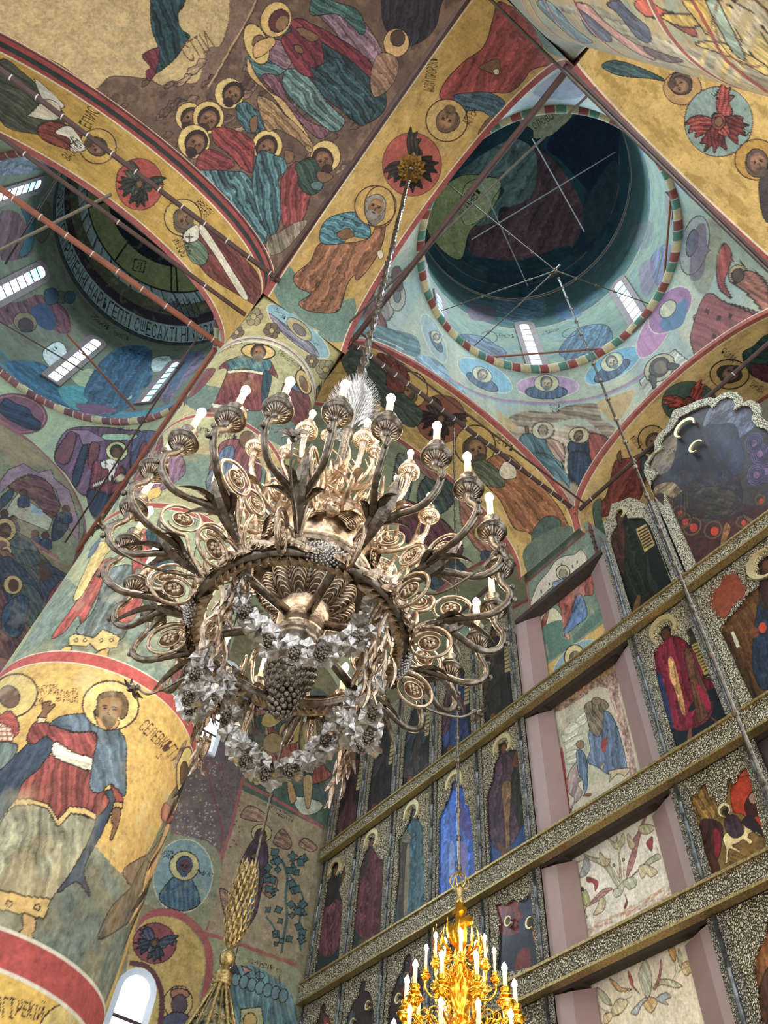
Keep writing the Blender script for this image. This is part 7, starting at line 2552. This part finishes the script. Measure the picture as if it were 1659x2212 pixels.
def holder(parent, base, s=1., mats=(METALD, METAL), cl=.22, light=False):
    """drip pan, socket, candle and bulb standing on `base`"""
    x, y, z = base
    pr = [(.016, -.10), (.02, -.08), (.03, -.055), (.022, -.045), (.03, -.03), (.055, -.008), (.058, .0), (.05, .004), (.078, .008), (.084, .016), (.078, .022), (.03, .026), (.028, .05), (.05, .058), (.056, .066), (.05, .074), (.04, .078), (.04, .1), (.048, .115), (.05, .122), (.02, .124)]
    b = MB(); b.lathe([(r * s, q * s) for r, q in pr], 22, base, gad=0); b.build('drip_pan', mats[0], parent, True)
    b = MB()
    for k in range(18):
        a = 2 * pi * k / 18
        b.tube([(x + .022 * s * math.cos(a), y + .022 * s * math.sin(a), z - .05 * s), (x + .045 * s * math.cos(a), y + .045 * s * math.sin(a), z - .025 * s), (x + .06 * s * math.cos(a), y + .06 * s * math.sin(a), z - .0 * s)], .0045 * s, 4)
    b.build('fluted_cup', mats[1], parent, True)
    b = MB(); b.lathe([(.019 * s, .12 * s), (.019 * s, .12 * s + cl), (.01 * s, .122 * s + cl)], 12, base); b.build('candle', CANDLE, parent, True)
    zt = .12 * s + cl
    k = max(s, .75)
    b = MB(); b.lathe([(.012 * k, zt), (.024 * k, zt + .015 * k), (.026 * k, zt + .03 * k), (.018 * k, zt + .052 * k), (.007 * k, zt + .07 * k), (.001, zt + .077 * k)], 12, base)
    b.build('bulb', BULB, parent, True)


def lamp(parent, p, w, size=.05, col=(1., .85, .66)):
    d = bpy.data.lights.new('lamp_glow', 'POINT')
    d.energy = w
    d.color = col
    d.shadow_soft_size = size
    o = bpy.data.objects.new('lamp_glow', d)
    sc.collection.objects.link(o)
    o.parent = parent
    o.location = p


def frame2(a, k):
    """radial, tangent"""
    return Vector((math.cos(a), math.sin(a), 0)), Vector((-math.sin(a), math.cos(a), 0))


# twelve outer arms, each forking to two candles
for k in range(12):
    ph = math.radians(24 + 30 * k)
    R_, T_ = frame2(ph, 0)
    Zv = Vector((0, 0, 1))

    def L(r, t, z):
        return R_ * r + T_ * t + Zv * (z - Z0)
    b = MB()
    b.tube(cat_path([L(.5, 0, 4.56), L(.56, 0, 4.60), L(.64, 0, 4.69), L(.73, 0, 4.73)]), [.018] * 18 + [.026], 8)
    for j in range(16):            # rope binding
        t = j / 15
        p = Vector(L(lerp(.58, .74, t), 0, lerp(4.63, 4.735, t)))
        b.ball(tuple(p), .025 - .003 * (j % 2), 8, 5)
    for s_ in (-1, 1):
        pts = [L(.72, 0, 4.73), L(.83, .06 * s_, 4.70), L(.97, .125 * s_, 4.66), L(1.07, .155 * s_, 4.72), L(1.10, .155 * s_, 4.82), L(1.065, .15 * s_, 4.90), L(1.055, .15 * s_, 4.94)]
        P_ = cat_path(pts, 6)
        b.tube(P_, [.0185 + .002 * (i % 2) for i in range(len(P_))], 9)
        for j in (20, 27):
            q = Vector(P_[j])
            b.ball(tuple(q + R_ * .03 - T_ * .01), .017, 6, 4)
    arm = b.build('arm', METALD, ch, True)
    # scroll with flower roundels
    for s_, (cr, ct, cz), ra, rb, a0_, ro in ((1, (.80, .05, 4.90), .125, .085, -2.0, .056), (-1, (.68, -.05, 4.50), .125, .08, 1.9, .056), (1, (.62, .04, 4.93), .09, .06, -1.7, .042)):
        b = MB()
        c = L(cr, ct, cz)
        N_ = (T_ + R_ * .12).normalized()
        X_ = (R_ - N_ * R_.dot(N_)).normalized()
        spiral(b, c, X_, Zv, ra, rb, 1.2 * s_, a0_, .0125)
        e_ = Vector(c) + X_ * (ra * math.cos(a0_)) + Zv * (ra * math.sin(a0_))
        b.tube(cat_path([L(.53, 0, 4.58), Vector(L(.6, 0, 4.6)).lerp(e_, .5), e_]), .011, 6)
        b.build('scroll', METAL, arm, True)
        b = MB(); rosette(b, tuple(c), tuple(N_), ro, 6); b.build('flower_roundel', METAL, arm, True)
    # big strap leaves and a flower at the end
    b = MB()
    leaf(b, L(.62, 0, 4.62), L(.92, .03, 4.95), .032, tuple(-R_), bend=-.25, n=9)
    leaf(b, L(.66, -.02, 4.68), L(1.02, -.03, 4.56), .022, (0, 0, 1), bend=.22, n=8)
    leaf(b, L(.7, .0, 4.7), L(.86, .14, 4.62), .02, (0, 0, 1), bend=.2, n=6)
    leaf(b, L(.7, .0, 4.7), L(.86, -.14, 4.62), .02, (0, 0, 1), bend=.2, n=6)
    b.build('strap_leaf', METALD, arm)
    if k % 2 == 0:
        b = MB()
        P_ = cat_path([L(.62, 0, 4.6), L(.8, .02, 4.5), L(1.0, 0, 4.52), L(1.12, 0, 4.62)])
        b.tube(P_, .007, 5)
        c = Vector(P_[-1])
        for j in range(6):
            a = 2 * pi * j / 6
            d = T_ * math.cos(a) + Vector((0, 0, 1)) * math.sin(a) * .6 + R_ * .35
            leaf(b, c, c + d * .085, .018, tuple(R_), bend=.2, n=5)
        b.ball(tuple(c), .018, 6, 5)
        b.build('lily', METALD, arm)
    for s_ in (-1, 1):
        holder(arm, tuple(L(1.055, .15 * s_, 5.02)), 1.0)
    lamp(arm, L(1.055, 0, 5.46), LAMP_W)
# second tier: twelve shorter arms
for k in range(12):
    ph = math.radians(15 + 30 * k)
    R_, T_ = frame2(ph, 0)

    def L(r, t, z):
        return R_ * r + T_ * t + Vector((0, 0, z - Z0))
    b = MB()
    P_ = cat_path([L(.2, 0, 5.35), L(.38, 0, 5.25), L(.52, 0, 5.26), L(.63, 0, 5.38), L(.66, 0, 5.5)], 7)
    b.tube(P_, [.015 + .003 * (j % 2) for j in range(len(P_))], 7)
    arm = b.build('upper_arm', METAL, ch, True)
    b = MB()
    N_ = T_.copy()
    c = L(.42, .02, 5.40)
    spiral(b, c, R_, Vector((0, 0, 1)), .10, .055, 1.3, -1.6, .010); rosette(b, tuple(c), tuple(T_), .04, 5)
    c2 = L(.30, -.02, 5.62)
    spiral(b, c2, R_, Vector((0, 0, 1)), .08, .045, 1.2, -1.2, .009); rosette(b, tuple(c2), tuple(T_), .032, 5)
    b.build('scroll', METAL, arm, True)
    b = MB()
    for j in range(5):
        leaf(b, L(.3 + .05 * j, 0, 5.24), L(.34 + .07 * j, rr.uniform(-.1, .1), 5.4 + rr.uniform(0, .12)), .02, tuple(T_), bend=.25, n=6)
    leaf(b, L(.5, 0, 5.27), L(.7, .02, 5.2), .024, (0, 0, 1), bend=.25, n=6)
    b.build('leaf_spray', METAL, arm)
    holder(arm, tuple(L(.66, 0, 5.58)), .82, (METAL, METAL), .13)
    if k % 2:
        lamp(arm, L(.66, 0, 5.9), LAMP_W * .8)
# top tier: eight candles and a crown of leaves
for k in range(8):
    ph = math.radians(5 + 45 * k)
    R_, T_ = frame2(ph, 0)

    def L(r, t, z):
        return R_ * r + T_ * t + Vector((0, 0, z - Z0))
    b = MB()
    P_ = cat_path([L(.06, 0, 5.9), L(.18, 0, 5.78), L(.32, 0, 5.76), L(.41, 0, 5.84), L(.42, 0, 5.9)], 6)
    b.tube(P_, .011, 6)
    arm = b.build('top_arm', METAL, ch, True)
    b = MB()
    for j in range(6):
        leaf(b, L(.06 + .03 * j, 0, 5.84 - .01 * j), L(.1 + .06 * j, rr.uniform(-.08, .08), 6.02 + rr.uniform(-.04, .1)), .022, tuple(T_ + R_ * .4), bend=.3, n=6)
    spiral(b, L(.22, .02, 5.9), R_, Vector((0, 0, 1)), .07, .035, 1.3, -1.4, .008)
    b.build('leaf_spray', METAL, arm)
    holder(arm, tuple(L(.42, 0, 5.98)), .62, (METAL, METAL), .08)
# wheat sheaf at the top of the stem
b = MB()
for i in range(420):
    t = (i + .5) / 420
    a = i * 2.39996
    z = 6.85 + .75 * t
    r = .04 + .13 * math.sin(pi * min(1, .15 + .85 * t)) ** .8
    p = Vector(cyl(r * .8, a, z - Z0))
    q = p + Vector((math.cos(a) * .05, math.sin(a) * .05, .06))
    b.tube([p, p.lerp(q, .5), q], [.006, .012, .002], 5)
    b.tube([q, q + (q - p) * .8], .0015, 4)
b.lathe([(.02, 6.8 - Z0), (.035, 6.9 - Z0), (.08, 7.2 - Z0), (.07, 7.45 - Z0), (.03, 7.6 - Z0), (.02, 7.65 - Z0)], 14)
o = b.build('wheat_sheaf', SILV, ch)
# suspension
b = MB()
zt = 18.62
P_ = []
for i in range(140):
    z = lerp(7.55, zt, i / 139)
    P_.append((.012 * math.sin(i * 1.7), .012 * math.cos(i * 2.3), z - Z0))
b.tube(P_, [.026 + .012 * (i % 3 == 0) + .03 * max(0, 1 - i / 12) for i in range(140)], 7)
b.build('wrapped_chain', METALD, ch, True)
t = thing('ceiling_rosette', 'dark gilded leafy rosette in the seraph roundel from which the great chandelier hangs', 'ceiling rosette', (AX + .03, AY, 18.5))
b = MB()
for k in range(12):
    a = 2 * pi * k / 12
    for s_, w, r, dz in ((0, .07, .3, -.02), (.26, .045, .22, -.05)):
        leaf(b, (.04 * math.cos(a + s_), .04 * math.sin(a + s_), dz), (r * math.cos(a + s_), r * math.sin(a + s_), dz + .03), w, (0, 0, -1), bend=.12, n=7, lobes=1)
b.build('petals', mat('dark_old_gilding', (150, 110, 44), .5, .7, col2=(40, 30, 18), scale=14), t)
b = MB(); b.ball((0, 0, -.04), .06, 12, 8); b.build('boss', METALD, t, True)

# ------------------------------------------------------------------ gilt chandelier, lower right
GX, GY = -5.28, 4.6
G0 = 3.9
gc = thing('chandelier', 'bright gilt multi-tiered chandelier with a cross, bottom centre before the icon screen', 'chandelier', (GX, GY, G0))
g = lambda l: [(r, z - G0) for r, z in l]
b = MB(); b.lathe(g([(.02, 3.9), (.08, 3.95), (.13, 4.05), (.09, 4.15), (.06, 4.2), (.1, 4.25), (.16, 4.35), (.17, 4.45), (.13, 4.55), (.06, 4.6), (.05, 4.66), (.09, 4.72), (.12, 4.8), (.11, 4.88), (.06, 4.94), (.04, 5.0), (.06, 5.04), (.04, 5.08), (.03, 5.2)]), 28, gad=10, gk=.08); b.build('body', GOLDM, gc, True)
b = MB(); b.box((-.026, -.026, 5.0 - G0), (.026, .026, 5.62 - G0)); b.box((-.15, -.03, 5.36 - G0), (.15, .03, 5.42 - G0)); b.box((-.07, -.03, 5.5 - G0), (.07, .03, 5.54 - G0)); o = b.build('cross', GOLDM, gc)
b = MB(); b.lathe(g([(.03, 5.6), (.04, 5.63), (.025, 5.66), (.04, 5.7), (.05, 5.73), (.03, 5.75), (.012, 5.78)]), 14)
for k in range(6):
    a = 2 * pi * k / 6
    u = (math.cos(a), math.sin(a), 0)
    b.tube(cat_path([cyl(.02, a, 5.74 - G0), cyl(.075, a, 5.76 - G0), cyl(.09, a, 5.82 - G0), cyl(.05, a, 5.88 - G0), cyl(.01, a, 5.9 - G0)]), .009, 6)
b.build('crown_knop', GILT, gc, True)
b = MB(); b.tube([(0, 0, lerp(5.9, 15.45, i / 60) - G0) for i in range(61)], .016, 6)
for i in range(30):
    b.ball((0, 0, 5.95 + i * .32 - G0), .03, 6, 4, (1, 1, 1.4))
b.build('suspension_rod', METALD, gc, True)
for r, zp, n, s, cl, off in ((.30, 4.93, 8, .55, .16, .1), (.46, 4.62, 10, .95, .14, .33), (.56, 4.2, 12, .9, .16, .1), (.16, 5.02, 6, .45, .1, .4)):
    for k in range(n):
        a = 2 * pi * (k + off) / n
        R_, T_ = frame2(a, 0)

        def L(q, t, z):
            return R_ * q + T_ * t + Vector((0, 0, z - G0))
        b = MB()
        b.tube(cat_path([L(.07, 0, zp - .04), L(r * .4, 0, zp - .14), L(r * .75, 0, zp - .16), L(r * .98, 0, zp - .1), L(r, 0, zp - .03)]), .009, 6)
        spiral(b, L(r * .55, .01, zp - .05), R_, Vector((0, 0, 1)), r * .17, r * .08, 1.4, -1.6, .007, 20)
        spiral(b, L(r * .8, .0, zp - .07), R_, Vector((0, 0, 1)), r * .1, r * .05, 1.2, 1.6, .006, 16)
        for j in range(3):
            leaf(b, L(r * (.3 + .2 * j), 0, zp - .12), L(r * (.35 + .22 * j), rr.uniform(-.05, .05), zp - .02), .012, tuple(T_), bend=.3, n=5)
        arm = b.build('arm', GOLDM, gc, True)
        holder(arm, tuple(L(r, 0, zp)), s, (GOLDM, GOLDM), cl)
        if k % 4 == 0:
            lamp(arm, L(r, 0, zp + .36), 3.2)
b = MB()
for k in range(26):
    a = 2 * pi * k / 26
    r = rr.uniform(.05, .1)
    R2 = rr.uniform(.14, .26)
    z = 5.12 + rr.uniform(-.05, .05)
    c = cyl(r, a, z - G0); d = cyl(R2, a, z + .2 - G0)
    leaf(b, c, d, .014, (math.cos(a), math.sin(a), -1), bend=.35, n=7, lobes=1)
b.build('leaf_crown', GOLDM, gc)

# ------------------------------------------------------------------ carved tent canopy with a wheat finial, bottom left
TX, TY = -7.28, 3.32
tc = thing('canopy_tent', 'pierced gilt tent-shaped canopy topped by a wheat sheaf, bottom left of centre', 'canopy', (TX, TY, 0))
b = MB()
for s_, t_, rd, zb_, zt_ in ((8, .0, 1.15, 2.75, 5.12),):
    for k in range(8):
        a = 2 * pi * k / 8 + .2
        P_ = []
        for j in range(90):
            t = j / 89
            r = lerp(rd, .045, t)
            w = j * .9
            P_.append((r * math.cos(a), r * math.sin(a), lerp(zb_, zt_, t)))
        b.tube(P_, [.016 + .007 * (j % 2) for j in range(90)], 6)
b.build('rope_rib', GILT, tc, True)
b = MB()
b.lathe([(1.12, 2.75), (.035, 5.1)], 8, M=Matrix.Rotation(.2, 4, 'Z')); b.build('tent_panel', mat('pierced_green_gold_carving', (150, 146, 112), .5, .5, col2=(54, 60, 54), scale=16, bump=.9, kind='voro'), tc)
b = MB(); ng = 0
for k in range(8):          # curling tracery on every panel
    a = 2 * pi * (k + .5) / 8 + .2
    R_, T_ = frame2(a, 0)
    b.tube([R_ * (lerp(1.08, .07, t) * .945 + .02) + Vector((0, 0, lerp(2.78, 5.05, t))) for t in (0, .25, .5, .75, 1)], .012, 5)
    for j in range(11):
        t = j / 11.5
        r = lerp(1.08, .07, t) * .945
        z = lerp(2.78, 5.05, t)
        w = r * .36
        for sd in (-1, 1):
            spiral(b, R_ * r + T_ * (w * .42 * sd) + Vector((0, 0, z)) + R_ * .02, T_ * sd, Vector((-.4 * math.cos(a), -.4 * math.sin(a), .9)), w * .42, w * .12, 1.3, -1.2, .011 * (1 - .5 * t), 14)
b.build('tracery', GILT, tc, True)
b = MB(); b.lathe([(.07, 5.08), (.1, 5.1), (.07, 5.12), (.1, 5.15), (.075, 5.17), (.09, 5.19), (.05, 5.22), (.04, 5.26)], 20); b.lathe([(.02, 5.25), (.06, 5.28), (.082, 5.34), (.06, 5.4), (.02, 5.43)], 18); b.build('turned_knob', GILT, tc, True)
b = MB()
for i in range(170):
    t = (i + .5) / 170
    a = i * 2.39996
    z = 5.42 + .85 * t
    r = (.03 + .12 * math.sin(pi * min(1, t * .95)) ** .7) * (1.2 if math.cos(a) > 0 else .8)
    p = Vector((r * .6 * math.cos(a), r * .6 * math.sin(a), z))
    leaf(b, p, p + Vector((math.cos(a) * .04, math.sin(a) * .04, .13)), .014, (math.cos(a), math.sin(a), 0), bend=.2, n=4)
b.build('wheat_finial', GILT, tc)
b = MB(); b.lathe([(1.2, 2.6), (1.28, 2.66), (1.28, 2.74), (1.16, 2.8), (1.1, 2.78)], 8, M=Matrix.Rotation(.2, 4, 'Z')); b.build('cornice', GILT, tc)
for k in range(4):
    a = pi / 4 + k * pi / 2
    b = MB(); b.lathe([(.07, 0), (.08, .06), (.05, .12), (.05, 2.5), (.07, 2.56), (.07, 2.62)], 14, (1.05 * math.cos(a), 1.05 * math.sin(a), 0)); b.build('post', GILT, tc, True)

for o in sc.objects:
    if o.type == 'EMPTY':
        o.empty_display_size = .05
